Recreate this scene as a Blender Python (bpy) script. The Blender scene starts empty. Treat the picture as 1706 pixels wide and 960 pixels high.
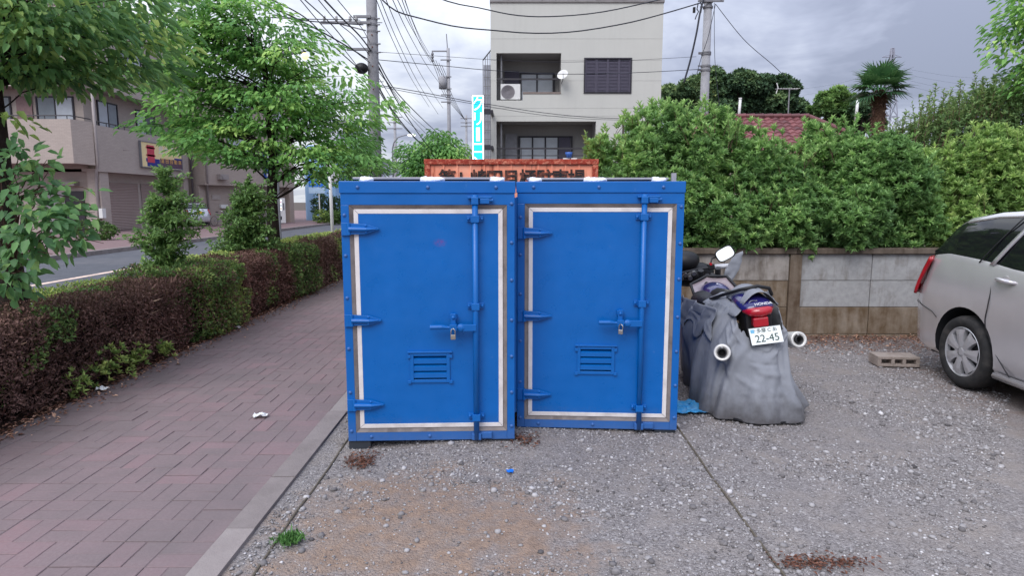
import bpy, bmesh, math, random
import numpy as np
from mathutils import Vector, Matrix, Euler, noise as mnoise

SC = bpy.context.scene
COL = SC.collection
RNG = np.random.default_rng(7)
random.seed(7)
PI = math.pi

# ------------------------------------------------------------------ camera, sky, sun, exposure
CAM_H, F_PX, PITCH = 1.6, 1080.0, math.atan(144 / 1080)
cam_d = bpy.data.cameras.new('camera')
cam_d.sensor_width = 36.0
cam_d.lens = 36.0 * F_PX / 1706.0
cam_d.clip_start = 0.05
cam_d.clip_end = 3000.0
cam = bpy.data.objects.new('camera', cam_d)
cam.location = (0, 0, CAM_H)
cam.rotation_euler = (PI / 2 - PITCH, 0, 0)
COL.objects.link(cam)
SC.camera = cam

SC.view_settings.view_transform = 'Standard'
SC.view_settings.look = 'None'
SC.view_settings.gamma = 1.0
SC.view_settings.use_curve_mapping = False
SC.view_settings.exposure = 0.38
try:
    SC.cycles.use_denoising = True
    SC.cycles.denoiser = 'OPENIMAGEDENOISE'
except Exception:
    pass
SC.cycles.max_bounces = 8
SC.cycles.transparent_max_bounces = 8
SC.cycles.caustics_reflective = False
SC.cycles.caustics_refractive = False

SUN_EL, SUN_AZ = math.radians(48), math.radians(205)      # behind the camera, a little to the left (azimuth from +Y, clockwise)
sun_d = bpy.data.lights.new('sun', 'SUN')
sun_d.energy = 1.5
sun_d.angle = math.radians(35)
sun_d.color = (1.0, 0.955, 0.94)
sun = bpy.data.objects.new('sun', sun_d)
sdir = Vector((math.sin(SUN_AZ) * math.cos(SUN_EL), math.cos(SUN_AZ) * math.cos(SUN_EL), math.sin(SUN_EL)))
sun.rotation_euler = sdir.to_track_quat('Z', 'Y').to_euler()
sun.location = sdir * 30
COL.objects.link(sun)


class NT:
    """small node-tree helper"""
    def __init__(s, tree):
        s.t = tree
        tree.nodes.clear()

    def n(s, typ, inp=None, **props):
        nd = s.t.nodes.new(typ)
        for k, v in props.items():
            setattr(nd, k, v)
        for k, v in (inp or {}).items():
            so = nd.inputs[k]
            if isinstance(v, bpy.types.NodeSocket):
                s.t.links.new(v, so)
            else:
                if so.type == 'RGBA' and len(v) == 3:
                    v = (*v, 1)
                so.default_value = v
        return nd

    def ramp(s, fac, stops, interp='LINEAR'):
        nd = s.t.nodes.new('ShaderNodeValToRGB')
        cr = nd.color_ramp
        cr.interpolation = interp
        while len(cr.elements) < len(stops):
            cr.elements.new(0.5)
        for e, (p, c) in zip(cr.elements, stops):
            e.position = p
            e.color = (*c, 1) if len(c) == 3 else c
        s.t.links.new(fac, nd.inputs[0])
        return nd.outputs[0]

    def math(s, op, a, b=0.0, clamp=False):
        nd = s.n('ShaderNodeMath', {0: a, 1: b}, operation=op)
        nd.use_clamp = clamp
        return nd.outputs[0]

    def mix(s, fac, a, b, blend='MIX'):
        nd = s.t.nodes.new('ShaderNodeMix')
        nd.data_type = 'RGBA'
        nd.blend_type = blend
        for k, v in ((0, fac), (6, a), (7, b)):
            so = nd.inputs[k]
            if isinstance(v, bpy.types.NodeSocket):
                s.t.links.new(v, so)
            else:
                so.default_value = (*v, 1) if isinstance(v, tuple) and len(v) == 3 else v
        return nd.outputs[2]

    def noise(s, vec, scale, detail=4, rough=0.55, dist=0.0):
        return s.n('ShaderNodeTexNoise', {'Vector': vec, 'Scale': scale, 'Detail': detail, 'Roughness': rough, 'Distortion': dist})


world = bpy.data.worlds.new('World')
SC.world = world
world.use_nodes = True
nt = NT(world.node_tree)
gen = nt.n('ShaderNodeTexCoord').outputs['Generated']
sky = nt.n('ShaderNodeTexSky', sky_type='NISHITA')
sky.sun_disc = False
sky.sun_elevation = SUN_EL
sky.sun_rotation = SUN_AZ
bg_sky = nt.n('ShaderNodeBackground', {'Color': sky.outputs[0], 'Strength': 0.07})
sep = nt.n('ShaderNodeSeparateXYZ', {0: gen})
zc = nt.math('MAXIMUM', sep.outputs[2], 0.0)
den = nt.math('ADD', zc, 0.16)
u = nt.math('DIVIDE', sep.outputs[0], den)
v = nt.math('DIVIDE', sep.outputs[1], den)
cv = nt.n('ShaderNodeCombineXYZ', {0: u, 1: v, 2: 0.35}).outputs[0]
n1 = nt.noise(cv, 0.62, 5, 0.55, 0.5).outputs[0]
n2 = nt.noise(cv, 2.1, 5, 0.6, 0.3).outputs[0]
nn = nt.math('ADD', nt.math('MULTIPLY', nt.math('SUBTRACT', n1, .5), 1.25), nt.math('MULTIPLY', nt.math('SUBTRACT', n2, .5), .5))
nn = nt.math('ADD', nn, .5)
# the cloud sheet is thinner (whiter) towards the west, on the left, and thicker (blue grey) to the right
west = nt.math('MULTIPLY', sep.outputs[0], -0.22)
dens = nt.math('ADD', nn, west)
cloud = nt.ramp(dens, [(0.26, (0.265, 0.295, 0.395)), (0.38, (0.36, 0.395, 0.51)), (0.50, (0.50, 0.54, 0.65)), (0.64, (0.74, 0.775, 0.84))])
lum = nt.math('ADD', nt.math('MULTIPLY', zc, 1.7), 0.80)       # an overcast sky brightens towards the zenith
cloud_l = nt.mix(1.0, cloud, nt.n('ShaderNodeCombineXYZ', {0: lum, 1: lum, 2: lum}).outputs[0], 'MULTIPLY')
bg_cl = nt.n('ShaderNodeBackground', {'Color': cloud_l, 'Strength': 1.0})
mixs = nt.n('ShaderNodeMixShader', {0: 0.93, 1: bg_sky.outputs[0], 2: bg_cl.outputs[0]})
nt.n('ShaderNodeOutputWorld', {0: mixs.outputs[0]})

# ------------------------------------------------------------------ helpers


def ray(x, y):
    r, u_ = (x - 853) / F_PX, (480 - y) / F_PX
    return Vector((r, math.cos(PITCH) + u_ * math.sin(PITCH), -math.sin(PITCH) + u_ * math.cos(PITCH)))


def at(x, y, Y):
    """the point of the place seen at photo pixel (x, y), Y metres ahead"""
    d = ray(x, y)
    return Vector((0, 0, CAM_H)) + d * (Y / d.y)


def gnd(x, y, z=0.0):
    d = ray(x, y)
    return Vector((0, 0, CAM_H)) + d * ((z - CAM_H) / d.z)


MATS = {}


def srgb(r, g, b):
    return tuple(((c / 255) / 12.92 if c / 255 <= 0.04045 else ((c / 255 + 0.055) / 1.055) ** 2.4) for c in (r, g, b))


def mat(name, base=None, rough=0.6, metal=0.0, var=0.15, scale=6.0, bump=0.0, bscale=60.0, spec=0.4, coat=0.0, dirt=None, dirt_scale=2.0, dirt_amt=0.5, emit=None, estr=0.0, trans=0.0, alpha=1.0):
    if name in MATS:
        return MATS[name]
    m = bpy.data.materials.new(name)
    m.use_nodes = True
    t = NT(m.node_tree)
    co = t.n('ShaderNodeTexCoord').outputs['Object']
    nz = t.noise(co, scale, 5, 0.6).outputs[0]
    lo = tuple(c * (1 - var) for c in base)
    hi = tuple(min(1, c * (1 + var)) for c in base)
    col = t.ramp(nz, [(0.3, lo), (0.7, hi)])
    if dirt:
        dn = t.noise(co, dirt_scale, 6, 0.65, 0.4).outputs[0]
        df = t.ramp(dn, [(0.48, (0, 0, 0)), (0.68, (dirt_amt,) * 3)])
        col = t.mix(df, col, dirt)
    p = t.n('ShaderNodeBsdfPrincipled', {'Base Color': col, 'Roughness': rough, 'Metallic': metal, 'Specular IOR Level': spec, 'Coat Weight': coat, 'Coat Roughness': 0.12, 'Transmission Weight': trans, 'Alpha': alpha})
    if emit:
        p.inputs['Emission Color'].default_value = (*emit, 1)
        p.inputs['Emission Strength'].default_value = estr
    if bump:
        bn = t.noise(co, bscale, 4, 0.6).outputs[0]
        b = t.n('ShaderNodeBump', {'Height': bn, 'Strength': bump, 'Distance': 0.02})
        t.t.links.new(b.outputs[0], p.inputs['Normal'])
    t.n('ShaderNodeOutputMaterial', {0: p.outputs[0]})
    MATS[name] = m
    return m


def tint_mat(name, stops, rough=0.6, spec=0.3, bump=0.0, bscale=80, nvar=0.0, nscale=30):
    """colour from the per-piece 'tint' attribute"""
    if name in MATS:
        return MATS[name]
    m = bpy.data.materials.new(name)
    m.use_nodes = True
    t = NT(m.node_tree)
    a = t.n('ShaderNodeAttribute', attribute_name='tint').outputs['Fac']
    co = t.n('ShaderNodeTexCoord').outputs['Object']
    if nvar:
        a = t.math('ADD', a, t.math('MULTIPLY', t.math('SUBTRACT', t.noise(co, nscale, 5, 0.65).outputs[0], 0.5), nvar))
    col = t.ramp(a, stops)
    p = t.n('ShaderNodeBsdfPrincipled', {'Base Color': col, 'Roughness': rough, 'Specular IOR Level': spec})
    if bump:
        b = t.n('ShaderNodeBump', {'Height': t.noise(co, bscale, 4, 0.6).outputs[0], 'Strength': bump, 'Distance': 0.01})
        t.t.links.new(b.outputs[0], p.inputs['Normal'])
    t.n('ShaderNodeOutputMaterial', {0: p.outputs[0]})
    MATS[name] = m
    return m


LEAF_GAIN = 1.6


def leaf_mat(name, stops, trans=0.3, rough=0.5, spec=0.35):
    if name in MATS:
        return MATS[name]
    m = bpy.data.materials.new(name)
    m.use_nodes = True
    t = NT(m.node_tree)
    a = t.n('ShaderNodeAttribute', attribute_name='tint').outputs['Fac']
    col = t.ramp(a, [(p_, tuple(min(1.0, (c * .90 + .10 * (.3 * k[0] + .6 * k[1] + .1 * k[2])) * LEAF_GAIN) for c in k)) for p_, k in stops])
    p = t.n('ShaderNodeBsdfPrincipled', {'Base Color': col, 'Roughness': rough, 'Specular IOR Level': spec})
    tr = t.n('ShaderNodeBsdfTranslucent', {'Color': t.mix(0.25, col, (0.26, 0.34, 0.10))})
    mx = t.n('ShaderNodeMixShader', {0: trans, 1: p.outputs[0], 2: tr.outputs[0]})
    t.n('ShaderNodeOutputMaterial', {0: mx.outputs[0]})
    MATS[name] = m
    return m


ROOTM = {}


def tag(o, label=None, cat=None, group=None, kind=None):
    for k, val in (('label', label), ('category', cat), ('group', group), ('kind', kind)):
        if val:
            o[k] = val
    return o


def thing(name, label, cat, loc=(0, 0, 0), rot=(0, 0, 0), group=None):
    o = bpy.data.objects.new(name, None)
    o.empty_display_size = 0.1
    COL.objects.link(o)
    o.location = loc
    o.rotation_euler = rot
    ROOTM[o.name] = Matrix.Translation(Vector(loc)) @ Euler(rot).to_matrix().to_4x4()
    return tag(o, label, cat, group)


def link_mesh(name, me, parent=None, label=None):
    o = bpy.data.objects.new(name, me)
    COL.objects.link(o)
    if parent is not None:
        o.parent = parent
        ROOTM[o.name] = ROOTM.get(parent.name, Matrix())
    else:
        ROOTM[o.name] = Matrix()
    if label:
        o['label'] = label
    return o


class MB:
    def __init__(s):
        s.v, s.f, s.m, s.t = [], [], [], []
        s.tint = 0.5

    def add(s, verts, faces, m=0):
        o = len(s.v)
        s.v += [tuple(p) for p in verts]
        s.f += [[i + o for i in fc] for fc in faces]
        s.m += [m] * len(faces)
        s.t += [s.tint] * len(verts)
        return s

    def box(s, c, d, R=None, m=0, taper=1.0):
        x, y, z = d[0] / 2, d[1] / 2, d[2] / 2
        pts = []
        for k in (-1, 1):
            q = taper if k > 0 else 1.0
            for (i, j) in ((-1, -1), (1, -1), (1, 1), (-1, 1)):
                pts.append(Vector((i * x * q, j * y * q, k * z)))
        if R is not None:
            pts = [R @ p for p in pts]
        c = Vector(c)
        return s.add([p + c for p in pts], [[3, 2, 1, 0], [4, 5, 6, 7], [0, 1, 5, 4], [1, 2, 6, 5], [2, 3, 7, 6], [3, 0, 4, 7]], m)

    def bx(s, x0, x1, y0, y1, z0, z1, m=0):
        return s.box(((x0 + x1) / 2, (y0 + y1) / 2, (z0 + z1) / 2), (abs(x1 - x0), abs(y1 - y0), abs(z1 - z0)), None, m)

    def quad(s, a, b, c, d, m=0):
        return s.add([a, b, c, d], [[0, 1, 2, 3]], m)

    def tube(s, pts, r, n=6, m=0, caps=True):
        pts = [Vector(p) for p in pts]
        rs = r if isinstance(r, (list, tuple)) else [r] * len(pts)
        vs, fs = [], []
        ref = None
        for i, p in enumerate(pts):
            d = (pts[min(i + 1, len(pts) - 1)] - pts[max(i - 1, 0)])
            d = d.normalized() if d.length > 1e-9 else Vector((0, 0, 1))
            if ref is None:
                ref = Vector((0, 0, 1)) if abs(d.z) < 0.9 else Vector((1, 0, 0))
            a = d.cross(ref)
            if a.length < 1e-6:
                a = d.orthogonal()
            a.normalize()
            b = d.cross(a).normalized()
            ref = -b if False else ref
            for k in range(n):
                th = 2 * PI * k / n
                vs.append(p + (a * math.cos(th) + b * math.sin(th)) * rs[i])
        for i in range(len(pts) - 1):
            for k in range(n):
                k2 = (k + 1) % n
                fs.append([i * n + k, i * n + k2, (i + 1) * n + k2, (i + 1) * n + k])
        if caps:
            fs.append(list(range(n))[::-1])
            fs.append([(len(pts) - 1) * n + k for k in range(n)])
        return s.add(vs, fs, m)

    def cyl(s, p0, p1, r0, r1=None, n=12, m=0):
        return s.tube([p0, p1], [r0, r0 if r1 is None else r1], n, m)

    def lathe(s, prof, n=20, M=None, m=0):
        vs, fs = [], []
        for (r, z) in prof:
            for k in range(n):
                th = 2 * PI * k / n
                p = Vector((r * math.cos(th), r * math.sin(th), z))
                vs.append(M @ p if M is not None else p)
        for i in range(len(prof) - 1):
            for k in range(n):
                k2 = (k + 1) % n
                fs.append([i * n + k, i * n + k2, (i + 1) * n + k2, (i + 1) * n + k])
        return s.add(vs, fs, m)

    def ell(s, c, r, nu=12, nv=8, R=None, m=0):
        vs, fs = [], []
        c = Vector(c)
        for i in range(nv + 1):
            ph = -PI / 2 + PI * i / nv
            for k in range(nu):
                th = 2 * PI * k / nu
                p = Vector((r[0] * math.cos(ph) * math.cos(th), r[1] * math.cos(ph) * math.sin(th), r[2] * math.sin(ph)))
                vs.append((R @ p if R is not None else p) + c)
        for i in range(nv):
            for k in range(nu):
                k2 = (k + 1) % nu
                fs.append([i * nu + k, i * nu + k2, (i + 1) * nu + k2, (i + 1) * nu + k])
        return s.add(vs, fs, m)

    def grid(s, P, m=0, close=False):
        h, w = len(P), len(P[0])
        vs = [p for row in P for p in row]
        fs = []
        for i in range(h - 1):
            for j in range(w if close else w - 1):
                j2 = (j + 1) % w
                fs.append([i * w + j, i * w + j2, (i + 1) * w + j2, (i + 1) * w + j])
        return s.add(vs, fs, m)

    def mesh(s, name, mats, inv=None, smooth=False):
        me = bpy.data.meshes.new(name)
        vs = s.v if inv is None else [tuple(inv @ Vector(p)) for p in s.v]
        me.from_pydata(vs, [], s.f)
        for mm in (mats if isinstance(mats, (list, tuple)) else [mats]):
            me.materials.append(mm)
        me.polygons.foreach_set('material_index', s.m)
        me.polygons.foreach_set('use_smooth', [smooth] * len(s.f))
        at_ = me.attributes.new('tint', 'FLOAT', 'POINT')
        at_.data.foreach_set('value', s.t)
        me.update()
        return me

    def build(s, name, mats, parent=None, W=False, smooth=False, bevel=0.0, label=None, solid=0.0):
        inv = None
        if W and parent is not None:
            inv = ROOTM[parent.name].inverted()
        o = link_mesh(name, s.mesh(name, mats, inv, smooth), parent, label)
        if solid:
            md = o.modifiers.new('solid', 'SOLIDIFY')
            md.thickness = solid
        if bevel:
            md = o.modifiers.new('bevel', 'BEVEL')
            md.width = bevel
            md.segments = 2
            md.limit_method = 'ANGLE'
        return o


def instance(o, parent, loc=(0, 0, 0), rot=(0, 0, 0), name=None, scale=None):
    """another object on the same mesh data"""
    c = o.copy()
    COL.objects.link(c)
    c.parent = parent
    c.location = loc
    c.rotation_euler = rot
    if scale:
        c.scale = scale
    ROOTM[c.name] = ROOTM.get(parent.name, Matrix()) if parent else Matrix()
    return c


def kids(o):
    return [c for c in bpy.data.objects if c.parent is o]


def dup(root, loc, rot, label=None, group=None):
    r = root.copy()
    COL.objects.link(r)
    r.location = loc
    r.rotation_euler = rot
    ROOTM[r.name] = Matrix.Translation(Vector(loc)) @ Euler(rot).to_matrix().to_4x4()
    if label:
        r['label'] = label
    if group:
        r['group'] = group

    def rec(a, b):
        for ch in kids(a):
            c = ch.copy()
            COL.objects.link(c)
            c.parent = b
            rec(ch, c)
    rec(root, r)
    return r


def text_mesh(name, body, size, mats, parent, M, extrude=0.002, align='CENTER', sx=1.0, W=False, space=1.0, bold=0.0):
    cu = bpy.data.curves.new('lettering', 'FONT')
    cu.body = body
    cu.size = size
    cu.align_x = align
    cu.align_y = 'CENTER'
    cu.extrude = extrude
    cu.space_character = space
    cu.offset = bold
    tmp = bpy.data.objects.new('lettering', cu)
    COL.objects.link(tmp)
    dg = bpy.context.evaluated_depsgraph_get()
    me = bpy.data.meshes.new_from_object(tmp.evaluated_get(dg))
    bpy.data.objects.remove(tmp)
    me.transform(Matrix.Diagonal((sx, 1, 1, 1)))
    me.transform(M)
    if W and parent is not None:
        me.transform(ROOTM[parent.name].inverted())
    me.materials.clear()
    me.materials.append(mats)
    me.name = name
    return link_mesh(name, me, parent)


def face_M(loc, rotz=0.0, tilt=0.0):
    """text plane standing upright, read from -Y"""
    return Matrix.Translation(Vector(loc)) @ Matrix.Rotation(rotz, 4, 'Z') @ Matrix.Rotation(PI / 2 - tilt, 4, 'X')


# ---- foliage
def unit(a):
    return a / np.maximum(np.linalg.norm(a, axis=1, keepdims=True), 1e-9)


def rdir(n):
    return unit(RNG.normal(size=(n, 3)))


class Leaves:
    def __init__(s):
        s.P, s.D, s.U, s.L, s.Wd, s.T = [], [], [], [], [], []

    def add(s, P, D, U, L, Wd, T):
        n = len(P)
        s.P.append(P), s.D.append(unit(D)), s.U.append(U)
        s.L.append(np.broadcast_to(L, (n,)).astype(float)), s.Wd.append(np.broadcast_to(Wd, (n,)).astype(float)), s.T.append(np.broadcast_to(T, (n,)).astype(float))

    def build(s, name, m, parent, droop=0.15, fold=0.12, simple=False):
        P, D, U = np.concatenate(s.P), np.concatenate(s.D), np.concatenate(s.U)
        L, Wd, T = np.concatenate(s.L)[:, None], np.concatenate(s.Wd)[:, None], np.concatenate(s.T)
        S = unit(np.cross(D, U) + 1e-6)
        N = unit(np.cross(S, D))
        f = N * L * fold
        tip = P + D * L - N * L * droop
        n = len(P)
        if simple:
            V = np.stack([P, P + D * L * .45 + S * Wd * .5 + f, tip, P + D * L * .45 - S * Wd * .5 + f], 1).reshape(-1, 3)
            base = np.arange(n)[:, None] * 4
            loops = np.concatenate([base + np.array([[0, 1, 2]]), base + np.array([[0, 2, 3]])], 1).reshape(-1)
            k, nl, nv = 2, 3, 4
        else:
            V = np.stack([P, P + D * L * .3 + S * Wd * .46 + f, P + D * L * .68 + S * Wd * .36 + f * .8 - N * L * droop * .4, tip,
                          P + D * L * .68 - S * Wd * .36 + f * .8 - N * L * droop * .4, P + D * L * .3 - S * Wd * .46 + f], 1).reshape(-1, 3)
            base = np.arange(n)[:, None] * 6
            loops = np.concatenate([base + np.array([[0, 1, 2, 3]]), base + np.array([[0, 3, 4, 5]])], 1).reshape(-1)
            k, nl, nv = 2, 4, 6
        if parent is not None:
            V = V - np.array(ROOTM[parent.name].translation)
        me = bpy.data.meshes.new(name)
        me.vertices.add(len(V))
        me.vertices.foreach_set('co', V.astype(np.float32).reshape(-1))
        me.loops.add(len(loops))
        me.loops.foreach_set('vertex_index', loops.astype(np.int32))
        me.polygons.add(n * k)
        me.polygons.foreach_set('loop_start', (np.arange(n * k) * nl).astype(np.int32))
        at_ = me.attributes.new('tint', 'FLOAT', 'POINT')
        at_.data.foreach_set('value', np.repeat(np.clip(T, 0, 1), nv).astype(np.float32))
        me.materials.append(m)
        me.update()
        me.validate()
        return link_mesh(name, me, parent)


def shell(ells, n, lo=0.8, hi=1.05, skip=0.72, zmin=None):
    """points with outward normals in the outer shell of a union of ellipsoids"""
    vol = np.array([e[3] * e[4] + e[4] * e[5] + e[3] * e[5] for e in ells])
    idx = RNG.choice(len(ells), n, p=vol / vol.sum())
    E = np.array(ells)
    d = rdir(n)
    r = RNG.uniform(lo, hi, (n, 1))
    C, R = E[idx, :3], E[idx, 3:6]
    P = C + d * R * r
    Nn = unit(d / R)
    keep = np.ones(n, bool)
    for e in E:
        q = np.linalg.norm((P - e[:3]) / e[3:6], axis=1)
        keep &= ~((q < skip) & (q < r[:, 0] - 0.05))
    if zmin is not None:
        keep &= P[:, 2] > zmin
    return P[keep], Nn[keep]


def rosettes(lv, P, A, nleaf, L, W, T, spread=(0.5, 1.2)):
    n = len(P)
    A = unit(A)
    ref = unit(np.cross(A, rdir(n)))
    bi = np.cross(A, ref)
    for k in range(nleaf):
        th = 2 * PI * (k * 0.382) + RNG.uniform(0, 1.2, n)
        sp = RNG.uniform(*spread, n) * (0.55 + 0.45 * k / max(1, nleaf - 1))
        out = ref * np.cos(th)[:, None] + bi * np.sin(th)[:, None]
        D = A * np.cos(sp)[:, None] + out * np.sin(sp)[:, None]
        l = L * RNG.uniform(.75, 1.2, n) * (0.75 + .3 * k / max(1, nleaf - 1))
        lv.add(P - A * (L * .35 * k / nleaf)[..., None] if np.ndim(L) else P - A * (L * .35 * k / nleaf), D, A + rdir(n) * .15, l, W * RNG.uniform(.8, 1.15, n), T + RNG.normal(0, .07, n) - 0.12 * k / nleaf)


def catmull(pts, n):
    pts = [Vector(p) for p in pts]
    out = []
    m = len(pts) - 1
    for i in range(n):
        t = i / (n - 1) * m
        k = min(int(t), m - 1)
        u_ = t - k
        p0, p1, p2, p3 = pts[max(k - 1, 0)], pts[k], pts[k + 1], pts[min(k + 2, m)]
        out.append(.5 * ((2 * p1) + (-p0 + p2) * u_ + (2 * p0 - 5 * p1 + 4 * p2 - p3) * u_ ** 2 + (-p0 + 3 * p1 - 3 * p2 + p3) * u_ ** 3))
    return out


def fnoise(p, s, seed=0.0):
    return mnoise.noise(Vector((p[0] * s + seed, p[1] * s - seed, (p[2] if len(p) > 2 else 0) * s + seed * .5)))


def npnoise(P, s, seed=0.0):
    return np.array([fnoise(p, s, seed) for p in P])

# ------------------------------------------------------------------ materials
M_ASPH = mat('asphalt', srgb(88, 90, 96), .9, var=.12, scale=3, bump=.35, bscale=140, spec=.2, dirt=srgb(112, 110, 112), dirt_scale=.5, dirt_amt=.5)
M_CONC = mat('concrete', srgb(138, 130, 128), .9, var=.12, scale=9, bump=.3, bscale=90, spec=.2, dirt=srgb(100, 92, 88), dirt_scale=3, dirt_amt=.5)
M_LINE_O = mat('road_paint', srgb(222, 196, 180), .8, var=.15, scale=8, dirt=srgb(120, 110, 105), dirt_scale=6, dirt_amt=.6)
M_BASE = mat('earth', srgb(92, 84, 78), .95, var=.2, scale=4, bump=.3, spec=.1)
M_SOIL = mat('hedge_soil', srgb(70, 56, 50), .95, var=.3, scale=14, bump=.5, bscale=60, spec=.1)
M_FARP = mat('far_pavement', srgb(124, 104, 104), .9, var=.1, scale=3, bump=.2, spec=.2)
M_JOINT = mat('joint_sand', srgb(112, 99, 99), .95, var=.2, scale=20, spec=.1)
M_BRICK_OLD = lambda: tint_mat('paver', [(0.0, srgb(104, 98, 99)), (0.35, srgb(113, 102, 104)), (0.62, srgb(121, 104, 106)), (0.85, srgb(131, 105, 107)), (1.0, srgb(143, 106, 107))], .9, .2, bump=.45, bscale=120, nvar=.55, nscale=7)


def brick_material():
    m = bpy.data.materials.new('paver')
    m.use_nodes = True
    t = NT(m.node_tree)
    a = t.n('ShaderNodeAttribute', attribute_name='tint').outputs['Fac']
    pos = t.n('ShaderNodeNewGeometry').outputs['Position']
    a = t.math('ADD', t.math('MULTIPLY', a, .62), .15)
    fine = t.noise(pos, 60, 5, .7).outputs[0]
    mid = t.noise(pos, 5, 6, .65, .3).outputs[0]
    a = t.math('ADD', a, t.math('MULTIPLY', t.math('SUBTRACT', mid, .5), .7))
    col = t.ramp(a, [(0.0, srgb(117, 105, 106)), (0.4, srgb(126, 109, 111)), (0.7, srgb(133, 110, 113)), (1.0, srgb(145, 112, 114))])
    col = t.mix(t.ramp(fine, [(.35, (0, 0, 0)), (.75, (.35,) * 3)]), col, srgb(150, 138, 138))
    big = t.noise(pos, 1.1, 6, .62, .4).outputs[0]
    col = t.mix(t.ramp(big, [(.42, (0, 0, 0)), (.68, (.55,) * 3)]), col, srgb(104, 98, 98))
    x = t.n('ShaderNodeSeparateXYZ', {0: pos}).outputs[0]
    # darker grey band along the hedge side, with an uneven edge
    d = t.math('DIVIDE', t.math('SUBTRACT', -2.75, x), .8)
    d = t.math('ADD', d, t.math('MULTIPLY', t.math('SUBTRACT', mid, .5), 1.2), True)
    col = t.mix(t.math('MULTIPLY', d, .62), col, srgb(80, 74, 72))
    b = t.n('ShaderNodeBump', {'Height': fine, 'Strength': .35, 'Distance': .004})
    p = t.n('ShaderNodeBsdfPrincipled', {'Base Color': col, 'Roughness': .88, 'Specular IOR Level': .22, 'Normal': b.outputs[0]})
    t.n('ShaderNodeOutputMaterial', {0: p.outputs[0]})
    return m


M_BRICK = brick_material()
M_STONE = tint_mat('stone', [(0.0, srgb(74, 71, 72)), (0.4, srgb(126, 122, 122)), (0.8, srgb(174, 171, 172)), (1.0, srgb(206, 203, 204))], .85, .25)
M_LITTER = leaf_mat('dead_leaf', [(0, srgb(70, 45, 38)), (.5, srgb(115, 78, 62)), (1, srgb(176, 140, 115))], .1, .8, .15)


def gravel_material():
    m = bpy.data.materials.new('gravel')
    m.use_nodes = True
    t = NT(m.node_tree)
    co = t.n('ShaderNodeTexCoord').outputs['Object']
    v1 = t.n('ShaderNodeTexVoronoi', {'Vector': co, 'Scale': 75.0, 'Randomness': 1.0})
    v2 = t.n('ShaderNodeTexVoronoi', {'Vector': co, 'Scale': 170.0, 'Randomness': 1.0})
    g1 = t.ramp(v1.outputs['Color'], [(0.1, srgb(100, 97, 97)), (0.5, srgb(134, 130, 130)), (0.85, srgb(158, 154, 154)), (0.97, srgb(206, 203, 202))])
    g2 = t.ramp(v2.outputs['Color'], [(0.1, srgb(98, 92, 90)), (0.5, srgb(134, 127, 125)), (0.9, srgb(168, 162, 160))])
    col = t.mix(0.5, g1, g2)
    # fine grey-brown dust between the stones
    n = t.noise(co, 3.2, 6, .62, .3).outputs[0]
    soil = t.ramp(t.noise(co, 14, 5, .6).outputs[0], [(.3, srgb(136, 128, 122)), (.7, srgb(158, 149, 143))])
    col = t.mix(t.ramp(n, [(.44, (0, 0, 0)), (.68, (.75,) * 3)]), col, soil)
    # tan sandy patch between the lockers and the road side
    sp = t.n('ShaderNodeSeparateXYZ', {0: co})
    dx = t.math('DIVIDE', t.math('SUBTRACT', sp.outputs[0], -0.42), .75)
    dy = t.math('DIVIDE', t.math('SUBTRACT', sp.outputs[1], 2.95), .75)
    d2 = t.math('ADD', t.math('MULTIPLY', dx, dx), t.math('MULTIPLY', dy, dy))
    pm = t.math('SUBTRACT', t.math('ADD', 1.45, t.math('MULTIPLY', t.math('SUBTRACT', n, .5), 4.2)), d2, True)
    tan = t.ramp(t.noise(co, 22, 5, .65).outputs[0], [(.3, srgb(128, 110, 98)), (.55, srgb(150, 128, 112)), (.75, srgb(166, 141, 122))])
    col = t.mix(t.math('MULTIPLY', pm, t.ramp(t.noise(co, 7, 6, .7).outputs[0], [(.32, (.25,) * 3), (.58, (.95,) * 3)])), col, tan)
    # bare brown wheel track under the car
    dx = t.math('DIVIDE', t.math('SUBTRACT', sp.outputs[0], 4.3), .75)
    dd = t.math('SUBTRACT', t.math('ADD', 1.0, t.math('MULTIPLY', t.math('SUBTRACT', n, .5), 3)), t.math('MULTIPLY', dx, dx), True)
    col = t.mix(t.math('MULTIPLY', dd, .8), col, srgb(124, 110, 104))
    # leaf mould along the foot of the wall
    wy = t.math('DIVIDE', t.math('SUBTRACT', 7.8, sp.outputs[1]), 1.0)
    wm = t.math('SUBTRACT', t.math('ADD', 1.05, t.math('MULTIPLY', t.math('SUBTRACT', n, .5), 2.4)), wy, True)
    col = t.mix(t.math('MULTIPLY', wm, .75), col, t.ramp(t.noise(co, 30, 5).outputs[0], [(.35, srgb(84, 64, 56)), (.65, srgb(128, 104, 92))]))
    hgt = t.math('ADD', t.math('MULTIPLY', v1.outputs['Distance'], -1.0), t.math('MULTIPLY', v2.outputs['Distance'], -.6))
    b = t.n('ShaderNodeBump', {'Height': hgt, 'Strength': .7, 'Distance': .012})
    p = t.n('ShaderNodeBsdfPrincipled', {'Base Color': col, 'Roughness': .92, 'Specular IOR Level': .15, 'Normal': b.outputs[0]})
    t.n('ShaderNodeOutputMaterial', {0: p.outputs[0]})
    return m


def structure(name, mb, mats, **k):
    o = mb.build(name, mats, None, **k)
    o['kind'] = 'structure'
    return o


# ------------------------------------------------------------------ the setting
X_PAVE0, X_PAVE1, X_KERB = -3.55, -1.405, -1.265
ROAD_Z = -0.12
structure('ground', MB().quad((-900, -300, -.4), (900, -300, -.4), (900, 1500, -.4), (-900, 1500, -.4)), M_BASE)
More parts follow.
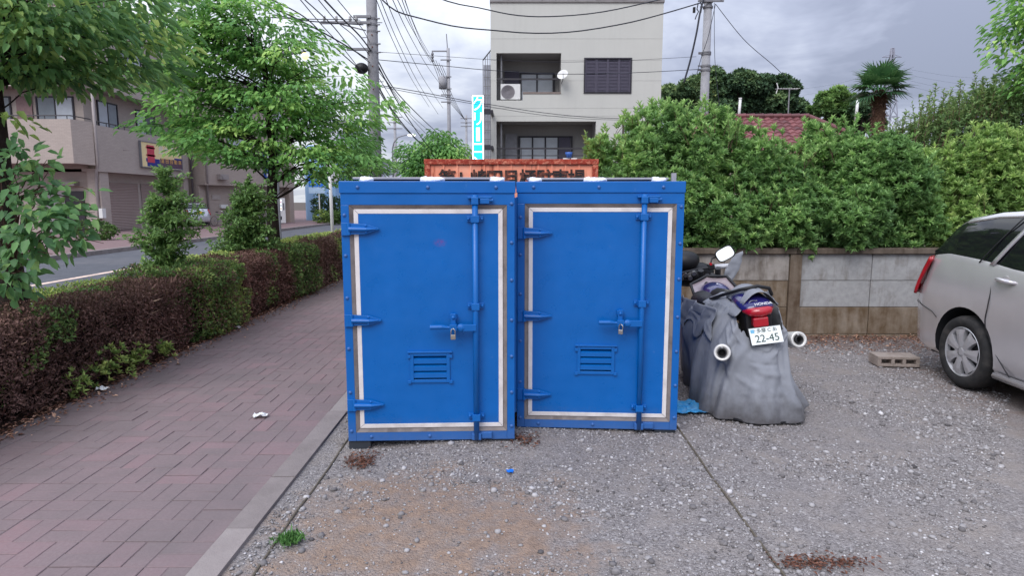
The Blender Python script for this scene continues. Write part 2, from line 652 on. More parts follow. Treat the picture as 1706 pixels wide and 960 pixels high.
# the lot behind the wall and below the houses
structure('yard_ground', MB().bx(-4.45, 60, 7.9, 60, -.39, -.03), M_BASE)
road = structure('road', MB().bx(-13.5, -4.78, -30, 400, -.39, ROAD_Z), M_ASPH)
structure('far_pavement', MB().bx(-60, -13.68, -30, 120, -.39, 0.0), M_FARP)
g = MB()
for y0 in np.arange(-3, 120, 1.2):
    g.bx(-13.68, -13.5, y0 + .006, y0 + 1.194, -.395, .02)
structure('far_kerb', g, M_CONC)
g = MB()
for y0 in np.arange(-6, 60, .6):
    g.bx(-4.78, -4.62, y0 + .004, y0 + .596, -.395, .03)
structure('road_kerb', g, M_CONC)
structure('road_centre_line', MB().bx(-9.98, -9.80, -20, 200, ROAD_Z, ROAD_Z + .004), M_LINE_O)
structure('road_edge_line', MB().bx(-5.5, -5.38, -20, 200, ROAD_Z, ROAD_Z + .004), mat('white_road_paint', srgb(190, 186, 186), .8, var=.15, scale=8, dirt=srgb(110, 110, 112), dirt_scale=6, dirt_amt=.6))
structure('driveway_apron', MB().quad((-14.6, 33.0, .004), (-13.7, 33.0, .004), (-13.7, 36.5, .004), (-14.9, 36.5, .004)), mat('pale_concrete', srgb(190, 184, 184), .9))
structure('planting_bed', MB().bx(-4.62, X_PAVE0, -6, 60, -.38, -.01), M_SOIL)

# brick pavement: basket weave, each paver its own edges
pave = structure('brick_pavement', MB().bx(X_PAVE0, X_PAVE1, -4, 26, -.38, -.0035), M_JOINT)
ROOTM[pave.name] = Matrix()
CELL = 0.2145


def brick_mesh(tint, lx, ly):
    b = MB()
    b.tint = tint
    gx, gy, h = lx / 2 - .0022, ly / 2 - .0022, .0
    e = .003
    vs = [(-gx, -gy, -.02), (gx, -gy, -.02), (gx, gy, -.02), (-gx, gy, -.02),
          (-gx, -gy, -.0025), (gx, -gy, -.0025), (gx, gy, -.0025), (-gx, gy, -.0025),
          (-gx + e, -gy + e, 0), (gx - e, -gy + e, 0), (gx - e, gy - e, 0), (-gx + e, gy - e, 0)]
    fs = []
    for k in (0, 4):
        for i in range(4):
            j = (i + 1) % 4
            fs.append([k + i, k + j, k + 4 + j, k + 4 + i])
    fs.append([8, 9, 10, 11])
    b.add(vs, fs)
    return b


NT_ = 14
tints = [RNG.beta(1.5, 2.6) for _ in range(NT_)]
tints[3] = .85
bm_h = [brick_mesh(q, CELL, CELL / 2).mesh('brick', M_BRICK) for q in tints]
bm_v = [brick_mesh(q, CELL / 2, CELL).mesh('brick', M_BRICK) for q in tints]
cells = []
for i in range(10):
    for j in range(0, 92):
        cx, cy = X_PAVE1 - (i + .5) * CELL, 1.6 + (j + .5) * CELL
        if (i + j) % 2:
            cells += [(cx, cy - CELL / 4, 0), (cx, cy + CELL / 4, 0)]
        else:
            cells += [(cx - CELL / 4, cy, 1), (cx + CELL / 4, cy, 1)]


def showing(x, y):
    return y > 2.55 and abs(x) / (y * .991) < .80


vis = [c for c in cells if showing(c[0], c[1])]
vis.sort(key=lambda c: c[0] ** 2 + c[1] ** 2)
near = set(vis[:300])
rest = MB()
for c in cells:
    k = int(RNG.integers(NT_))
    wear = fnoise((c[0], c[1]), .9, 3) * .25
    z = RNG.normal(0, .0012)
    if c in near:
        o = link_mesh('brick', (bm_v if c[2] else bm_h)[k], pave)
        o.location = (c[0], c[1], z)
        o.rotation_euler = (RNG.normal(0, .006), RNG.normal(0, .006), RNG.normal(0, .006))
    else:
        src = brick_mesh(min(1, max(0, tints[k] + wear * .3)), *((CELL / 2, CELL) if c[2] else (CELL, CELL / 2)))
        rest.tint = src.tint
        rest.add([(p[0] + c[0], p[1] + c[1], p[2] + z) for p in src.v], src.f)
o = rest.build('distant_bricks', M_BRICK, pave)
o['kind'] = 'stuff'

# concrete edging kerb, one block after another
kerb = structure('pavement_edging', MB().bx(X_PAVE1, X_KERB, -4, 26, -.38, -.02), M_CONC)
M_KERB = tint_mat('edging_concrete', [(0, srgb(118, 110, 108)), (.5, srgb(140, 131, 129)), (1, srgb(154, 146, 143))], .9, .2, bump=.4, bscale=70, nvar=.9, nscale=5)
g = MB().bx(X_PAVE1 + .003, X_KERB, -.297, .297, -.05, .008)
kmes = []
for q in (.25, .45, .6, .8):
    g.t = [q] * len(g.v)
    kmes.append(g.mesh('kerb_stone', M_KERB))
for j in range(36):
    o = link_mesh('kerb_stone', kmes[j % 4 if j % 3 else (j + 1) % 4], kerb)
    o.location = (RNG.normal(0, .002), 1.5 + .6 * j, RNG.normal(0, .0015))

# gravel lot
M_GRAVEL = gravel_material()


def lot_z(x, y):
    return .018 * fnoise((x, y), .9, 11) + .008 * fnoise((x, y), 3.5, 5) - .008 + .055 * math.exp(-((x + .25) / .5) ** 2 - ((y - 4.22) / .22) ** 2) + .03 * math.exp(-((x - .6) / .6) ** 2 - ((y - 4.5) / .2) ** 2)


xs, ys = np.arange(X_KERB - .0, 13.0, .13), np.arange(-6.0, 8.0, .13)
P = [[(x, y, lot_z(x, y) if x > X_KERB + .02 else -.012) for x in xs] for y in ys]
structure('gravel_lot', MB().grid(P), M_GRAVEL, smooth=True)


def stones(name, n, region, smin, smax, tmean, mask=None, tspread=.18, flat=(.45, .8), power=2.2, fine=False):
    x = RNG.uniform(region[0], region[1], n)
    y = RNG.uniform(region[2], region[3], n)
    keep = np.array([(mask(a, b) if mask else True) and showing(a, b) for a, b in zip(x, y)])
    x, y = x[keep], y[keep]
    n = len(x)
    phi = (1 + 5 ** .5) / 2
    ico = unit(np.array([(-1, phi, 0), (1, phi, 0), (-1, -phi, 0), (1, -phi, 0), (0, -1, phi), (0, 1, phi), (0, -1, -phi), (0, 1, -phi), (phi, 0, -1), (phi, 0, 1), (-phi, 0, -1), (-phi, 0, 1)], float))
    tri = np.array([(0, 11, 5), (0, 5, 1), (0, 1, 7), (0, 7, 10), (0, 10, 11), (1, 5, 9), (5, 11, 4), (11, 10, 2), (10, 7, 6), (7, 1, 8), (3, 9, 4), (3, 4, 2), (3, 2, 6), (3, 6, 8), (3, 8, 9), (4, 9, 5), (2, 4, 11), (6, 2, 10), (8, 6, 7), (9, 8, 1)])
    if fine:
        ico = np.array([(1, 0, 0), (0, 1, 0), (-1, 0, 0), (0, -1, 0), (0, 0, 1), (0, 0, -1)], float)
        tri = np.array([(0, 1, 4), (1, 2, 4), (2, 3, 4), (3, 0, 4), (1, 0, 5), (2, 1, 5), (3, 2, 5), (0, 3, 5)])
    nv_, nt_ = len(ico), len(tri)
    s = smin + (smax - smin) * RNG.random(n) ** power
    V = ico[None] * RNG.uniform(.72, 1.22, (n, nv_, 1))
    V[:, :, 0] *= RNG.uniform(.75, 1.3, (n, 1))
    V[:, :, 2] *= RNG.uniform(*flat, (n, 1))
    a = RNG.uniform(0, 2 * PI, (n, 1))
    X = V[:, :, 0] * np.cos(a) - V[:, :, 1] * np.sin(a)
    Y = V[:, :, 0] * np.sin(a) + V[:, :, 1] * np.cos(a)
    Z = V[:, :, 2]
    h = s[:, None]
    z0 = np.array([lot_z(i, j) for i, j in zip(x, y)])
    V = np.stack([X * h + x[:, None], Y * h + y[:, None], Z * h + z0[:, None] + h * .22], 2).reshape(-1, 3)
    loops = (tri[None] + (np.arange(n) * nv_)[:, None, None]).reshape(-1)
    me = bpy.data.meshes.new(name)
    me.vertices.add(len(V))
    me.vertices.foreach_set('co', V.astype(np.float32).reshape(-1))
    me.loops.add(len(loops))
    me.loops.foreach_set('vertex_index', loops.astype(np.int32))
    me.polygons.add(n * nt_)
    me.polygons.foreach_set('loop_start', (np.arange(n * nt_) * 3).astype(np.int32))
    t = me.attributes.new('tint', 'FLOAT', 'POINT')
    t.data.foreach_set('value', np.repeat(np.clip(RNG.normal(tmean, tspread, n), 0, 1), nv_).astype(np.float32))
    me.materials.append(M_STONE)
    me.update()
    o = link_mesh(name, me)
    o['kind'] = 'stuff'
    return o


def gmask(x, y):
    d = fnoise((x, y), 1.5, 2) + .5 * fnoise((x, y), 4.5, 8)
    tanp = max(0, 1.1 - ((x + .42) / .75) ** 2 - ((y - 2.95) / .75) ** 2)
    return random.random() < min(1, max(.10, .62 + 1.1 * d - .45 * tanp))


o = stones('gravel', 105000, (-1.24, 5.2, 2.55, 7.4), .0032, .0105, .56, gmask, .2, fine=True)
tag(o, 'loose grey crushed stone spread over the parking ground', 'gravel')
o = stones('coarse_gravel', 9000, (-1.2, 4.8, 2.6, 7.2), .008, .022, .50, gmask, .17, power=2.8)
tag(o, 'larger pale stones scattered over the parking ground', 'gravel')
o = stones('white_gravel', 420, (-.3, 2.8, 2.6, 5.2), .004, .0125, .80, lambda x, y: fnoise((x, y), 2.4, 21) > .02, .06, power=2)
tag(o, 'white limestone chips lying in front of the lockers', 'gravel')


def litter(name, n, gen_, label, L=(.02, .05), T=(.5, .25)):
    lv = Leaves()
    P = np.array([gen_() for _ in range(n)])
    D = rdir(n)
    D[:, 2] *= .25
    lv.add(P, D, np.array([[0, 0, 1.]]) + rdir(n) * .35, RNG.uniform(*L, n), RNG.uniform(L[0] * .4, L[1] * .5, n), RNG.normal(*T, n))
    o = lv.build(name, M_LITTER, None, simple=True)
    o['kind'] = 'stuff'
    return tag(o, label, 'dead leaves')


def under_hedge():
    y = 3.2 + 11 * random.random() ** 1.3
    return (X_PAVE0 + .02 + abs(random.gauss(0, .13)) - .1, y, .006 + .01 * random.random())


litter('hedge_leaf_litter', 2600, under_hedge, 'brown dead leaves fallen along the foot of the hedge')


def wall_foot():
    return (random.uniform(2.2, 6), 7.58 - abs(random.gauss(0, .35)), .012 + .02 * random.random())


litter('wall_leaf_litter', 1500, wall_foot, 'dry brown leaves drifted against the concrete wall')


def rust_spot(cx, cy, sx, sy):
    def f():
        x, y = random.gauss(cx, sx), random.gauss(cy, sy)
        return (x, y, lot_z(x, y) + .008 + .01 * random.random())
    return f


for nm, (px, py, sx, sy, n, lb) in {'pine': (603, 765, .05, .07, 260, 'heap of rust brown needles at the left locker corner'), 'seed': (870, 740, .06, .05, 150, 'reddish dead flowers below the gap between lockers'), 'strip': (1365, 940, .10, .03, 240, 'dark red brown strip of plant remains near the right rope')}.items():
    q = gnd(px, py)
    litter('plant_remains', n, rust_spot(q.x, q.y, sx, sy), lb, (.012, .035), (.15, .15))

# ropes that mark the stall
M_ROPE = mat('rope', srgb(104, 96, 84), .95, var=.25, scale=60, bump=.6, bscale=300)
for x0, y0, y1, lb in ((-1.125, 1.6, 4.6, 'thin stall rope running beside the concrete edging'), (1.18, 1.6, 4.75, 'thin stall rope running out from the right locker corner')):
    g = MB()
    g.tube([(x0 + .012 * fnoise((x0, y), 1.3), y, lot_z(x0, y) + .004 + .006 * fnoise((y, x0), 3)) for y in np.arange(y0, y1, .08)], .0065, 6)
    tag(g.build('stall_rope', M_ROPE, None, smooth=True), lb, 'rope', 'ropes marking the parking stall')

# grass tuft
M_GRASS = leaf_mat('grass_blade', [(0, srgb(46, 92, 40)), (1, srgb(110, 160, 84))], .3)
q = gnd(482, 902)
t_ = thing('grass_tuft', 'small tuft of fresh green grass beside the left rope', 'grass', (q.x, q.y, 0))
lv = Leaves()
n = 300
P = np.stack([RNG.normal(q.x, .028, n), RNG.normal(q.y, .026, n), np.zeros(n)], 1)
lv.add(P, rdir(n) * .7 + np.array([[.2, 0, .9]]), rdir(n), RNG.uniform(.015, .05, n), .0035, RNG.normal(.5, .2, n))
lv.build('blades', M_GRASS, t_, droop=.3, simple=True)['kind'] = 'stuff'

# paper litter
M_PAPER = mat('crumpled_paper', srgb(222, 222, 220), .8, var=.06)
for (px, py, s, lb) in ((434, 696, .048, 'crumpled white paper scrap lying on the brick pavement'), (331, 548, .04, 'white paper scrap with blue edge under the green hedge clump'), (100, 652, .04, 'white paper scrap caught at the foot of the brown hedge')):
    q = gnd(px, py)
    q.x = max(q.x, X_PAVE0 + .06)
    b = MB()
    R = [[None] * 7 for _ in range(5)]
    for i in range(5):
        for j in range(7):
            x, y = (j / 6 - .5) * 2.2 * s, (i / 4 - .5) * 1.5 * s
            R[i][j] = (q.x + x + random.gauss(0, .004), q.y + y + random.gauss(0, .006), .008 + abs(random.gauss(0, .014)) + .012 * (1 - abs(j - 3) / 3))
    b.grid(R)
    tag(b.build('paper_scrap', M_PAPER, None, solid=.0015), lb, 'litter')
q = gnd(843, 787)
b = MB().grid([[(q.x + i * .014 + random.gauss(0, .003), q.y + j * .012, lot_z(q.x, q.y) + .012 + .012 * random.random()) for i in range(4)] for j in range(4)])
tag(b.build('plastic_scrap', mat('blue_plastic', srgb(20, 110, 210), .5), None, solid=.001), 'tiny bright blue plastic scrap lying in the gravel', 'litter')

# ------------------------------------------------------------------ blue lockers
def paint_mat(name, base, rough, wear, scuff=None):
    m = bpy.data.materials.new(name)
    m.use_nodes = True
    t = NT(m.node_tree)
    co = t.n('ShaderNodeTexCoord').outputs['Object']
    n = t.noise(co, 2.2, 5, .6).outputs[0]
    col = t.ramp(n, [(.3, tuple(c * .93 for c in base)), (.7, tuple(min(1, c * 1.07) for c in base))])
    mp = t.n('ShaderNodeMapping', {0: co, 'Scale': (1.2, 1.2, 1.2)})
    sc = t.noise(mp.outputs[0], 26, 8, .72, .5).outputs[0]
    big = t.noise(co, 1.7, 3, .5, .2).outputs[0]
    msk = t.math('MULTIPLY', t.ramp(sc, [(.62, (0, 0, 0)), (.72, (.5,) * 3)]), t.ramp(big, [(.48, (0, 0, 0)), (.66, (1,) * 3)]))
    col = t.mix(t.math('MULTIPLY', msk, wear), col, srgb(110, 140, 190))
    dust = t.n('ShaderNodeSeparateXYZ', {0: co}).outputs[2]
    dl = t.math('MULTIPLY', t.math('SUBTRACT', .16, t.math('ADD', dust, t.math('MULTIPLY', t.math('SUBTRACT', sc, .5), .2)), True), 1.6)
    col = t.mix(dl, col, srgb(118, 116, 122))
    if scuff:
        d_ = t.n('ShaderNodeVectorMath', {0: co, 1: (scuff[0], 0, scuff[1])}, operation='SUBTRACT').outputs[0]
        sq = t.n('ShaderNodeMapping', {0: d_, 'Scale': (1, 0, 1.6)}).outputs[0]
        ln = t.n('ShaderNodeVectorMath', {0: sq}, operation='LENGTH').outputs[1]
        f_ = t.math('MULTIPLY', t.math('SUBTRACT', 1.0, t.math('DIVIDE', ln, .05), True), t.ramp(t.noise(co, 90, 4, .7).outputs[0], [(.42, (0, 0, 0)), (.6, (.9,) * 3)]))
        col = t.mix(f_, col, srgb(120, 62, 140))
    rr = t.ramp(t.noise(co, 9, 5, .6).outputs[0], [(.3, (rough - .07,) * 3), (.7, (rough + .12,) * 3)])
    b = t.n('ShaderNodeBump', {'Height': t.noise(co, 130, 3, .5).outputs[0], 'Strength': .10, 'Distance': .004})
    b2 = t.n('ShaderNodeBump', {'Height': t.noise(co, 3.5, 2, .5).outputs[0], 'Strength': .42, 'Distance': .02, 'Normal': b.outputs[0]})
    p = t.n('ShaderNodeBsdfPrincipled', {'Base Color': col, 'Roughness': rr, 'Specular IOR Level': .45, 'Normal': b2.outputs[0]})
    t.n('ShaderNodeOutputMaterial', {0: p.outputs[0]})
    return m


BLUE = (0.0006, 0.118, 0.425)
M_BLUE = paint_mat('blue_paint', BLUE, .36, .7)
M_BLUE_D = paint_mat('blue_door_paint', BLUE, .30, 1.0)
M_BLUE_D1 = paint_mat('blue_door_paint_marked', BLUE, .30, .8, (.615, 1.30))
M_RUBW = mat('white_rubber', srgb(222, 216, 214), .6, var=.05, scale=12, dirt=srgb(160, 150, 146), dirt_scale=5, dirt_amt=.4)
M_RUBG = mat('grey_rubber', srgb(128, 120, 118), .7, var=.12, scale=10, dirt=srgb(80, 72, 70), dirt_scale=6, dirt_amt=.7)
M_STEEL = mat('steel', srgb(190, 188, 186), .3, metal=.9, var=.1, scale=20)
M_BRASS = mat('padlock_body', srgb(176, 168, 158), .35, metal=.8, var=.1)
M_BLACK = mat('black_plastic', (.012, .012, .014), .5, var=.2)
M_VOID = mat('dark_interior', (.006, .007, .01), .9, var=.1)
M_RUST = mat('rust', srgb(120, 70, 52), .9, var=.3, scale=20)


def sub_box_frame(b, x0, x1, z0, z1, w, y0, y1, m=0, wt=None, wb=None):
    wt, wb = wt or w, wb or w
    b.bx(x0, x0 + w, y0, y1, z0, z1, m)
    b.bx(x1 - w, x1, y0, y1, z0, z1, m)
    b.bx(x0 + w, x1 - w, y0, y1, z1 - wt, z1, m)
    b.bx(x0 + w, x1 - w, y0, y1, z0, z0 + wb, m)


BOLT = MB().lathe([(0, -.009), (.007, -.009), (.0105, -.0055), (.012, 0)], 8, Matrix.Rotation(PI / 2, 4, 'X') @ Matrix.Diagonal((1, 1, -1, 1))).mesh('bolt', M_BLUE, smooth=True)


def locker(label, loc, rotz, hinges, louvre_x, bar_x, door_mat, Wd=1.088, Ht=1.685):
    """local: x 0..W along the front, y into the depth, z up; front face plane y = 0"""
    Dp = 1.62
    L = thing('storage_locker', label, 'storage locker', loc, (0, 0, rotz), 'pair of blue storage lockers')
    L_, R_ = .052, .050          # side rails of the front frame
    TOP, BOT = .148, .060
    b = MB()
    b.bx(0, .03, .03, Dp, 0.03, Ht - .01)
    b.bx(Wd - .03, Wd, .03, Dp, 0.03, Ht - .01)
    b.bx(.03, Wd - .03, Dp - .03, Dp, .03, Ht - .01)
    for i in range(1, 8):
        for xx in (-.012, Wd + .012):
            b.box((xx, .1 + i * .19, Ht / 2), (.024, .09, Ht - .2))
    b.build('body', M_BLUE, L, bevel=.003)
    MB().bx(.03, Wd - .03, .03, Dp - .03, Ht - .045, Ht - .02).build('roof', M_BLUE, L)
    MB().bx(.03, Wd - .03, .06, Dp - .03, .03, .05).build('floor_plate', M_BLUE, L)
    b = MB()
    b.bx(0, L_, 0, .03, 0, Ht - TOP)
    b.bx(Wd - R_, Wd, 0, .03, 0, Ht - TOP)
    b.bx(L_, Wd - R_, 0, .03, 0, BOT)
    b.bx(0, Wd, .002, .032, Ht - TOP, Ht - .075)
    b.build('front_frame', M_BLUE, L, bevel=.003)
    MB().bx(-.006, Wd + .005, -.005, .04, Ht - .075, Ht).build('top_beam', M_BLUE, L, bevel=.004)
    bolts = [(x, Ht - .038, -.006) for x in (.11, .545, .97)]
    bolts += [(.022, z, 0) for z in (.07, .33, .62, .95, 1.22, 1.475)] + [(Wd - .020, z, 0) for z in (.09, .32, .56, .80, 1.06, 1.30, 1.545)]
    bolts += [(x, .030, 0) for x in (.15, .53)]
    for (x, z, y) in bolts:
        o = link_mesh('bolt', BOLT, L)
        o.location = (x, y, z)
    # gaskets: grey bevelled strip outside, white strip inside, mitred
    X0, X1, Z0, Z1 = L_, Wd - R_, BOT, Ht - TOP
    gw, ww = .026, .028

    def mitre(b, x0, x1, z0, z1, w, ya, yb, yback):
        o4 = [(x0, z0), (x1, z0), (x1, z1), (x0, z1)]
        i4 = [(x0 + w, z0 + w), (x1 - w, z0 + w), (x1 - w, z1 - w), (x0 + w, z1 - w)]
        for k in range(4):
            k2 = (k + 1) % 4
            a, c, d, e = o4[k], o4[k2], i4[k2], i4[k]
            dx, dz = c[0] - a[0], c[1] - a[1]
            ln = math.hypot(dx, dz)
            q = .0012
            a = (a[0] + dx / ln * q, a[1] + dz / ln * q)
            c = (c[0] - dx / ln * q, c[1] - dz / ln * q)
            d = (d[0] - dx / ln * q, d[1] - dz / ln * q)
            e = (e[0] + dx / ln * q, e[1] + dz / ln * q)
            vs = [(a[0], ya, a[1]), (c[0], ya, c[1]), (d[0], yb, d[1]), (e[0], yb, e[1]), (a[0], yback, a[1]), (c[0], yback, c[1]), (d[0], yback, d[1]), (e[0], yback, e[1])]
            b.add(vs, [[0, 1, 2, 3], [3, 2, 6, 7], [1, 0, 4, 5], [0, 3, 7, 4], [2, 1, 5, 6]])
    b = MB()
    mitre(b, X0, X1, Z0, Z1, gw, -.002, .012, .03)
    b.build('gasket_frame', M_RUBG, L, label='grey rubber gasket strip round the door')
    b = MB()
    mitre(b, X0 + gw, X1 - gw, Z0 + gw, Z1 - gw, ww, .004, .004, .03)
    b.build('door_seal', M_RUBW, L, label='white seal strip round the door', bevel=.002)
    d0, d1, e0, e1 = X0 + gw + ww, X1 - gw - ww, Z0 + gw + ww, Z1 - gw - ww
    # door panel with a real opening for the louvre
    lx0, lx1, lz0, lz1 = louvre_x - .116, louvre_x + .116, .402, .577
    b = MB()
    yf, yb = .006, .045
    for (a0, a1, c0, c1) in ((d0, lx0, e0, e1), (lx1, d1, e0, e1), (lx0, lx1, e0, lz0), (lx0, lx1, lz1, e1)):
        b.bx(a0, a1, yf, yb, c0, c1)
    door = b.build('door', door_mat, L)
    b = MB()
    sub_box_frame(b, lx0 - .012, lx1 + .012, lz0 - .012, lz1 + .013, .022, -.004, .008)
    b.bx(lx0 - .028, lx1 + .028, -.012, .006, lz1 + .012, lz1 + .022)
    for xx in (lx0 - .018, lx1 + .018):
        for zz in (lz0 - .006, lz1 - .012):
            b.box((xx, -.003, zz), (.022, .012, .022))
    lo = b.build('louvre', M_BLUE, door, bevel=.002)
    b = MB().bx(lx0, lx1, .09, .095, lz0, lz1)
    b.build('louvre_backing', M_VOID, door)
    for k in range(3):
        z = lz0 + .02 + k * .047
        s = MB()
        s.add([(lx0 + .004, .000, z), (lx1 - .004, .000, z), (lx1 - .004, .04, z + .05), (lx0 + .004, .04, z + .05), (lx0 + .004, .000, z + .028), (lx1 - .004, .000, z + .028), (lx1 - .004, .044, z + .054), (lx0 + .004, .044, z + .054)],
              [[0, 1, 5, 4], [4, 5, 6, 7], [3, 2, 1, 0], [0, 4, 7, 3], [1, 2, 6, 5], [2, 3, 7, 6]])
        s.build('louvre_slat', M_BLUE, door)
    # strap hinges
    for hz in hinges:
        b = MB()
        b.bx(.003, .044, -.016, -.002, hz - .042, hz + .037)
        b.cyl((.050, -.014, hz - .040), (.050, -.014, hz + .036), .013, n=10)
        # tapered strap
        pr = [(.050, .034), (.155, .030), (.222, .008), (.236, .005), (.236, -.005), (.222, -.010), (.155, -.034), (.050, -.036)]
        n_ = len(pr)
        vs = [(x, -.016, hz + z) for x, z in pr] + [(x, -.004, hz + z) for x, z in pr]
        b.add(vs, [list(range(n_))[::-1]] + [[i, (i + 1) % n_, n_ + (i + 1) % n_, n_ + i] for i in range(n_)])
        b.tube([(.05, -.020, hz - .002), (.16, -.021, hz - .004), (.22, -.016, hz - .002)], [.016, .014, .004], 8)
        for (x, z) in ((.155, .019), (.155, -.023)):
            b.ell((x, -.017, hz + z), (.009, .007, .009), 8, 6)
        b.build('hinge', M_BLUE, L, bevel=.002)
    # locking bar
    bx_ = bar_x
    b = MB()
    b.tube([(bx_, -.034, .018), (bx_, -.034, Ht - .085)], .0185, 12)
    bar = b.build('locking_bar', M_BLUE, L, smooth=True)
    bar.data.polygons.foreach_set('use_smooth', [True] * len(bar.data.polygons))
    b = MB()
    b.bx(bx_ - .022, bx_ + .022, -.058, -.012, Ht - .145, Ht - .1)
    b.bx(bx_ - .045, bx_ + .105, -.034, .0, Ht - .108, Ht - .094)
    b.bx(bx_ + .03, bx_ + .09, -.036, .0, Ht - .14, Ht - .108)
    b.cyl((bx_ + .08, -.02, Ht - .118), (bx_ + .115, -.02, Ht - .118), .012, n=8)
    b.build('upper_keeper', M_BLUE, L, bevel=.003)
    b = MB()
    b.bx(bx_ - .03, bx_ + .03, -.045, .0, .012, .055)
    b.bx(bx_ + .03, bx_ + .10, -.03, .0, .018, .058)
    b.build('lower_keeper', M_BLUE, L, bevel=.003)
    for z in (Ht - .235, .895, .165):
        b = MB()
        b.bx(bx_ - .025, bx_ + .025, -.056, .004, z - .022, z + .022)
        b.bx(bx_ - .052, bx_ + .052, -.008, .006, z - .018, z + .018)
        for q in (-.042, .042):
            b.ell((bx_ + q, -.010, z), (.010, .009, .010), 8, 6)
        b.build('bar_bracket', M_BLUE, L, bevel=.004)
    # handle
    hz = .765
    b = MB()
    b.bx(bx_ - .085, bx_ + .004, -.062, -.045, hz - .024, hz + .018)
    b.ell((bx_ - .095, -.052, hz - .004), (.03, .018, .027), 10, 8)
    b.tube([(bx_ - .09, -.055, hz - .002), (bx_ - .18, -.060, hz), (bx_ - .215, -.064, hz + .004), (bx_ - .29, -.066, hz + .003)], [.010, .011, .016, .016], 8)
    b.build('handle', M_BLUE, L, bevel=.002)
    b = MB()
    b.bx(bx_ - .158, bx_ - .128, -.040, -.026, hz - .02, hz + .085)
    b.bx(bx_ - .164, bx_ - .122, -.034, .006, hz + .05, hz + .078)
    b.ell((bx_ - .143, -.044, hz + .062), (.012, .009, .012), 8, 6)
    b.bx(bx_ - .165, bx_ - .12, -.075, -.040, hz - .02, hz + .02)
    b.build('hasp', M_BLUE, L, bevel=.002)
    # feet
    for (x, y) in ((.05, .08), (Wd - .1, .08), (.05, Dp - .15), (Wd - .1, Dp - .15)):
        MB().bx(x - .05, x + .09, y - .07, y + .1, -.10, .0).build('foot', mat('dark_steel', (.03, .035, .045), .6, var=.2), L)
    # padlock hangs in the hasp
    M = ROOTM[L.name]
    return L, M, (bx_ - .143, hz)


LK1, LM1, pl1 = locker('left blue steel locker with the lower front edge beside the brick pavement', (-1.07, 4.075, .042), math.radians(2.3), (1.39, .808, .25), .54, .838, M_BLUE_D1)
LK2, LM2, pl2 = locker('right blue steel locker standing beside the covered motorcycle', (.035, 4.405, .022), math.radians(-3.4), (1.37, .80, .245), .545, .845, M_BLUE_D, 1.112, 1.712)
for (M, (x, z), rz, lb, cl) in ((LM1, pl1, .15, 'small brass padlock hanging on the left blue locker', M_BRASS), (LM2, pl2, -.5, 'small steel padlock turned sideways on the right blue locker', M_STEEL)):
    p = M @ Vector((x, -.086, z - .028))
    t_ = thing('padlock', lb, 'padlock', p, (0, 0, rz + M.to_euler().z), 'padlocks on the lockers')
    MB().bx(-.016, .016, -.009, .009, -.044, -.012).build('lock_body', cl, t_, bevel=.004)
    g = MB().tube([(-.013, 0, -.014), (-.013, 0, .012), (-.008, 0, .022), (0, 0, .026), (.008, 0, .022), (.013, 0, .012), (.013, 0, -.014)], .0036, 8)
    g.build('shackle', M_STEEL, t_, smooth=True)

# rails on white bundles on the locker roofs
M_ALU = mat('grey_rail', srgb(168, 166, 170), .45, metal=.3, var=.1, scale=8)
M_CLOTH = mat('white_wrap', srgb(232, 234, 240), .8, var=.06, scale=25, bump=.5, bscale=60)
for (M, x0, x1, sup, lb, xx) in ((LM1, .06, 1.03, (.145, .56, .975), 'left locker', 0), (LM2, .06, 1.02, (.115, .52, .95), 'right locker', 1)):
    r = thing('roof_rail', 'thin grey metal rail lying along the roof of the ' + lb, 'rail', M @ Vector((0, 0, (1.685, 1.712)[xx])), (0, 0, M.to_euler().z), 'grey rails on the locker roofs')
    for y in (.10, 1.45):
        MB().bx(x0, x1, y, y + .05, .014, .028).build('side_bar', M_ALU, r, bevel=.002)
        MB().bx(x0 + .05, x1 - .05, y + .012, y + .045, .003, .0135).build('rail_shade_strip', M_BLACK, r)  # black strip added as painted shade in the gap under the rail
    for x in (x0 + .12, x1 - .16):
        MB().bx(x, x + .04, .152, 1.448, .015, .027).build('cross_bar', M_ALU, r)
    if xx:
        MB().bx(x1 + .02, x1 + .05, .09, .12, -.02, .058).build('end_post', M_ALU, r)
    for k, sx in enumerate(sup):
        pp = M @ Vector((sx, .125, (1.685, 1.712)[xx]))
        w = thing('white_bundle', ('first', 'middle', 'last')[k] + ' white wrapped pad from the left under the rail on the ' + lb, 'padding', pp, (0, 0, M.to_euler().z), 'white pads on the locker roofs')
        b = MB()
        wd = (.042, .075, .045)[k]
        b.ell((0, .02, .006), (wd, .12, .026), 14, 9)
        b.ell((wd * .6, -.03, .010), (wd * .6, .06, .020), 10, 7)
        b.ell((-wd * .55, 0, .012), (wd * .5, .05, .022), 10, 7)
        me_v = [(x + .008 * fnoise((x, y, z), 60), y, max(-.018, z + .008 * fnoise((x, y, z), 50, 4))) for x, y, z in b.v]
        b.v = me_v
        b.build('wrap', M_CLOTH, w, smooth=True)

# ------------------------------------------------------------------ orange container behind
def rusty_orange():
    m = bpy.data.materials.new('rusty_orange')
    m.use_nodes = True
    t = NT(m.node_tree)
    co = t.n('ShaderNodeTexCoord').outputs['Object']
    base = t.ramp(t.noise(co, 5, 5).outputs[0], [(.3, srgb(236, 140, 108)), (.7, srgb(250, 174, 142))])
    mp = t.n('ShaderNodeMapping', {0: co, 'Scale': (9, 9, .8)})
    st = t.noise(mp.outputs[0], 2.0, 6, .65, .2).outputs[0]
    col = t.mix(t.ramp(st, [(.56, (0, 0, 0)), (.68, (.85,) * 3)]), base, srgb(150, 62, 42))
    p = t.n('ShaderNodeBsdfPrincipled', {'Base Color': col, 'Roughness': .7, 'Specular IOR Level': .3})
    t.n('ShaderNodeOutputMaterial', {0: p.outputs[0]})
    return m


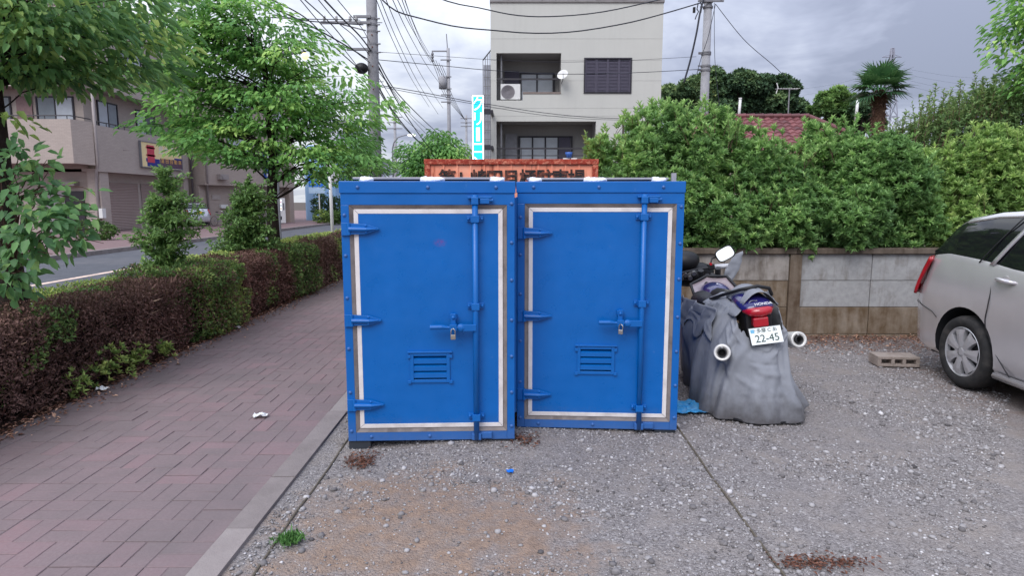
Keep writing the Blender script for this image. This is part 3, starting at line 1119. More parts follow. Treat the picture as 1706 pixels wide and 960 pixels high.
M_ORANGE = rusty_orange()
M_RUSTR = mat('rusted_rail', srgb(160, 62, 44), .85, var=.3, scale=18, dirt=srgb(230, 150, 120), dirt_scale=22, dirt_amt=.9, bump=.6, bscale=60)
ct = thing('orange_container', 'rusty orange container with black lettering behind the blue lockers', 'container', (0, 6.9, 0), (0, 0, 0))
cx0, cx1, cz = at(707, 270, 6.9).x, at(997, 270, 6.9).x, at(853, 265, 6.9).z
b = MB()
b.bx(cx0 + .05, cx1 - .05, .02, .05, .1, cz - .06)
b.bx(cx0 + .05, cx1 - .05, 2.35, 2.38, .1, cz - .06)
b.bx(cx0 + .02, cx0 + .05, .05, 2.35, .1, cz - .06)
b.bx(cx1 - .05, cx1 - .02, .05, 2.35, .1, cz - .06)
b.build('body', M_ORANGE, ct)
for x in (cx0, cx1 - .06):
    for y in (0, 2.34):
        MB().bx(x, x + .06, y, y + .06, 0, cz - .055).build('corner_post', M_RUSTR, ct, bevel=.004)
for y in (-.006, 2.34):
    MB().bx(cx0 - .004, cx1 + .004, y, y + .066, cz - .055, cz).build('top_rail', M_RUSTR, ct, bevel=.005)
for x in (cx0, cx1 - .05):
    MB().bx(x, x + .05, .062, 2.338, cz - .05, cz - .002).build('side_rail', M_RUSTR, ct)
MB().bx(cx0 + .05, cx1 - .05, .06, 2.34, cz - .045, cz - .03).build('roof', M_RUSTR, ct)
MB().bx(cx0 + .05, cx1 - .05, .0, 2.38, .02, .1).build('floor_frame', M_RUSTR, ct)
for k in range(11):
    x = cx0 + .2 + k * (cx1 - cx0 - .4) / 10
    MB().bx(x - .008, x + .008, .008, .02, .1, cz - .056).build('seam', M_ORANGE, ct)
M_INK = mat('black_lettering', (.012, .012, .012), .6, var=.3, scale=14, dirt=srgb(200, 110, 80), dirt_scale=12, dirt_amt=.35)
chars = list('第1嶋田月極駐車場')
cxs = [745, 768, 798, 824, 851, 880, 908, 934, 961]
for ch, px in zip(chars, cxs):
    p = at(px, 286.5, 6.9)
    text_mesh('letter', ch, .20, M_INK, ct, face_M((p.x, .005, p.z - .082)), .0015, sx=.95, bold=.0045)

# ------------------------------------------------------------------ concrete panel wall
def stain_mat(name, base, stain, amt, tanc=None):
    m = bpy.data.materials.new(name)
    m.use_nodes = True
    t = NT(m.node_tree)
    co = t.n('ShaderNodeTexCoord').outputs['Object']
    info = t.n('ShaderNodeObjectInfo').outputs['Random']
    off = t.n('ShaderNodeCombineXYZ', {0: t.math('MULTIPLY', info, 37.0), 1: 0.0, 2: 0.0}).outputs[0]
    pv = t.n('ShaderNodeVectorMath', {0: co, 1: off}, operation='ADD').outputs[0]
    n = t.noise(pv, 5, 7, .66, .3).outputs[0]
    col = t.ramp(t.noise(pv, 16, 5, .6).outputs[0], [(.3, tuple(c * .86 for c in base)), (.7, tuple(c * 1.1 for c in base))])
    mp = t.n('ShaderNodeMapping', {0: pv, 'Scale': (6, 6, .9)})
    st = t.noise(mp.outputs[0], 1.6, 6, .65, .2).outputs[0]
    f = t.ramp(t.math('ADD', t.math('MULTIPLY', n, .5), t.math('MULTIPLY', st, .5)), [(.53 - .16 * amt, (0, 0, 0)), (.72 - .14 * amt, (.92,) * 3)])
    col = t.mix(f, col, stain)
    b = t.n('ShaderNodeBump', {'Height': t.noise(pv, 45, 6, .65).outputs[0], 'Strength': .12, 'Distance': .012})
    p = t.n('ShaderNodeBsdfPrincipled', {'Base Color': col, 'Roughness': .92, 'Specular IOR Level': .15, 'Normal': b.outputs[0]})
    t.n('ShaderNodeOutputMaterial', {0: p.outputs[0]})
    return m


W_TOP = stain_mat('wall_panel_stained', srgb(158, 152, 146), srgb(98, 88, 78), .5)
W_PALE = stain_mat('wall_panel_pale', srgb(160, 160, 160), srgb(116, 110, 104), .22)
W_LOW = stain_mat('wall_panel_muddy', srgb(140, 128, 114), srgb(96, 78, 58), .85)
W_POST = stain_mat('wall_post', srgb(124, 112, 99), srgb(84, 68, 54), .6)
W_CAP = stain_mat('wall_coping', srgb(112, 101, 91), srgb(68, 58, 49), .7)
WY = 7.64
wall = thing('panel_wall', 'weathered precast concrete panel wall with stained posts below the green shrubs', 'wall', (3, WY, 0))
posts = [-.1, 1.62, 3.36, 5.12, 6.9, 8.7]
for px in posts:
    MB().bx(px - .07, px + .07, WY - .012, WY + .14, -.3, .985).build('post', W_POST, wall, W=True, bevel=.006)
for i in range(len(posts) - 1):
    a, c = posts[i] + .073, posts[i + 1] - .073
    for k, (z0, z1) in enumerate(((-.3, .018), (.022, .345), (.350, .665), (.670, .984))):
        m_ = (W_LOW, W_LOW, W_PALE if i >= 2 else W_LOW, W_TOP if i < 2 else W_PALE)[k]
        cut = a + (c - a) * .52
        for (u0, u1) in ((a, cut - .003), (cut + .003, c)):
            yo = RNG.normal(0, .003)
            MB().bx(u0, u1, WY + .02 + yo, WY + .065, z0, z1).build('panel', m_, wall, W=True, bevel=.006)
    MB().bx(posts[i] + (.0 if i else -.07) + .002, posts[i + 1] - .002, WY - .03, WY + .15, .988, 1.055).build('coping', W_CAP, wall, W=True, bevel=.008)

# ------------------------------------------------------------------ concrete block on the ground
M_BLOCK = mat('block_concrete', srgb(158, 146, 138), .92, var=.12, scale=18, bump=.6, bscale=120, dirt=srgb(112, 98, 90), dirt_scale=7, dirt_amt=.6)
q = gnd(1497, 611)
bl = thing('concrete_block', 'hollow concrete block lying on its side near the silver car wheel', 'block', (q.x, q.y, -.005), (0, 0, math.radians(-6)))
b = MB()
L2, D2, Hh = .195, .21, .10
b.bx(-L2, L2, 0, D2, Hh - .027, Hh)
b.bx(-L2, L2, 0, D2, 0, .027)
for x0, x1 in ((-L2, -.160), (-.068, -.036), (.036, .068), (.160, L2)):
    b.bx(x0, x1, .0, D2, .027, Hh - .027)
b.build('block_shell', M_BLOCK, bl, bevel=.004)
MB().bx(-L2 + .01, L2 - .01, .09, .12, .028, Hh - .028).build('web', M_BLOCK, bl)

# ------------------------------------------------------------------ motorcycle
M_TYRE = mat('tyre_rubber', (.018, .018, .019), .85, var=.2, scale=20, dirt=srgb(96, 90, 86), dirt_scale=5, dirt_amt=.35)
M_CHROME = mat('muffler_metal', srgb(214, 214, 212), .22, metal=1.0, var=.06, scale=20)
M_WHITEMET = mat('brushed_white_metal', srgb(226, 224, 220), .38, metal=.35, var=.05)
M_NAVY = mat('navy_gloss_paint', srgb(36, 34, 96), .18, var=.05, coat=.6)
M_RED = mat('red_lens', srgb(172, 10, 32), .18, var=.15, scale=12, spec=.6, coat=.5)
M_DARK = mat('dark_frame', (.02, .02, .023), .5, var=.2)
M_SEAT = mat('seat_vinyl', (.016, .016, .022), .45, var=.15, bump=.2, bscale=150)
M_MIRROR = mat('mirror_glass', (.92, .93, .95), .03, metal=1.0, var=.0)
M_PLATE = mat('plate_white', srgb(228, 232, 230), .4, var=.03)
M_PGREEN = mat('plate_dark_green', srgb(30, 66, 58), .5, var=.05)
M_TAPE = mat('pale_grip', srgb(196, 198, 204), .6, var=.1, scale=30, bump=.3)

bk = thing('motorcycle', 'motorcycle leaning left with red tail light and twin silver mufflers', 'motorcycle', (1.95, 4.95, 0), (0, math.radians(-8), math.radians(-2)))


def wheel_mb(b, c, R, w, nseg=28):
    M = Matrix.Translation(Vector(c)) @ Matrix.Rotation(PI / 2, 4, 'Y')
    b.lathe([(R * .70, -w * .42), (R * .86, -w * .5), (R * .97, -w * .33), (R, 0), (R * .97, w * .33), (R * .86, w * .5), (R * .70, w * .42), (R * .66, 0), (R * .70, -w * .42)], nseg, M)


for (nm, y, R, w) in (('rear_wheel', 0, .31, .16), ('front_wheel', 1.42, .30, .12)):
    b = MB()
    wheel_mb(b, (0, y, R), R, w)
    wo = b.build(nm, M_TYRE, bk, smooth=True)
    b = MB()
    for k in range(3):
        a = k * 2 * PI / 3
        b.box((0, y + math.cos(a) * R * .35, R + math.sin(a) * R * .35), (.04, .05, R * .62), Matrix.Rotation(a - PI / 2, 3, 'X'))
    b.cyl((-w * .5, y, R), (w * .5, y, R), .045)
    b.build('rim', M_STEEL, wo)
b = MB()
b.bx(-.11, .11, .35, 1.0, .16, .52)
b.tube([(0, .05, .31), (0, .45, .33)], .045, 8)
b.tube([(-.10, .42, .4), (-.1, .9, .85), (-.02, 1.12, .92)], .025, 8)
b.tube([(.10, .42, .4), (.1, .9, .85), (.02, 1.12, .92)], .025, 8)
b.tube([(-.09, 1.42, .3), (-.08, 1.1, .98)], .028, 8)
b.tube([(.09, 1.42, .3), (.08, 1.1, .98)], .028, 8)
b.build('frame', M_DARK, bk)
# fairing / fuel tank / seat
b = MB()
b.ell((-.05, .80, .775), (.140, .27, .125), 20, 12)
b.build('fuel_tank', M_NAVY, bk, smooth=True)
b = MB()
b.tube([(-.26, .62, .78), (-.24, .86, .90), (-.06, 1.0, .935), (.10, .90, .92), (.14, .62, .80)], .013, 8)
b.build('trim_edge', M_BLACK, bk, smooth=True)
b = MB()
b.tube([(-.08, .62, .78), (0.0, .40, .745), (0, .15, .82), (0, .02, .83)], [.10, .13, .10, .05], 12)
b.build('seat', M_SEAT, bk, smooth=True)
b = MB()
b.ell((-.20, .62, .775), (.10, .20, .09), 16, 10)
b.build('knee_pad', M_SEAT, bk, smooth=True)
b = MB()
b.ell((-.12, 1.36, .92), (.23, .15, .12), 16, 10)
b.ell((-.20, 1.26, 1.07), (.16, .12, .10), 14, 9)
b.build('fairing', M_BLACK, bk, smooth=True)
b = MB()
b.ell((-.16, 1.14, .94), (.10, .05, .05), 14, 8)
b.build('instrument_panel', M_BLACK, bk, smooth=True)
for k, (x, z) in enumerate(((-.11, .975), (-.03, .98), (-.07, .94), (-.15, .95))):
    MB().cyl((x - .12, 1.07, z - .02), (x - .12, 1.10, z - .01), .021, n=14).build('gauge', M_STEEL, bk)
# handlebar
b = MB()
b.tube([(-.48, .90, .975), (-.32, 1.03, .985), (-.13, 1.16, .985), (.06, 1.19, .985), (.26, 1.145, .975)], .012, 8)
rim = catmull([(-.255, .62, .775), (-.235, .86, .895), (-.06, 1.0, .93), (.10, .90, .915), (.138, .62, .795)], 21)
low_ = catmull([(-.20, .60, .76), (-.16, .80, .83), (-.05, .90, .85), (.06, .82, .845), (.09, .60, .77)], 21)
MB().grid([rim, [(p * .5 + q * .5) + Vector((0, 0, -.012)) for p, q in zip(rim, low_)], low_]).build('tank_reflection_panel', mat('pale_reflection_tone', srgb(150, 138, 142), .22, var=.12, scale=8), bk, smooth=True, solid=.004)  # added pale sheet stands in for the sky reflected in the tank
b = MB()
b.tube([(-.48, .90, .975), (-.32, 1.03, .985), (-.13, 1.16, .985), (.06, 1.19, .985), (.26, 1.145, .975)], .012, 8)
hb = b.build('handlebar', M_DARK, bk, smooth=True)
for s in (-1, 1):
    ga, gb = ((Vector((.075, 1.186, .985)), Vector((.25, 1.148, .976))) if s > 0 else (Vector((-.34, 1.01, .984)), Vector((-.47, .905, .976))))
    MB().tube([ga, gb], .0235, 12).build('grip', M_TAPE, hb, smooth=True)
    MB().box(ga - (gb - ga).normalized() * .035, (.06, .05, .055)).build('switch_box', M_BLACK, hb, bevel=.008)
    MB().tube([ga + Vector((0, .04, 0)), gb + Vector((-s * .05, .07, -.01)), gb + Vector((s * .03, .05, -.02))], .007, 6).build('brake_lever', M_STEEL, hb)
MB().cyl((.035, 1.16, 1.018), (.035, 1.185, 1.018), .013, n=10).build('kill_switch', M_RED, hb)
# mirrors
for s, lx, lz in ((1, .185, 1.095), (-1, -.52, 1.13)):
    b = MB()
    b.tube([(-.13 + s * .16, 1.19, .99), (-.13 + s * .2, 1.24, 1.06), (lx - s * .05, 1.24, lz - .02)], .008, 6)
    R = Matrix.Rotation(math.radians(-14 * s - 8), 3, 'Y') @ Matrix.Rotation(math.radians(-15), 3, 'X')
    rr = []
    for i in range(24):
        a = 2 * PI * i / 24
        ca, sa = math.cos(a), math.sin(a)
        rr.append((math.copysign(abs(ca) ** .55, ca), math.copysign(abs(sa) ** .55, sa)))
    vs = []
    for (sc_, y) in ((.66, .05), (.96, .03), (1.06, .0), (1.0, -.004)):
        vs.append([Vector((lx, 1.20 + y, lz)) + R @ Vector((u_ * .086 * sc_, 0, v_ * .060 * sc_)) for u_, v_ in rr])
    b.grid(vs, close=True)
    b.add(vs[0], [list(range(24))])
    mi = b.build('mirror', M_BLACK, bk, smooth=True)
    pl = [Vector((lx, 1.195, lz)) + R @ Vector((u_ * .080, 0, v_ * .055)) for u_, v_ in rr]
    MB().add(pl, [list(range(24))[::-1]]).build('mirror_glass', M_MIRROR, mi)
# tail: cowl, light, plate
b = MB()
cow = []
for i, (y, hw, z, th) in enumerate(((.18, .10, .875, .05), (.0, .115, .870, .06), (-.12, .12, .855, .050), (-.20, .115, .838, .035), (-.235, .10, .825, .012))):
    row = []
    for k in range(15):
        a = PI * k / 14
        row.append((-hw * math.cos(a), y + .03 * (1 - math.sin(a)), z - .02 + th * math.sin(a) ** .8))
    cow.append(row)
b.grid(cow)
b.build('tail_cowl', M_NAVY, bk, smooth=True, solid=.006)
b = MB()
b.tube([(-.108, -.185, .812), (-.06, -.232, .804), (0, -.245, .80), (.06, -.232, .804), (.108, -.185, .812)], [.012, .034, .039, .034, .012], 12)
tl = b.build('tail_light', M_RED, bk, smooth=True)
MB().bx(-.062, .050, -.262, -.20, .690, .764).build('number_lamp_lens', M_RED, tl, bevel=.012)
MB().bx(-.10, .10, -.20, -.04, .60, .815).build('tail_housing', M_BLACK, bk, bevel=.02)
text_mesh('emblem', 'HONDA', .034, M_PAPER, bk, face_M((.03, -.232, .858), 0, math.radians(50)), .001, sx=1.0)
Rp = Matrix.Rotation(math.radians(-24), 3, 'X')
pc = Vector((.010, -.290, .632))
RpZ = Matrix.Rotation(math.radians(4), 3, 'Y')
b = MB()
b.box(pc, (.230, .004, .125), Rp @ RpZ.inverted() if False else Rp)
pl = b.build('licence_plate', M_PLATE, bk, bevel=.001)
b = MB().box(pc + Vector((0, .014, 0)), (.236, .012, .131), Rp)
b.build('plate_holder', M_BLACK, bk)
Mp = Matrix.Translation(pc) @ Rp.to_4x4() @ Matrix.Translation((0, -.003, 0)) @ Matrix.Rotation(PI / 2, 4, 'X')
text_mesh('plate_number', '22-45', .078, M_PGREEN, pl, Mp @ Matrix.Translation((.004, -.022, 0)), .0008, sx=.98)
text_mesh('plate_region', '多摩 C あ', .036, M_PGREEN, pl, Mp @ Matrix.Translation((.012, .038, 0)), .0008, sx=.98)
MB().box(pc + Rp @ Vector((-.092, -.003, .040)), (.026, .002, .026), Rp).build('plate_sticker', mat('pale_blue_sticker', srgb(110, 180, 215), .5), pl)
for q in (-.075, .075):
    MB().cyl(pc + Rp @ Vector((q, -.006, .045)), pc + Rp @ Vector((q, .0, .045)), .006, n=8).build('plate_bolt', M_STEEL, pl)
# exhausts
for s, y0 in ((-1, -.365), (1, -.142)):
    x0, z0 = (-.338, .565) if s < 0 else (.300, .530)
    a = Vector((-.15, .33, .40)) if s < 0 else Vector((.27, .55, .38))
    e = Vector((x0, y0, z0 + .0))
    d = (e - a).normalized()
    M = Matrix.Translation(e) @ d.to_track_quat('Z', 'X').to_matrix().to_4x4()
    b = MB()
    b.lathe([(.035, -.55), (.060, -.45), (.062, -.03), (.060, -.005), (.054, 0), (.036, -.012), (.033, -.02)], 24, M)
    ex = b.build('muffler', M_WHITEMET, bk, smooth=True)
    b = MB()
    b.lathe([(.033, -.02), (.029, .012), (.025, .012), (.025, -.06), (0.001, -.06)], 20, M)
    b.build('outlet_pipe', M_DARK, ex, smooth=True)
    MB().cyl(M @ Vector((.05, 0, -.02)), M @ Vector((.03, 0, .006)), .008, n=8).build('outlet_bracket', M_STEEL, ex)
# grab rail
b = MB()
b.tube([(-.24, .42, .81), (-.16, .18, .885), (-.05, .02, .940), (.07, -.01, .955), (.17, .03, .92), (.21, .10, .855)], .014, 10)
b.build('grab_rail', M_BLACK, bk, smooth=True)
MB().tube([(-.1, .45, .3), (-.24, .5, .02), (-.27, .5, .005)], .012, 8).build('side_stand', M_DARK, bk)

# torn cover
def cover_mat():
    m = bpy.data.materials.new('grey_cover_cloth')
    m.use_nodes = True
    t = NT(m.node_tree)
    co = t.n('ShaderNodeTexCoord').outputs['Object']
    n = t.noise(co, 5, 6, .6, .4).outputs[0]
    col = t.ramp(n, [(.3, srgb(126, 129, 136)), (.7, srgb(143, 146, 153))])
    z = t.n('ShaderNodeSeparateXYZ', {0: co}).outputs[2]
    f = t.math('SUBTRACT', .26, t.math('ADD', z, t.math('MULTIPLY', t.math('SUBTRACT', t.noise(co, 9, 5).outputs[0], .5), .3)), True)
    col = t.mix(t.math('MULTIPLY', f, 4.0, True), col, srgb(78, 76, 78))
    mp = t.n('ShaderNodeMapping', {0: co, 'Scale': (7, 7, 2.2)})
    b1 = t.n('ShaderNodeBump', {'Height': t.noise(mp.outputs[0], 1.3, 3, .5, .6).outputs[0], 'Strength': .35, 'Distance': .04})
    rd = t.noise(co, 4.2, 4, .55, .8)
    rd.noise_type = 'RIDGED_MULTIFRACTAL'
    b1 = t.n('ShaderNodeBump', {'Height': rd.outputs[0], 'Strength': .12, 'Distance': .012, 'Normal': b1.outputs[0]})
    b2 = t.n('ShaderNodeBump', {'Height': t.noise(co, 260, 3, .5).outputs[0], 'Strength': .25, 'Distance': .002, 'Normal': b1.outputs[0]})
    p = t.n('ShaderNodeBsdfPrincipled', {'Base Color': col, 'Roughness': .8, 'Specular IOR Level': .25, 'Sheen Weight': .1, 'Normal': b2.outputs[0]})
    t.n('ShaderNodeOutputMaterial', {0: p.outputs[0]})
    return m


M_COVER = cover_mat()
cv_root = thing('motorcycle_cover', 'torn grey cloth cover draped over the motorcycle down to the gravel', 'cover', (1.75, 5.1, 0))


# rings run from the left front round the tail to the right front
top = [(1.52, 6.05, .84), (1.50, 5.75, .76), (1.53, 5.42, .745), (1.62, 5.12, .79), (1.675, 4.90, .77), (1.72, 4.76, .645), (1.87, 4.70, .575), (2.00, 4.735, .635), (2.06, 4.88, .76), (2.05, 5.10, .85), (2.03, 5.45, .85), (2.02, 5.85, .82)]
m1 = [(1.53, 6.05, .58), (1.52, 5.75, .56), (1.50, 5.40, .55), (1.545, 5.08, .60), (1.585, 4.84, .58), (1.66, 4.69, .50), (1.86, 4.63, .47), (1.995, 4.69, .50), (2.06, 4.84, .60), (2.08, 5.10, .64), (2.10, 5.45, .66), (2.10, 5.85, .66)]
m2 = [(1.58, 6.05, .30), (1.54, 5.75, .30), (1.49, 5.35, .30), (1.485, 5.02, .32), (1.535, 4.80, .32), (1.64, 4.645, .28), (1.85, 4.58, .26), (2.01, 4.64, .28), (2.085, 4.81, .32), (2.13, 5.10, .34), (2.15, 5.45, .35), (2.15, 5.85, .35)]
bo = [(1.64, 6.05, .02), (1.58, 5.75, .015), (1.51, 5.35, .01), (1.455, 4.98, .01), (1.49, 4.74, .01), (1.57, 4.595, .012), (1.83, 4.50, .012), (2.07, 4.54, .012), (2.21, 4.73, .075), (2.17, 5.05, .05), (2.19, 5.45, .08), (2.2, 5.85, .1)]
NU, NV = 190, 70
# the drape folds of the cloth: start and end along the skirt, height, width
CREASES = [(.475, .22, .40, 1.0, .036, .05), (.43, .02, .375, .95, .030, .045), (.445, .25, .36, .62, -.022, .035), (.675, .10, .655, 1.0, .034, .05), (.63, .12, .60, 1.0, -.020, .05), (.70, .30, .73, 1.0, .030, .05),
           (.50, .20, .545, .30, -.018, .04), (.545, .30, .60, .22, -.018, .04), (.49, .36, .54, .55, .012, .04), (.52, .62, .50, 1.0, .022, .06), (.575, .5, .57, 1.0, .014, .05),
           (.46, .79, .57, .765, -.010, .018), (.57, .765, .65, .79, -.010, .018), (.32, .0, .24, 1.0, .032, .05), (.29, .2, .21, .8, -.02, .04), (.20, .05, .13, 1.0, .028, .05), (.36, .0, .30, .45, .020, .03), (.385, .05, .33, .5, -.018, .03), (.10, .0, .17, .7, -.02, .05), (.655, .0, .70, .4, .018, .035), (.41, .55, .47, .98, -.016, .04), (.40, .10, .47, .20, .022, .025), (.39, .22, .45, .40, .018, .022), (.66, .22, .58, .34, .016, .025), (.69, .12, .64, .30, .014, .02), (.50, .42, .60, .46, -.010, .022), (.53, .52, .64, .60, .012, .03), (.46, .62, .53, .70, .014, .03), (.37, .38, .43, .60, .016, .025), (.60, .72, .68, .92, .02, .03)]
rings = [catmull(r, NU) for r in (top, m1, m2, bo)]
rows = []
for j in range(NV):
    tv = j / (NV - 1)
    row = []
    for i in range(NU):
        colp = catmull([r[i] for r in rings], 1 + 2) if False else None
        pts = [r[i] for r in rings]
        t = tv * 3
        k = min(int(t), 2)
        u_ = t - k
        p0, p1, p2, p3 = pts[max(k - 1, 0)], pts[k], pts[k + 1], pts[min(k + 2, 3)]
        p = .5 * ((2 * p1) + (-p0 + p2) * u_ + (2 * p0 - 5 * p1 + 4 * p2 - p3) * u_ ** 2 + (-p0 + 3 * p1 - 3 * p2 + p3) * u_ ** 3)
        s = i / (NU - 1)
        # outward direction in plan from the bike axis
        ax = Vector((1.83, max(5.0, p.y), p.z))
        o_ = (p - ax)
        o_.z = 0
        o_ = o_.normalized() if o_.length > 1e-4 else Vector((0, -1, 0))
        fold = .022 * fnoise((s * 6, tv * 1.8), 1.0, 9) + .007 * fnoise((s * 20, tv * 4), 1.0, 2)
        fold += .022 * math.sin(s * 62 + 2.5 * fnoise((s * 5, tv), 1.0, 4)) * tv ** 2.6
        for (s0, t0, s1, t1, h_, w_) in CREASES:
            ex, ey = (s1 - s0) * 3.4, (t1 - t0) * 1.0
            px_, py_ = (s - s0) * 3.4, tv - t0
            k_ = max(0.0, min(1.0, (px_ * ex + py_ * ey) / (ex * ex + ey * ey)))
            wob = .02 * math.sin(k_ * 7 + s0 * 50)
            d_ = math.hypot(px_ - ex * k_ + wob, py_ - ey * k_)
            fold += h_ * math.exp(-(d_ / w_) ** 2) * (.35 + .65 * math.sin(PI * min(1, k_ * .8 + .2)))
        rag = 0
        if j < 5:
            rag = (.05 * fnoise((s * 30, 0), 1.0, 31) + .03 * fnoise((s * 90, 0), 1.0, 13)) * (5 - j) / 5
        p = p + o_ * fold + Vector((0, 0, rag))
        if j == NV - 1:
            p.z = max(.004, p.z + .012 * fnoise((s * 40, 0), 1, 8))
        row.append(p)
    rows.append(row)
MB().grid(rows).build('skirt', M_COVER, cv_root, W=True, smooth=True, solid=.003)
# the flap over the tail hump
rows = []
for j in range(16):
    tv = j / 15
    y = 5.16 - tv * .37
    row = []
    for i in range(14):
        s = i / 13
        w = .155 - .03 * tv + .015 * math.sin(tv * 9)
        cxx = 1.88 - .02 * tv
        x = cxx + (s - .5) * 2 * w * (1 + (.22 * fnoise((tv * 8, s * 2), 1, 6) if i in (0, 13) else 0))
        z = .945 - .015 * tv - .10 * (2 * s - 1) ** 2
        row.append((x, y, z + .012 * fnoise((x * 9, y * 9), 1, 3)))
    rows.append(row)
MB().grid(rows).build('tail_flap', M_COVER, cv_root, W=True, smooth=True, solid=.003)
# loose torn lap hanging on the left shoulder
rows = []
for j in range(18):
    tv = j / 17
    row = []
    for i in range(22):
        s = i / 21
        y = 5.62 - s * .72
        x = 1.525 + .08 * s - .05 * tv + .018 * math.sin(s * 22 + tv * 4)
        z = .775 - .26 * tv * (.55 + .5 * math.sin(s * 7.5) ** 2) + .02 * fnoise((s * 7, tv * 3), 1, 7)
        row.append((x - .03 + .012 * fnoise((s * 12, tv * 6), 1, 1), y, z))
    rows.append(row)
MB().grid(rows).build('torn_lap', M_COVER, cv_root, W=True, smooth=True, solid=.003)
# sheet over the seat on the left shoulder (between seat and skirt)
rows = []
for j in range(12):
    tv = j / 11
    row = []
    for i in range(22):
        s = i / 21
        y = 5.30 - .52 * s
        x = 1.575 + .095 * s + (.26 - .10 * s) * tv
        z = .775 + (.10 + .03 * s) * math.sin(tv * 1.5) + .022 * fnoise((s * 7, tv * 4), 1, 17) - .03 * s
        row.append((x, y, z))
    rows.append(row)
MB().grid(rows).build('shoulder_sheet', M_COVER, cv_root, W=True, smooth=True, solid=.003)
# shreds of cover tied at the right grip
rows = []
for j in range(14):
    tv = j / 13
    row = []
    for i in range(5):
        s = i / 4
        x = 2.115 - .11 * tv + (s - .5) * (.055 + .07 * math.sin(tv * 3)) + .01 * fnoise((tv * 9, s), 1)
        row.append((x, 6.04 - .03 * s + .02 * fnoise((tv * 6, s * 3), 1, 2), 1.13 - .30 * tv + .03 * (s - .5)))
    rows.append(row)
MB().grid(rows).build('cover_shred', M_COVER, cv_root, W=True, smooth=True, solid=.004)
# elastic hem lying on the gravel
b = MB()
b.tube([(1.60 + .02, 4.575, .02), (1.72, 4.53, .014), (1.86, 4.512, .012), (2.0, 4.53, .014), (2.06, 4.57, .03)], .011, 8)
b.build('hem_cord', M_BLACK, cv_root, W=True, smooth=True)

# blue sheet under the cover
M_TARP = mat('blue_tarpaulin', srgb(60, 150, 205), .55, var=.15, scale=20, dirt=srgb(150, 180, 200), dirt_scale=12, dirt_amt=.6)
rows = []
for j in range(12):
    row = []
    for i in range(12):
        x, y = 1.17 + .30 * i / 11 + random.gauss(0, .012), 4.72 + .34 * j / 11 + random.gauss(0, .012)
        row.append((x, y, lot_z(x, y) + .02 + .02 * random.random()))
    rows.append(row)
tag(MB().grid(rows).build('blue_sheet', M_TARP, None, solid=.002), 'crumpled light blue sheet on the ground between locker and motorcycle', 'sheet')

# ------------------------------------------------------------------ cars
M_GLASS = mat('dark_car_glass', (.010, .011, .013), .06, var=.1, spec=.6)
M_WHEELC = mat('wheel_cover', srgb(186, 186, 190), .35, metal=.5, var=.06)


def car_paint(name, base):
    m = bpy.data.materials.new(name)
    m.use_nodes = True
    t = NT(m.node_tree)
    co = t.n('ShaderNodeTexCoord').outputs['Object']
    col = t.ramp(t.noise(co, 2.5, 5, .6).outputs[0], [(.3, tuple(c * .94 for c in base)), (.7, tuple(c * 1.04 for c in base))])
    z = t.n('ShaderNodeSeparateXYZ', {0: co}).outputs[2]
    f = t.math('SUBTRACT', .42, t.math('ADD', z, t.math('MULTIPLY', t.noise(co, 6, 6, .65).outputs[0], .3)), True)
    col = t.mix(t.math('MULTIPLY', f, 1.2, True), col, srgb(150, 142, 138))
    fl = t.n('ShaderNodeBump', {'Height': t.noise(co, 900, 2).outputs[0], 'Strength': .04, 'Distance': .002})
    p = t.n('ShaderNodeBsdfPrincipled', {'Base Color': col, 'Roughness': .22, 'Metallic': .50, 'Specular IOR Level': .5, 'Coat Weight': .8, 'Coat Roughness': .05, 'Normal': fl.outputs[0]})
    t.n('ShaderNodeOutputMaterial', {0: p.outputs[0]})
    return m


def body_ring(x, w, zb, zt, full, crown=.02):
    """half ring, from the underside centre up round the side to the top centre (right side, +y)"""
    return [(x, 0, zb), (x, w * .80, zb), (x, w * .93, zb + .02), (x, w * .975, zb + .07), (x, w * (.985 + .010 * full), zb + .20), (x, w * (.995 + .005 * full), .58), (x, w * 1.0, .70), (x, w * .985, .82),
            (x, w * .955, zt - .06), (x, w * .925, zt - .012), (x, w * .88, zt), (x, w * .45, zt + crown), (x, 0, zt + crown * 1.2)]


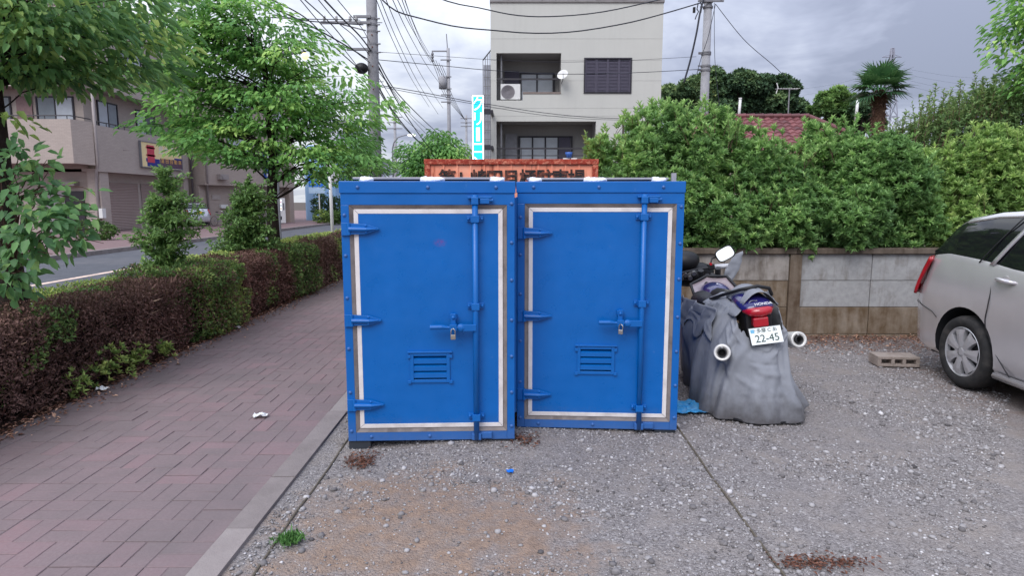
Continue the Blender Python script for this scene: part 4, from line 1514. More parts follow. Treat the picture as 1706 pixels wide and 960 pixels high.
def car(name, label, cat, loc, rot, paint, group=None, plate=None, flat=None):
    """local: x = 0 at the tail to 4.5 at the nose, y across, z up"""
    C = thing(name, label, cat, loc, rot, group)
    W2 = .85
    st = [(.0, .60, .34, .62, 0), (.012, .68, .30, .68, 0), (.05, .755, .27, .76, 0), (.11, .80, .235, .88, .3), (.19, .825, .22, 1.02, .5), (.27, .834, .21, 1.125, .7), (.45, .842, .20, 1.15, 1), (.8, W2, .19, 1.135, 1), (1.25, W2, .19, 1.11, 1), (1.8, W2, .19, 1.08, 1), (2.4, W2, .19, 1.045, 1), (3.0, W2, .19, 1.01, 1), (3.4, .845, .19, .96, 1), (3.8, .84, .195, .89, .8), (4.15, .80, .21, .80, .4), (4.38, .70, .24, .70, 0), (4.48, .55, .30, .60, 0), (4.50, .4, .34, .52, 0)]
    rows = []
    NS = 74
    xs_ = [st[0][0] + (st[-1][0]) * (i / (NS - 1)) for i in range(NS)]
    xs_ = sorted(set(xs_) | {.012, .03, .05, .08, .11, .15, .19, .23, .27})
    for x in xs_:
        for k in range(len(st) - 1):
            if st[k][0] <= x <= st[k + 1][0] + 1e-9:
                break
        a, c = st[k], st[k + 1]
        u_ = (x - a[0]) / (c[0] - a[0])
        us = u_
        v_ = [a[i] + (c[i] - a[i]) * us for i in range(1, 5)]
        h = body_ring(x, *v_)
        rows.append(h + [(p[0], -p[1], p[2]) for p in h[-2:0:-1]])
    b = MB()
    b.grid(rows, close=True)
    n_ = len(rows[0])
    b.f.append(list(range(n_)))
    b.m.append(0)
    b.f.append([(len(rows) - 1) * n_ + k for k in range(n_)][::-1])
    b.m.append(0)
    me = b.mesh('body', paint, None, True)
    tmp = link_mesh('body', me, C)
    bm_ = bmesh.new()
    bm_.from_mesh(me)
    bmesh.ops.recalc_face_normals(bm_, faces=bm_.faces)
    bm_.to_mesh(me)
    bm_.free()
    WX, WR = (.82, 3.52), .315
    cutters = MB()
    for wx in WX:
        for s in (-1, 1):
            cutters.cyl((wx, s * .50, WR + .02), (wx, s * 1.2, WR + .02), WR + .055, n=40)
    cme = cutters.mesh('cut', M_VOID)
    bm_ = bmesh.new()
    bm_.from_mesh(cme)
    bmesh.ops.recalc_face_normals(bm_, faces=bm_.faces)
    bm_.to_mesh(cme)
    bm_.free()
    co = link_mesh('cut', cme, C)
    md = tmp.modifiers.new('arches', 'BOOLEAN')
    md.operation = 'DIFFERENCE'
    md.solver = 'EXACT'
    md.object = co
    md.material_mode = 'TRANSFER'
    dg = bpy.context.evaluated_depsgraph_get()
    me2 = bpy.data.meshes.new_from_object(tmp.evaluated_get(dg))
    tmp.modifiers.clear()
    tmp.data = me2
    bpy.data.objects.remove(co)
    try:
        me2.set_sharp_from_angle(angle=math.radians(38))
    except Exception:
        pass
    me2.name = 'body'
    body = tmp
    # greenhouse
    gh = [(.25, .71, 1.14, 1.16), (.34, .715, 1.14, 1.28), (.44, .72, 1.14, 1.40), (.56, .725, 1.135, 1.465), (.90, .735, 1.125, 1.52), (1.4, .745, 1.10, 1.55), (1.9, .75, 1.07, 1.56), (2.4, .745, 1.04, 1.535), (2.75, .735, 1.015, 1.48), (3.1, .73, 1.0, 1.32), (3.45, .73, .95, 1.06), (3.6, .73, .92, .95)]
    rows, roof, rim_l = [], [], []
    for (x, w, zb, zt) in gh:
        f = min(1, max(.0, (zt - zb) / .45))
        wt = w + .045 - .115 * f
        wb = w + .055
        h = [(x, wb, zb - .03), (x, wb * .5 + wt * .5 + .012, (zb + zt) / 2), (x, wt, zt - .045 * f), (x, wt - .03, zt - .012 * f), (x, wt * .5, zt + .012), (x, 0, zt + .016)]
        rows.append(h + [(p[0], -p[1], p[2]) for p in h[-2::-1]])
    g = MB().grid(rows)
    g.build('window_glass', M_GLASS, C, smooth=True)
    rf = []
    for (x, w, zb, zt), r in zip(gh, rows):
        if .5 <= x <= 2.8:
            rr = [(p[0], p[1] * 1.004, p[2] + .006) for p in r[2:-2]]
            e0, e1 = r[2], r[-3]
            rf.append([(x, e0[1] + .008, e0[2] - .012)] + rr + [(x, e1[1] - .008, e1[2] - .012)])
    x, w, zb, zt = gh[2]
    r0 = [(p[0] - .13, p[1] * .97, p[2] - .045) for p in rf[0]]
    MB().grid([r0] + rf).build('roof', paint, C, smooth=True, solid=.012)

    def on_side(x, t):
        for k in range(len(gh) - 1):
            if gh[k][0] <= x <= gh[k + 1][0]:
                break
        u_ = (x - gh[k][0]) / (gh[k + 1][0] - gh[k][0])
        w, zb, zt = [gh[k][i] + (gh[k + 1][i] - gh[k][i]) * u_ for i in (1, 2, 3)]
        f = min(1, max(.0, (zt - zb) / .45))
        wt, wb = w + .045 - .115 * f, w + .055
        return Vector((x, wb + (wt - wb) * t + .012 * math.sin(PI * t) + .005, zb - .03 + (zt - .045 * f - zb + .03) * t))
    for s in (-1, 1):
        for (xa, xb, wd, mm, nm) in ((1.03, 1.33, .05, paint, 'window_pillar'), (.88, 1.19, .012, M_BLACK, 'window_seal'), (2.16, 2.10, .06, M_BLACK, 'window_pillar'), (3.40, 2.86, .05, paint, 'window_pillar')):
            L_ = [on_side(xa + (xb - xa) * k / 8, k / 8) for k in range(9)]
            pa = [Vector((p.x - wd / 2, s * (p.y + .006), p.z)) for p in L_]
            pb = [Vector((p.x + wd / 2, s * (p.y + .006), p.z)) for p in L_]
            MB().grid([pa, pb]).build(nm, mm, C, smooth=True, solid=.006)
        # door shut line and door handle
        sh = [(1.02, 1.09), (1.07, .92), (1.09, .76), (1.08, .62), (1.13, .50), (1.22, .38), (1.38, .235)]
        pts = []
        for (x, z) in sh:
            yv = W2 * (1.0 if .5 < z < .75 else (.985 if z <= .5 else 1.0 - (z - .75) * .22)) + .001
            pts.append((x, s * (yv + .003), z))
        pts = [tuple(p) for p in catmull(pts, 40)]
        MB().tube(pts, .0045, 5).build('door_gap', M_BLACK, C)
        MB().tube([(2.3, s * .815, 1.0), (2.32, s * .851, .7), (2.32, s * .845, .4), (2.32, s * .83, .24)], .004, 5).build('door_gap', M_BLACK, C)
        b = MB()
        b.tube([(1.13, s * .82, .985), (1.16, s * .850, .988), (1.27, s * .854, .982), (1.32, s * .82, .975)], [.012, .017, .017, .012], 10)
        hd = b.build('door_handle', paint, C, smooth=True)
        MB().ell((1.21, s * .812, .985), (.06, .008, .042), 14, 8).build('handle_recess', paint, hd, smooth=True)
        MB().tube([(.012, s * .685, .655), (.05, s * .765, .66), (.12, s * .812, .655), (.25, s * .838, .63), (.40, s * .850, .60), (.47, s * .852, .56)], .0035, 5).build('bumper_gap', M_BLACK, C)
        # lower sill
        MB().tube([(1.22, s * .835, .215), (2.0, s * .84, .205), (3.1, s * .835, .205)], .03, 8).build('sill', paint, C, smooth=True)
        # rear lamps wrap the corner
        lamp = []
        for k in range(9):
            t = k / 8
            z = .73 + .36 * t
            x_ = .06 + .17 * t ** 1.4
            dz = .055
            lamp.append([(x_ - .035 + .02 * t, s * (.70 - .02 * t), z), (x_ - .012 + .012 * t, s * (.775 - .012 * t), z), (x_ + .03, s * (.818 - .016 * t), z), (x_ + .075 + .02 * t, s * (.838 - .020 * t), z)])
        if s < 0:
            lamp = [r[::-1] for r in lamp]
        MB().grid(lamp).build('tail_lamp', M_RED, C, smooth=True, solid=.02)
        MB().ell((4.28, s * .60, .68), (.16, .15, .085), 14, 8).build('headlamp', M_WHITEMET, C, smooth=True)
        MB().ell((3.05, s * .96, 1.06), (.06, .10, .07), 12, 8).build('wing_mirror', paint, C, smooth=True)
    for wx in WX:
        for s in (-1, 1):
            b = MB()
            M = Matrix.Translation((wx, s * .75, WR)) @ Matrix.Rotation(s * -PI / 2, 4, 'X')
            b.lathe([(.215, -.09), (.27, -.10), (.302, -.085), (.315, -.05), (.315, .05), (.302, .085), (.27, .098), (.218, .088), (.205, .06)], 44, M)
            wh = b.build('wheel', M_TYRE, C, smooth=True)
            b = MB()
            b.lathe([(.0005, .050), (.20, .050)], 30, M)
            b.build('brake_backing', M_VOID, wh)
            b = MB()
            b.lathe([(.190, .058), (.196, .080), (.212, .090), (.219, .084), (.219, .060)], 44, M)
            b.lathe([(.0005, .098), (.028, .097), (.052, .086), (.055, .06)], 20, M)
            for k in range(7):
                a = 2 * PI * k / 7
                Rk = M @ Matrix.Rotation(a, 4, 'Z')
                prof = [(.04, .034, .088), (.09, .031, .094), (.15, .043, .093), (.196, .058, .084)]
                lft = [Rk @ Vector((r_, h_, z_)) for r_, h_, z_ in prof]
                rgt = [Rk @ Vector((r_, -h_, z_)) for r_, h_, z_ in prof]
                mid = [Rk @ Vector((r_, 0, z_ + .008)) for r_, h_, z_ in prof]
                lo1 = [Rk @ Vector((r_, h_, .055)) for r_, h_, z_ in prof]
                lo2 = [Rk @ Vector((r_, -h_, .055)) for r_, h_, z_ in prof]
                b.grid([lo1, lft, mid, rgt, lo2])
            b.build('wheel_cover', M_WHEELC, wh)
    MB().bx(-.012, .02, -.33, .33, .80, .95).build('plate_recess', M_BLACK, C)
    MB().bx(-.016, -.010, -.165, .165, .80, .965).build('licence_plate', plate or M_PLATE, C)
    MB().bx(.06, 4.4, -.6, .6, .15, .28).build('underbody', M_VOID, C)
    return C


M_SILVER = car_paint('silver_paint', srgb(204, 201, 204))
# tail backed up to the wall, nose towards the viewer: local +x runs to -Y, local -y faces -X
car('parked_car', 'silver minivan backed up to the concrete wall with its rear wheel showing', 'car', (4.73, 6.31, -.005), (0, 0, math.radians(-90)), M_SILVER)

# ------------------------------------------------------------------ vegetation
G_PITT = leaf_mat('pittosporum_leaf', [(0, srgb(48, 82, 46)), (.35, srgb(82, 120, 66)), (.65, srgb(118, 156, 84)), (1, srgb(170, 196, 114))], .35, .42, .45)
G_PITT2 = leaf_mat('bushy_leaf', [(0, srgb(58, 90, 46)), (.35, srgb(94, 128, 64)), (.65, srgb(132, 162, 84)), (1, srgb(178, 196, 110))], .35, .45, .4)
G_TREE = leaf_mat('street_tree_leaf', [(0, srgb(48, 88, 46)), (.35, srgb(76, 124, 60)), (.65, srgb(112, 160, 80)), (1, srgb(164, 194, 100))], .45, .5, .35)
G_NEAR = leaf_mat('near_tree_leaf', [(0, srgb(42, 78, 50)), (.35, srgb(68, 110, 66)), (.65, srgb(98, 140, 78)), (1, srgb(160, 180, 86))], .42, .5, .35)
G_DARK = leaf_mat('evergreen_leaf', [(0, srgb(38, 58, 44)), (.4, srgb(62, 88, 60)), (.7, srgb(96, 118, 74)), (1, srgb(142, 154, 92))], .15, .6, .2)
G_LOOSE = leaf_mat('loose_shrub_leaf', [(0, srgb(62, 90, 54)), (.5, srgb(104, 132, 80)), (1, srgb(152, 168, 100))], .3, .55, .3)
G_AZ = leaf_mat('hedge_green_leaf', [(0, srgb(48, 76, 38)), (.5, srgb(88, 116, 54)), (1, srgb(160, 172, 84))], .25, .55, .25)
G_BROWN = leaf_mat('hedge_brown_leaf', [(0, srgb(58, 41, 37)), (.4, srgb(92, 67, 60)), (.75, srgb(118, 90, 79)), (1, srgb(146, 120, 98))], .1, .75, .15)
M_BARK = mat('bark', srgb(78, 68, 60), .95, var=.35, scale=9, bump=.9, bscale=26, spec=.1)
M_BARKD = mat('dark_bark', srgb(52, 46, 42), .95, var=.3, scale=9, bump=.9, bscale=22, spec=.1)
M_TWIG = mat('twig', srgb(88, 68, 60), .95, var=.3, scale=20, spec=.1)


def branch(b, p0, p1, r0, r1, sag=.1, n=6, wob=.06, k=6):
    p0, p1 = Vector(p0), Vector(p1)
    L = (p1 - p0).length
    pts = []
    for i in range(n + 1):
        t = i / n
        p = p0.lerp(p1, t)
        p.z += sag * L * math.sin(PI * t)
        if 0 < i < n:
            p += Vector((random.gauss(0, wob), random.gauss(0, wob), random.gauss(0, wob * .5))) * L * .5
        pts.append(p)
    b.tube(pts, [r0 + (r1 - r0) * (i / n) for i in range(n + 1)], k)
    return pts


def shrub(name, label, cat, base, ells, nros, nleaf, L, Wd, m, group=None, stems=7, tint=.42, up=.7, topz=None, skip=.7, spread=(.5, 1.25), lo=.62, fold=.12, inner=0, shoots_=0, bump_=0):
    r = thing(name, label, cat, base, (0, 0, 0), group)
    P, N = shell(bumpy(ells, bump_) if bump_ else ells, nros, lo, 1.06, skip)
    if bump_:
        big = npnoise(P, 2.6, 61)
    if inner:
        P2, N2 = shell(ells, inner, .35, .8, .3)
        P, N = np.concatenate([P, P2]), np.concatenate([N, N2])
    lv = Leaves()
    nz = npnoise(P, 1.6, 3.1) * .6 + npnoise(P, 3.6, 1.7) * .5
    A = N * (1 - up * .5) + np.array([[0, 0, up]]) + rdir(len(P)) * .45
    zt = topz or max(e[2] + e[5] for e in ells)
    zb = min(e[2] - e[5] for e in ells)
    rel = np.clip((P[:, 2] - zb) / (zt - zb), 0, 1)
    T = tint + nz * .30 + RNG.normal(0, .09, len(P))
    P = P + N * (npnoise(P, 3.1, 9)[:, None] * .07)
    rosettes(lv, P, A, nleaf, L * RNG.uniform(.8, 1.15, len(P)), Wd, T, spread)
    b = MB()
    if shoots_:
        # this year's upright shoots standing out of the crown
        S, SN = shell(ells, shoots_ * 6, .95, 1.02, .95)
        S = S[SN[:, 2] > .35][:shoots_]
        for s_ in S:
            h = random.uniform(.06, .22)
            tip = s_ + np.array([random.gauss(0, .08), random.gauss(0, .08), h])
            branch(b, s_ - np.array([0, 0, .1]), tip, .004, .0015, .0, 3, .02, 4)
            k = int(5 + h * 26)
            tt = RNG.uniform(0, 1, (k, 1))
            Pq = s_ + (tip - s_) * tt
            rosettes(lv, Pq, np.tile([[0, 0, 1.]], (k, 1)) + rdir(k) * .2, 3, L * .95, Wd, np.full(k, tint + .16), (.4, 1.0))
    lv.build('foliage', m, r, fold=fold)
    for k in range(stems):
        e = ells[k % len(ells)]
        t = Vector((e[0] + random.gauss(0, e[3] * .4), e[1] + random.gauss(0, e[4] * .3), e[2] + random.uniform(-.2, .7) * e[5]))
        s0 = Vector((base[0] + (t.x - base[0]) * .45, base[1] + (t.y - base[1]) * .3, base[2]))
        branch(b, s0, t, .022, .006, .05, 5, .05, 5)
    b.build('stems', M_TWIG, r, W=True)['kind'] = 'stuff'
    return r


def bumpy(ells, k, fr=.40):
    out = []
    for e in ells:
        for _ in range(k):
            d = Vector((random.gauss(0, 1), random.gauss(0, 1) - .5, random.gauss(0, 1) + .25)).normalized()
            q = random.uniform(.8, 1.25) * fr
            out.append((e[0] + d.x * e[3] * .72, e[1] + d.y * e[4] * .72, e[2] + d.z * e[5] * .72, (e[3] + e[5]) * .5 * q, e[4] * q * 1.1, (e[3] + e[5]) * .5 * q))
    return out


def px_ell(x, y, Y, rx, ry, depth):
    """ellipsoid standing at depth Y whose middle is seen at (x, y), radii in photo pixels"""
    c = at(x, y, Y)
    s = Y / F_PX * 1.0
    return (c.x, c.y, c.z, rx * s, depth, ry * s)


# the row of evergreen shrubs above the wall
PG = 'evergreen shrubs growing above the concrete wall'
e1 = [px_ell(1040, 300, 8.25, 66, 90, .55), px_ell(1105, 250, 8.35, 60, 62, .5), px_ell(1165, 280, 8.2, 70, 90, .55), px_ell(1235, 282, 8.3, 60, 62, .5), px_ell(1300, 306, 8.3, 66, 62, .5),
      px_ell(1120, 350, 8.1, 80, 78, .5), px_ell(1210, 364, 7.95, 80, 58, .5), px_ell(1300, 366, 7.97, 76, 58, .45), px_ell(1180, 395, 8.2, 120, 36, .4), px_ell(1300, 395, 8.2, 100, 36, .4), px_ell(1000, 265, 8.5, 28, 40, .35), px_ell(1356, 246, 8.5, 26, 40, .35), px_ell(1130, 206, 8.4, 22, 24, .25), px_ell(1205, 208, 8.4, 22, 26, .25), px_ell(1075, 222, 8.4, 26, 28, .25)]
shrub('evergreen_shrub', 'wide light green shrub that reaches from the lockers to above the motorcycle', 'shrub', (2.4, 8.35, 0), e1, 8600, 11, .082, .021, G_PITT, PG, 16, .64, skip=.74, lo=.78, spread=(.35, 1.15), inner=3600, shoots_=170, bump_=9)

e2 = [px_ell(1400, 306, 8.3, 62, 72, .5), px_ell(1455, 290, 8.2, 56, 66, .5), px_ell(1500, 330, 8.1, 48, 70, .5), px_ell(1430, 374, 7.78, 56, 56, .42), px_ell(1440, 400, 8.1, 100, 34, .4), px_ell(1370, 360, 8.0, 50, 54, .42), px_ell(1405, 248, 8.5, 26, 30, .3), px_ell(1520, 370, 8.1, 44, 42, .4)]
shrub('evergreen_shrub', 'dark bulging shrub hanging over the wall coping between motorcycle and car', 'shrub', (4.5, 8.35, 0), e2, 5200, 11, .085, .022, G_PITT, PG, 10, .54, skip=.74, lo=.78, spread=(.35, 1.15), inner=2200, shoots_=50, bump_=9)
e3 = [px_ell(1585, 300, 8.4, 46, 56, .45), px_ell(1640, 280, 8.3, 60, 56, .5), px_ell(1710, 290, 8.3, 66, 66, .5), px_ell(1600, 372, 8.1, 70, 56, .45), px_ell(1680, 350, 8.1, 70, 60, .5), px_ell(1770, 320, 8.4, 70, 80, .5), px_ell(1545, 350, 8.5, 40, 60, .35)]
shrub('evergreen_shrub', 'yellowish green shrub rising behind the silver minivan', 'shrub', (6.3, 8.4, 0), e3, 4900, 11, .082, .021, G_PITT2, PG, 10, .66, skip=.74, lo=.78, spread=(.35, 1.15), inner=2200, shoots_=70, bump_=9)


def shoots(name, label, base, spots, m, L, Wd, group=None, tint=.45, nst=60, bushy=None):
    """shrub of upright leafy shoots: spots = (point, height, lean)"""
    r = thing(name, label, 'shrub', base, (0, 0, 0), group)
    lv, b = Leaves(), MB()
    for (p, h, lean) in spots:
        p = Vector(p)
        tip = p + Vector((lean * h + random.gauss(0, .08) * h, random.gauss(0, .12) * h, h))
        pts = branch(b, p, tip, .008, .002, .02, 5, .03, 4)
        n = int(16 + 44 * h)
        tt = RNG.uniform(.08, 1.0, n)
        A = np.array([tuple(q) for q in pts])
        xi = tt * (len(A) - 1)
        i0 = np.minimum(xi.astype(int), len(A) - 2)
        Pp = A[i0] + (A[i0 + 1] - A[i0]) * (xi - i0)[:, None]
        D = rdir(n)
        D[:, 2] = np.abs(D[:, 2]) * .5 + .35
        lv.add(Pp, D, np.array([[0, 0, 1.]]) + rdir(n) * .4, L * RNG.uniform(.7, 1.2, n), Wd, RNG.normal(tint, .13, n) + .12 * tt)
    if bushy:
        P, N = shell(bushy, 5200, .55, 1.05, .6)
        rosettes(lv, P, N + np.array([[0, 0, .8]]) + rdir(len(P)) * .5, 5, L, Wd, RNG.normal(tint - .05, .12, len(P)))
    lv.build('foliage', m, r, simple=False)
    b.build('stems', M_TWIG, r, W=True)
    return r


sp = []
for k in range(260):
    x = random.uniform(1515, 1760)
    ytop = 190 - (x - 1515) * .35 + random.gauss(0, 16) if x < 1640 else 146 + random.gauss(0, 18)
    yb = ytop + random.uniform(45, 120)
    a, t = at(x, yb, 9.5 + random.uniform(-.4, .5)), at(x, ytop, 9.5)
    sp.append((a, max(.25, t.z - a.z), random.gauss(.12, .12)))
for k in range(40):
    x = random.uniform(1470, 1530)
    a = at(x, 262 + random.gauss(0, 8), 9.4)
    sp.append((a, random.uniform(.15, .45) * (1 + (x - 1470) / 90), random.gauss(.05, .15)))
shoots('tall_shrub', 'tall loose grey green shrub with upright shoots beside the palm', (6.8, 9.6, 0), sp, G_LOOSE, .060, .021, None, .52, bushy=[px_ell(1585, 240, 9.5, 66, 62, .5), px_ell(1640, 205, 9.5, 66, 60, .5), px_ell(1700, 190, 9.5, 70, 70, .5), px_ell(1740, 210, 9.5, 60, 80, .5), px_ell(1515, 268, 9.5, 50, 40, .4), px_ell(1690, 260, 9.5, 80, 60, .5)])


def pad_tree(name, label, base, trunk, rt, ells, npads, nleaf, L, Wd, m, bark, group=None, tint=.42, padr=(.28, .5), thick=.10, droop=.5, attach=(.3, .95), shellr=(.35, 1.0), extra=None, tintvar=.18, gap=None):
    """tree with layered sprays of leaves at the ends of limbs"""
    r = thing(name, label, 'tree', base, (0, 0, 0), group)
    b = MB()
    tp = catmull(trunk, 14)
    b.tube(tp, [rt * (1.25 - .25 * min(1, i / 3)) * (1 - .72 * i / 13) for i in range(14)], 12)
    b.build('trunk', bark, r, W=True, smooth=True)
    lv, br = Leaves(), MB()
    E = np.array(ells)
    vol = E[:, 3] * E[:, 4] * E[:, 5]
    idx = RNG.choice(len(ells), npads, p=vol / vol.sum())
    d = rdir(npads)
    rad = RNG.uniform(shellr[0], shellr[1], npads) ** .6
    C = E[idx, :3] + d * E[idx, 3:6] * rad[:, None]
    if extra is not None:
        C = np.concatenate([C, np.array(extra)])
        d = np.concatenate([d, rdir(len(extra))])
        idx = np.concatenate([idx, np.zeros(len(extra), int)])
    cen = np.array([tuple(p) for p in tp])
    for k in range(len(C)):
        c = C[k]
        hz = c[2] - .3 * np.linalg.norm(c[:2] - cen[-1, :2])
        i = int(np.argmin(np.abs(cen[:, 2] - np.clip(hz, cen[0, 2] + attach[0] * (cen[-1, 2] - cen[0, 2]), cen[-1, 2]))))
        a = Vector(cen[i])
        cc = Vector(c)
        Lb = (cc - a).length
        branch(br, a, cc, max(.005, .009 * Lb), .002, .10, 6, .05, 5)
        o_ = c - np.array(a)
        o_[2] *= .2
        o_ = o_ / max(1e-6, np.linalg.norm(o_))
        R = random.uniform(*padr)
        n = int(nleaf * (R / padr[1]) ** 2 * random.uniform(.7, 1.2))
        th = RNG.uniform(0, 2 * PI, n)
        rr = np.sqrt(RNG.uniform(0, 1, n)) * R
        off = np.stack([np.cos(th) * rr, np.sin(th) * rr, RNG.normal(0, thick, n) * R * 1.2 - droop * .5 * rr ** 2 / R], 1)
        P = c + off
        D = np.stack([np.cos(th), np.sin(th), np.full(n, -droop)], 1) * .8 + o_ * .5 + rdir(n) * .4
        T = tint + RNG.normal(0, .09, n) + random.gauss(0, tintvar)
        lv.add(P, D, np.array([[0, 0, 1.]]) + rdir(n) * .35, L * RNG.uniform(.5, 1.3, n), Wd * RNG.uniform(.6, 1.25, n), T)
    br.build('branches', bark, r, W=True)
    if gap:
        g0, gd, gr = gap
        for i in range(len(lv.P)):
            v_ = lv.P[i] + lv.D[i] * lv.L[i][:, None] * .5 - np.array(g0)
            dist = np.linalg.norm(v_ - (v_ @ np.array(gd))[:, None] * np.array(gd), axis=1)
            k = dist > gr
            lv.P[i], lv.D[i], lv.L[i], lv.Wd[i], lv.T[i] = lv.P[i][k], lv.D[i][k], lv.L[i][k], lv.Wd[i][k], lv.T[i][k]
            lv.U[i] = lv.U[i][k]
    lv.build('crown', m, r, droop=.22)
    return r


# street tree beyond the saplings
ST = 'street trees along the near side of the road'
Yt = 11.2


def pe(x, y, Y, rx, ry, dep):
    return px_ell(x, y, Y, rx, ry, dep)


tb = at(458, 470, Yt)
tr = [at(459, 478, Yt), at(457, 410, Yt), at(453, 330, Yt), at(455, 260, Yt + .05), at(446, 180, Yt + .1), at(440, 90, Yt + .1)]
cr = [pe(440, 60, Yt, 80, 52, .8), pe(400, 120, Yt, 120, 50, 1.1), pe(500, 110, Yt, 100, 44, 1.1), pe(540, 172, Yt, 86, 38, 1.1), pe(430, 175, Yt, 120, 40, 1.2), pe(330, 175, Yt, 70, 45, 1.0), pe(300, 212, Yt, 78, 22, .9), pe(420, 225, Yt, 130, 28, 1.1), pe(560, 190, Yt, 70, 22, .9), pe(500, 240, Yt, 90, 24, 1.0), pe(345, 100, Yt, 60, 50, .8), pe(310, 60, Yt - .4, 70, 50, .8), pe(300, 130, Yt - .3, 60, 40, .8), pe(350, 15, Yt - .3, 70, 30, .7), pe(480, 255, Yt, 80, 34, 1.0), pe(410, 250, Yt, 60, 26, .9), pe(420, 20, Yt, 60, 30, .6), pe(350, 50, Yt, 50, 40, .6), pe(580, 265, Yt, 50, 22, .8)]
ext = [tuple(at(x, y, Yt + random.uniform(-.7, .7))) for x, y in ((625, 172), (640, 170), (600, 205), (615, 190), (590, 130), (560, 105), (585, 150), (250, 210), (235, 205), (270, 215), (300, 250), (310, 225), (345, 245), (530, 70), (500, 45), (460, 12), (430, 5), (470, 30), (545, 240), (580, 230), (600, 225), (480, 265), (500, 285), (540, 275), (410, 255), (430, 265), (480, 290), (520, 300), (560, 285), (390, 250))]
pad_tree('street_tree', 'leafy street tree with one dark trunk standing in the hedge before the brown building', tb, tr, .125, cr, 240, 100, .112, .060, G_TREE, M_BARKD, ST, .56, (.26, .46), .09, .42, extra=ext, gap=(tuple(at(508, 93, Yt)), tuple(ray(508, 93).normalized()), .10))

# near tree, its crown fills the upper left corner
Yn = 5.3
nb = at(12, 520, Yn)
ntr = [at(16, 545, Yn), at(10, 440, Yn), at(2, 330, Yn), at(-8, 200, Yn), at(-20, 80, Yn), at(-30, -80, Yn)]
ncr = [pe(60, 40, Yn, 130, 60, .9), pe(140, 85, Yn + .3, 110, 40, .8), pe(20, 85, Yn, 70, 46, .7), pe(210, 60, Yn + .5, 90, 36, .7), pe(100, 0, Yn, 150, 50, .9), pe(-60, 40, Yn, 130, 90, 1.0), pe(60, -80, Yn, 200, 70, 1.2), pe(240, 95, Yn + .8, 66, 28, .6)]
next_ = [tuple(at(x, y, Yn + q)) for x, y, q in ((165, 122, .2), (145, 130, .1), (110, 112, 0), (190, 105, .3), (215, 110, .4), (250, 100, .6), (255, 50, .5), (270, 75, .7), (25, 118, 0), (60, 105, -.2), (80, 120, .1), (10, 190, -.1), (235, 20, .6), (200, 30, .4))]
pad_tree('street_tree', 'nearest street tree whose dark trunk stands at the hedge end with long drooping leaves', nb, ntr, .13, ncr, 120, 62, .104, .050, G_NEAR, M_BARKD, ST, .62, (.22, .38), .10, .6, extra=next_, attach=(.45, 1))

# broad leaved sprouts at the foot of the near tree
r = thing('sprouting_shrub', 'broad leaved green sprouts round the foot of the nearest tree trunk', 'shrub', at(40, 500, 5.0))
lv, b = Leaves(), MB()
cen = [pe(45, 330, 4.95, 55, 80, .25), pe(75, 380, 4.9, 62, 60, .28), pe(30, 420, 4.9, 52, 60, .25), pe(110, 360, 4.9, 36, 28, .2), pe(30, 262, 5.0, 50, 26, .2), pe(125, 395, 4.9, 30, 18, .15), pe(20, 470, 4.9, 40, 40, .2)]
P, N = shell(cen, 560, .3, 1.05, .2)
keep = RNG.random(len(P)) < .86
P, N = P[keep], N[keep]
n = len(P)
D = N * .55 + rdir(n) * .5 + np.array([[.15, -.2, -.35]])
lv.add(P, D, np.array([[-.1, -.55, .8]]) + rdir(n) * .3, RNG.uniform(.065, .12, n), RNG.uniform(.042, .07, n), RNG.normal(.45, .16, n))
for c in cen:
    for q in range(5):
        t = Vector((c[0] + random.gauss(0, c[3] * .6), c[1] + random.gauss(0, c[4] * .6), c[2] + random.gauss(0, c[5] * .6)))
        branch(b, at(18, 455, 5.15), t, .008, .002, .12, 6, .04, 4)
for (x, y, dy) in ((20, 225, 1), (90, 262, 0), (148, 345, 0), (150, 320, 0)):
    e = at(x + 8, y, 4.95)
    pts = branch(b, at(25, 330, 5.05), e, .006, .002, .1, 6, .04, 4)
    q = np.array([tuple(p) for p in pts])
    Pq = np.concatenate([q + RNG.normal(0, .02, q.shape) for _ in range(2)])
    lv.add(Pq, rdir(len(Pq)) * .6 + np.array([[.5, -.1, -.2]]), np.array([[0, -.4, .9]]) + rdir(len(Pq)) * .3, RNG.uniform(.06, .10, len(Pq)), .05, RNG.normal(.5, .15, len(Pq)))
lv.build('foliage', G_NEAR, r, droop=.2, fold=.08)
b.build('stems', M_TWIG, r, W=True)


# saplings in the hedge
def sapling(label, Y, prof, xc, ybase, L, tint, n, base_y):
    base = at(xc, base_y, Y)
    r = thing('young_tree', label, 'young tree', base, (0, 0, 0), 'young trees planted in the hedge')
    b, lv = MB(), Leaves()
    tip = at(prof[0][0], prof[0][1], Y)
    tk = branch(b, base, tip, .018, .004, 0, 8, .015, 6)
    b.build('trunk', M_BARK, r, W=True)
    b = MB()
    for (x, y) in prof:
        for q in range(n):
            e = at(x + random.gauss(0, 13), y + random.gauss(0, 12), Y + random.gauss(0, .14))
            i = min(range(len(tk)), key=lambda k: abs(tk[k].z - (e.z - .12)))
            pts = branch(b, tk[i], e, .006, .0015, .05, 5, .05, 4)
            A = np.array([tuple(p) for p in pts[1:]])
            Pq = np.concatenate([A + RNG.normal(0, .02, A.shape) for _ in range(10)])
            m_ = len(Pq)
            ax = np.array(tuple((e - tk[i]).normalized()))
            lv.add(Pq, rdir(m_) * .75 + ax * .5 + np.array([[0, 0, .15]]), np.array([[0, -.2, 1.]]) + rdir(m_) * .5, L * RNG.uniform(.7, 1.2, m_), L * .45, RNG.normal(tint, .13, m_) + .1 * np.tile(np.linspace(0, 1, len(A)), 10))
    b.build('branches', M_TWIG, r, W=True)
    lv.build('crown', G_PITT2, r)


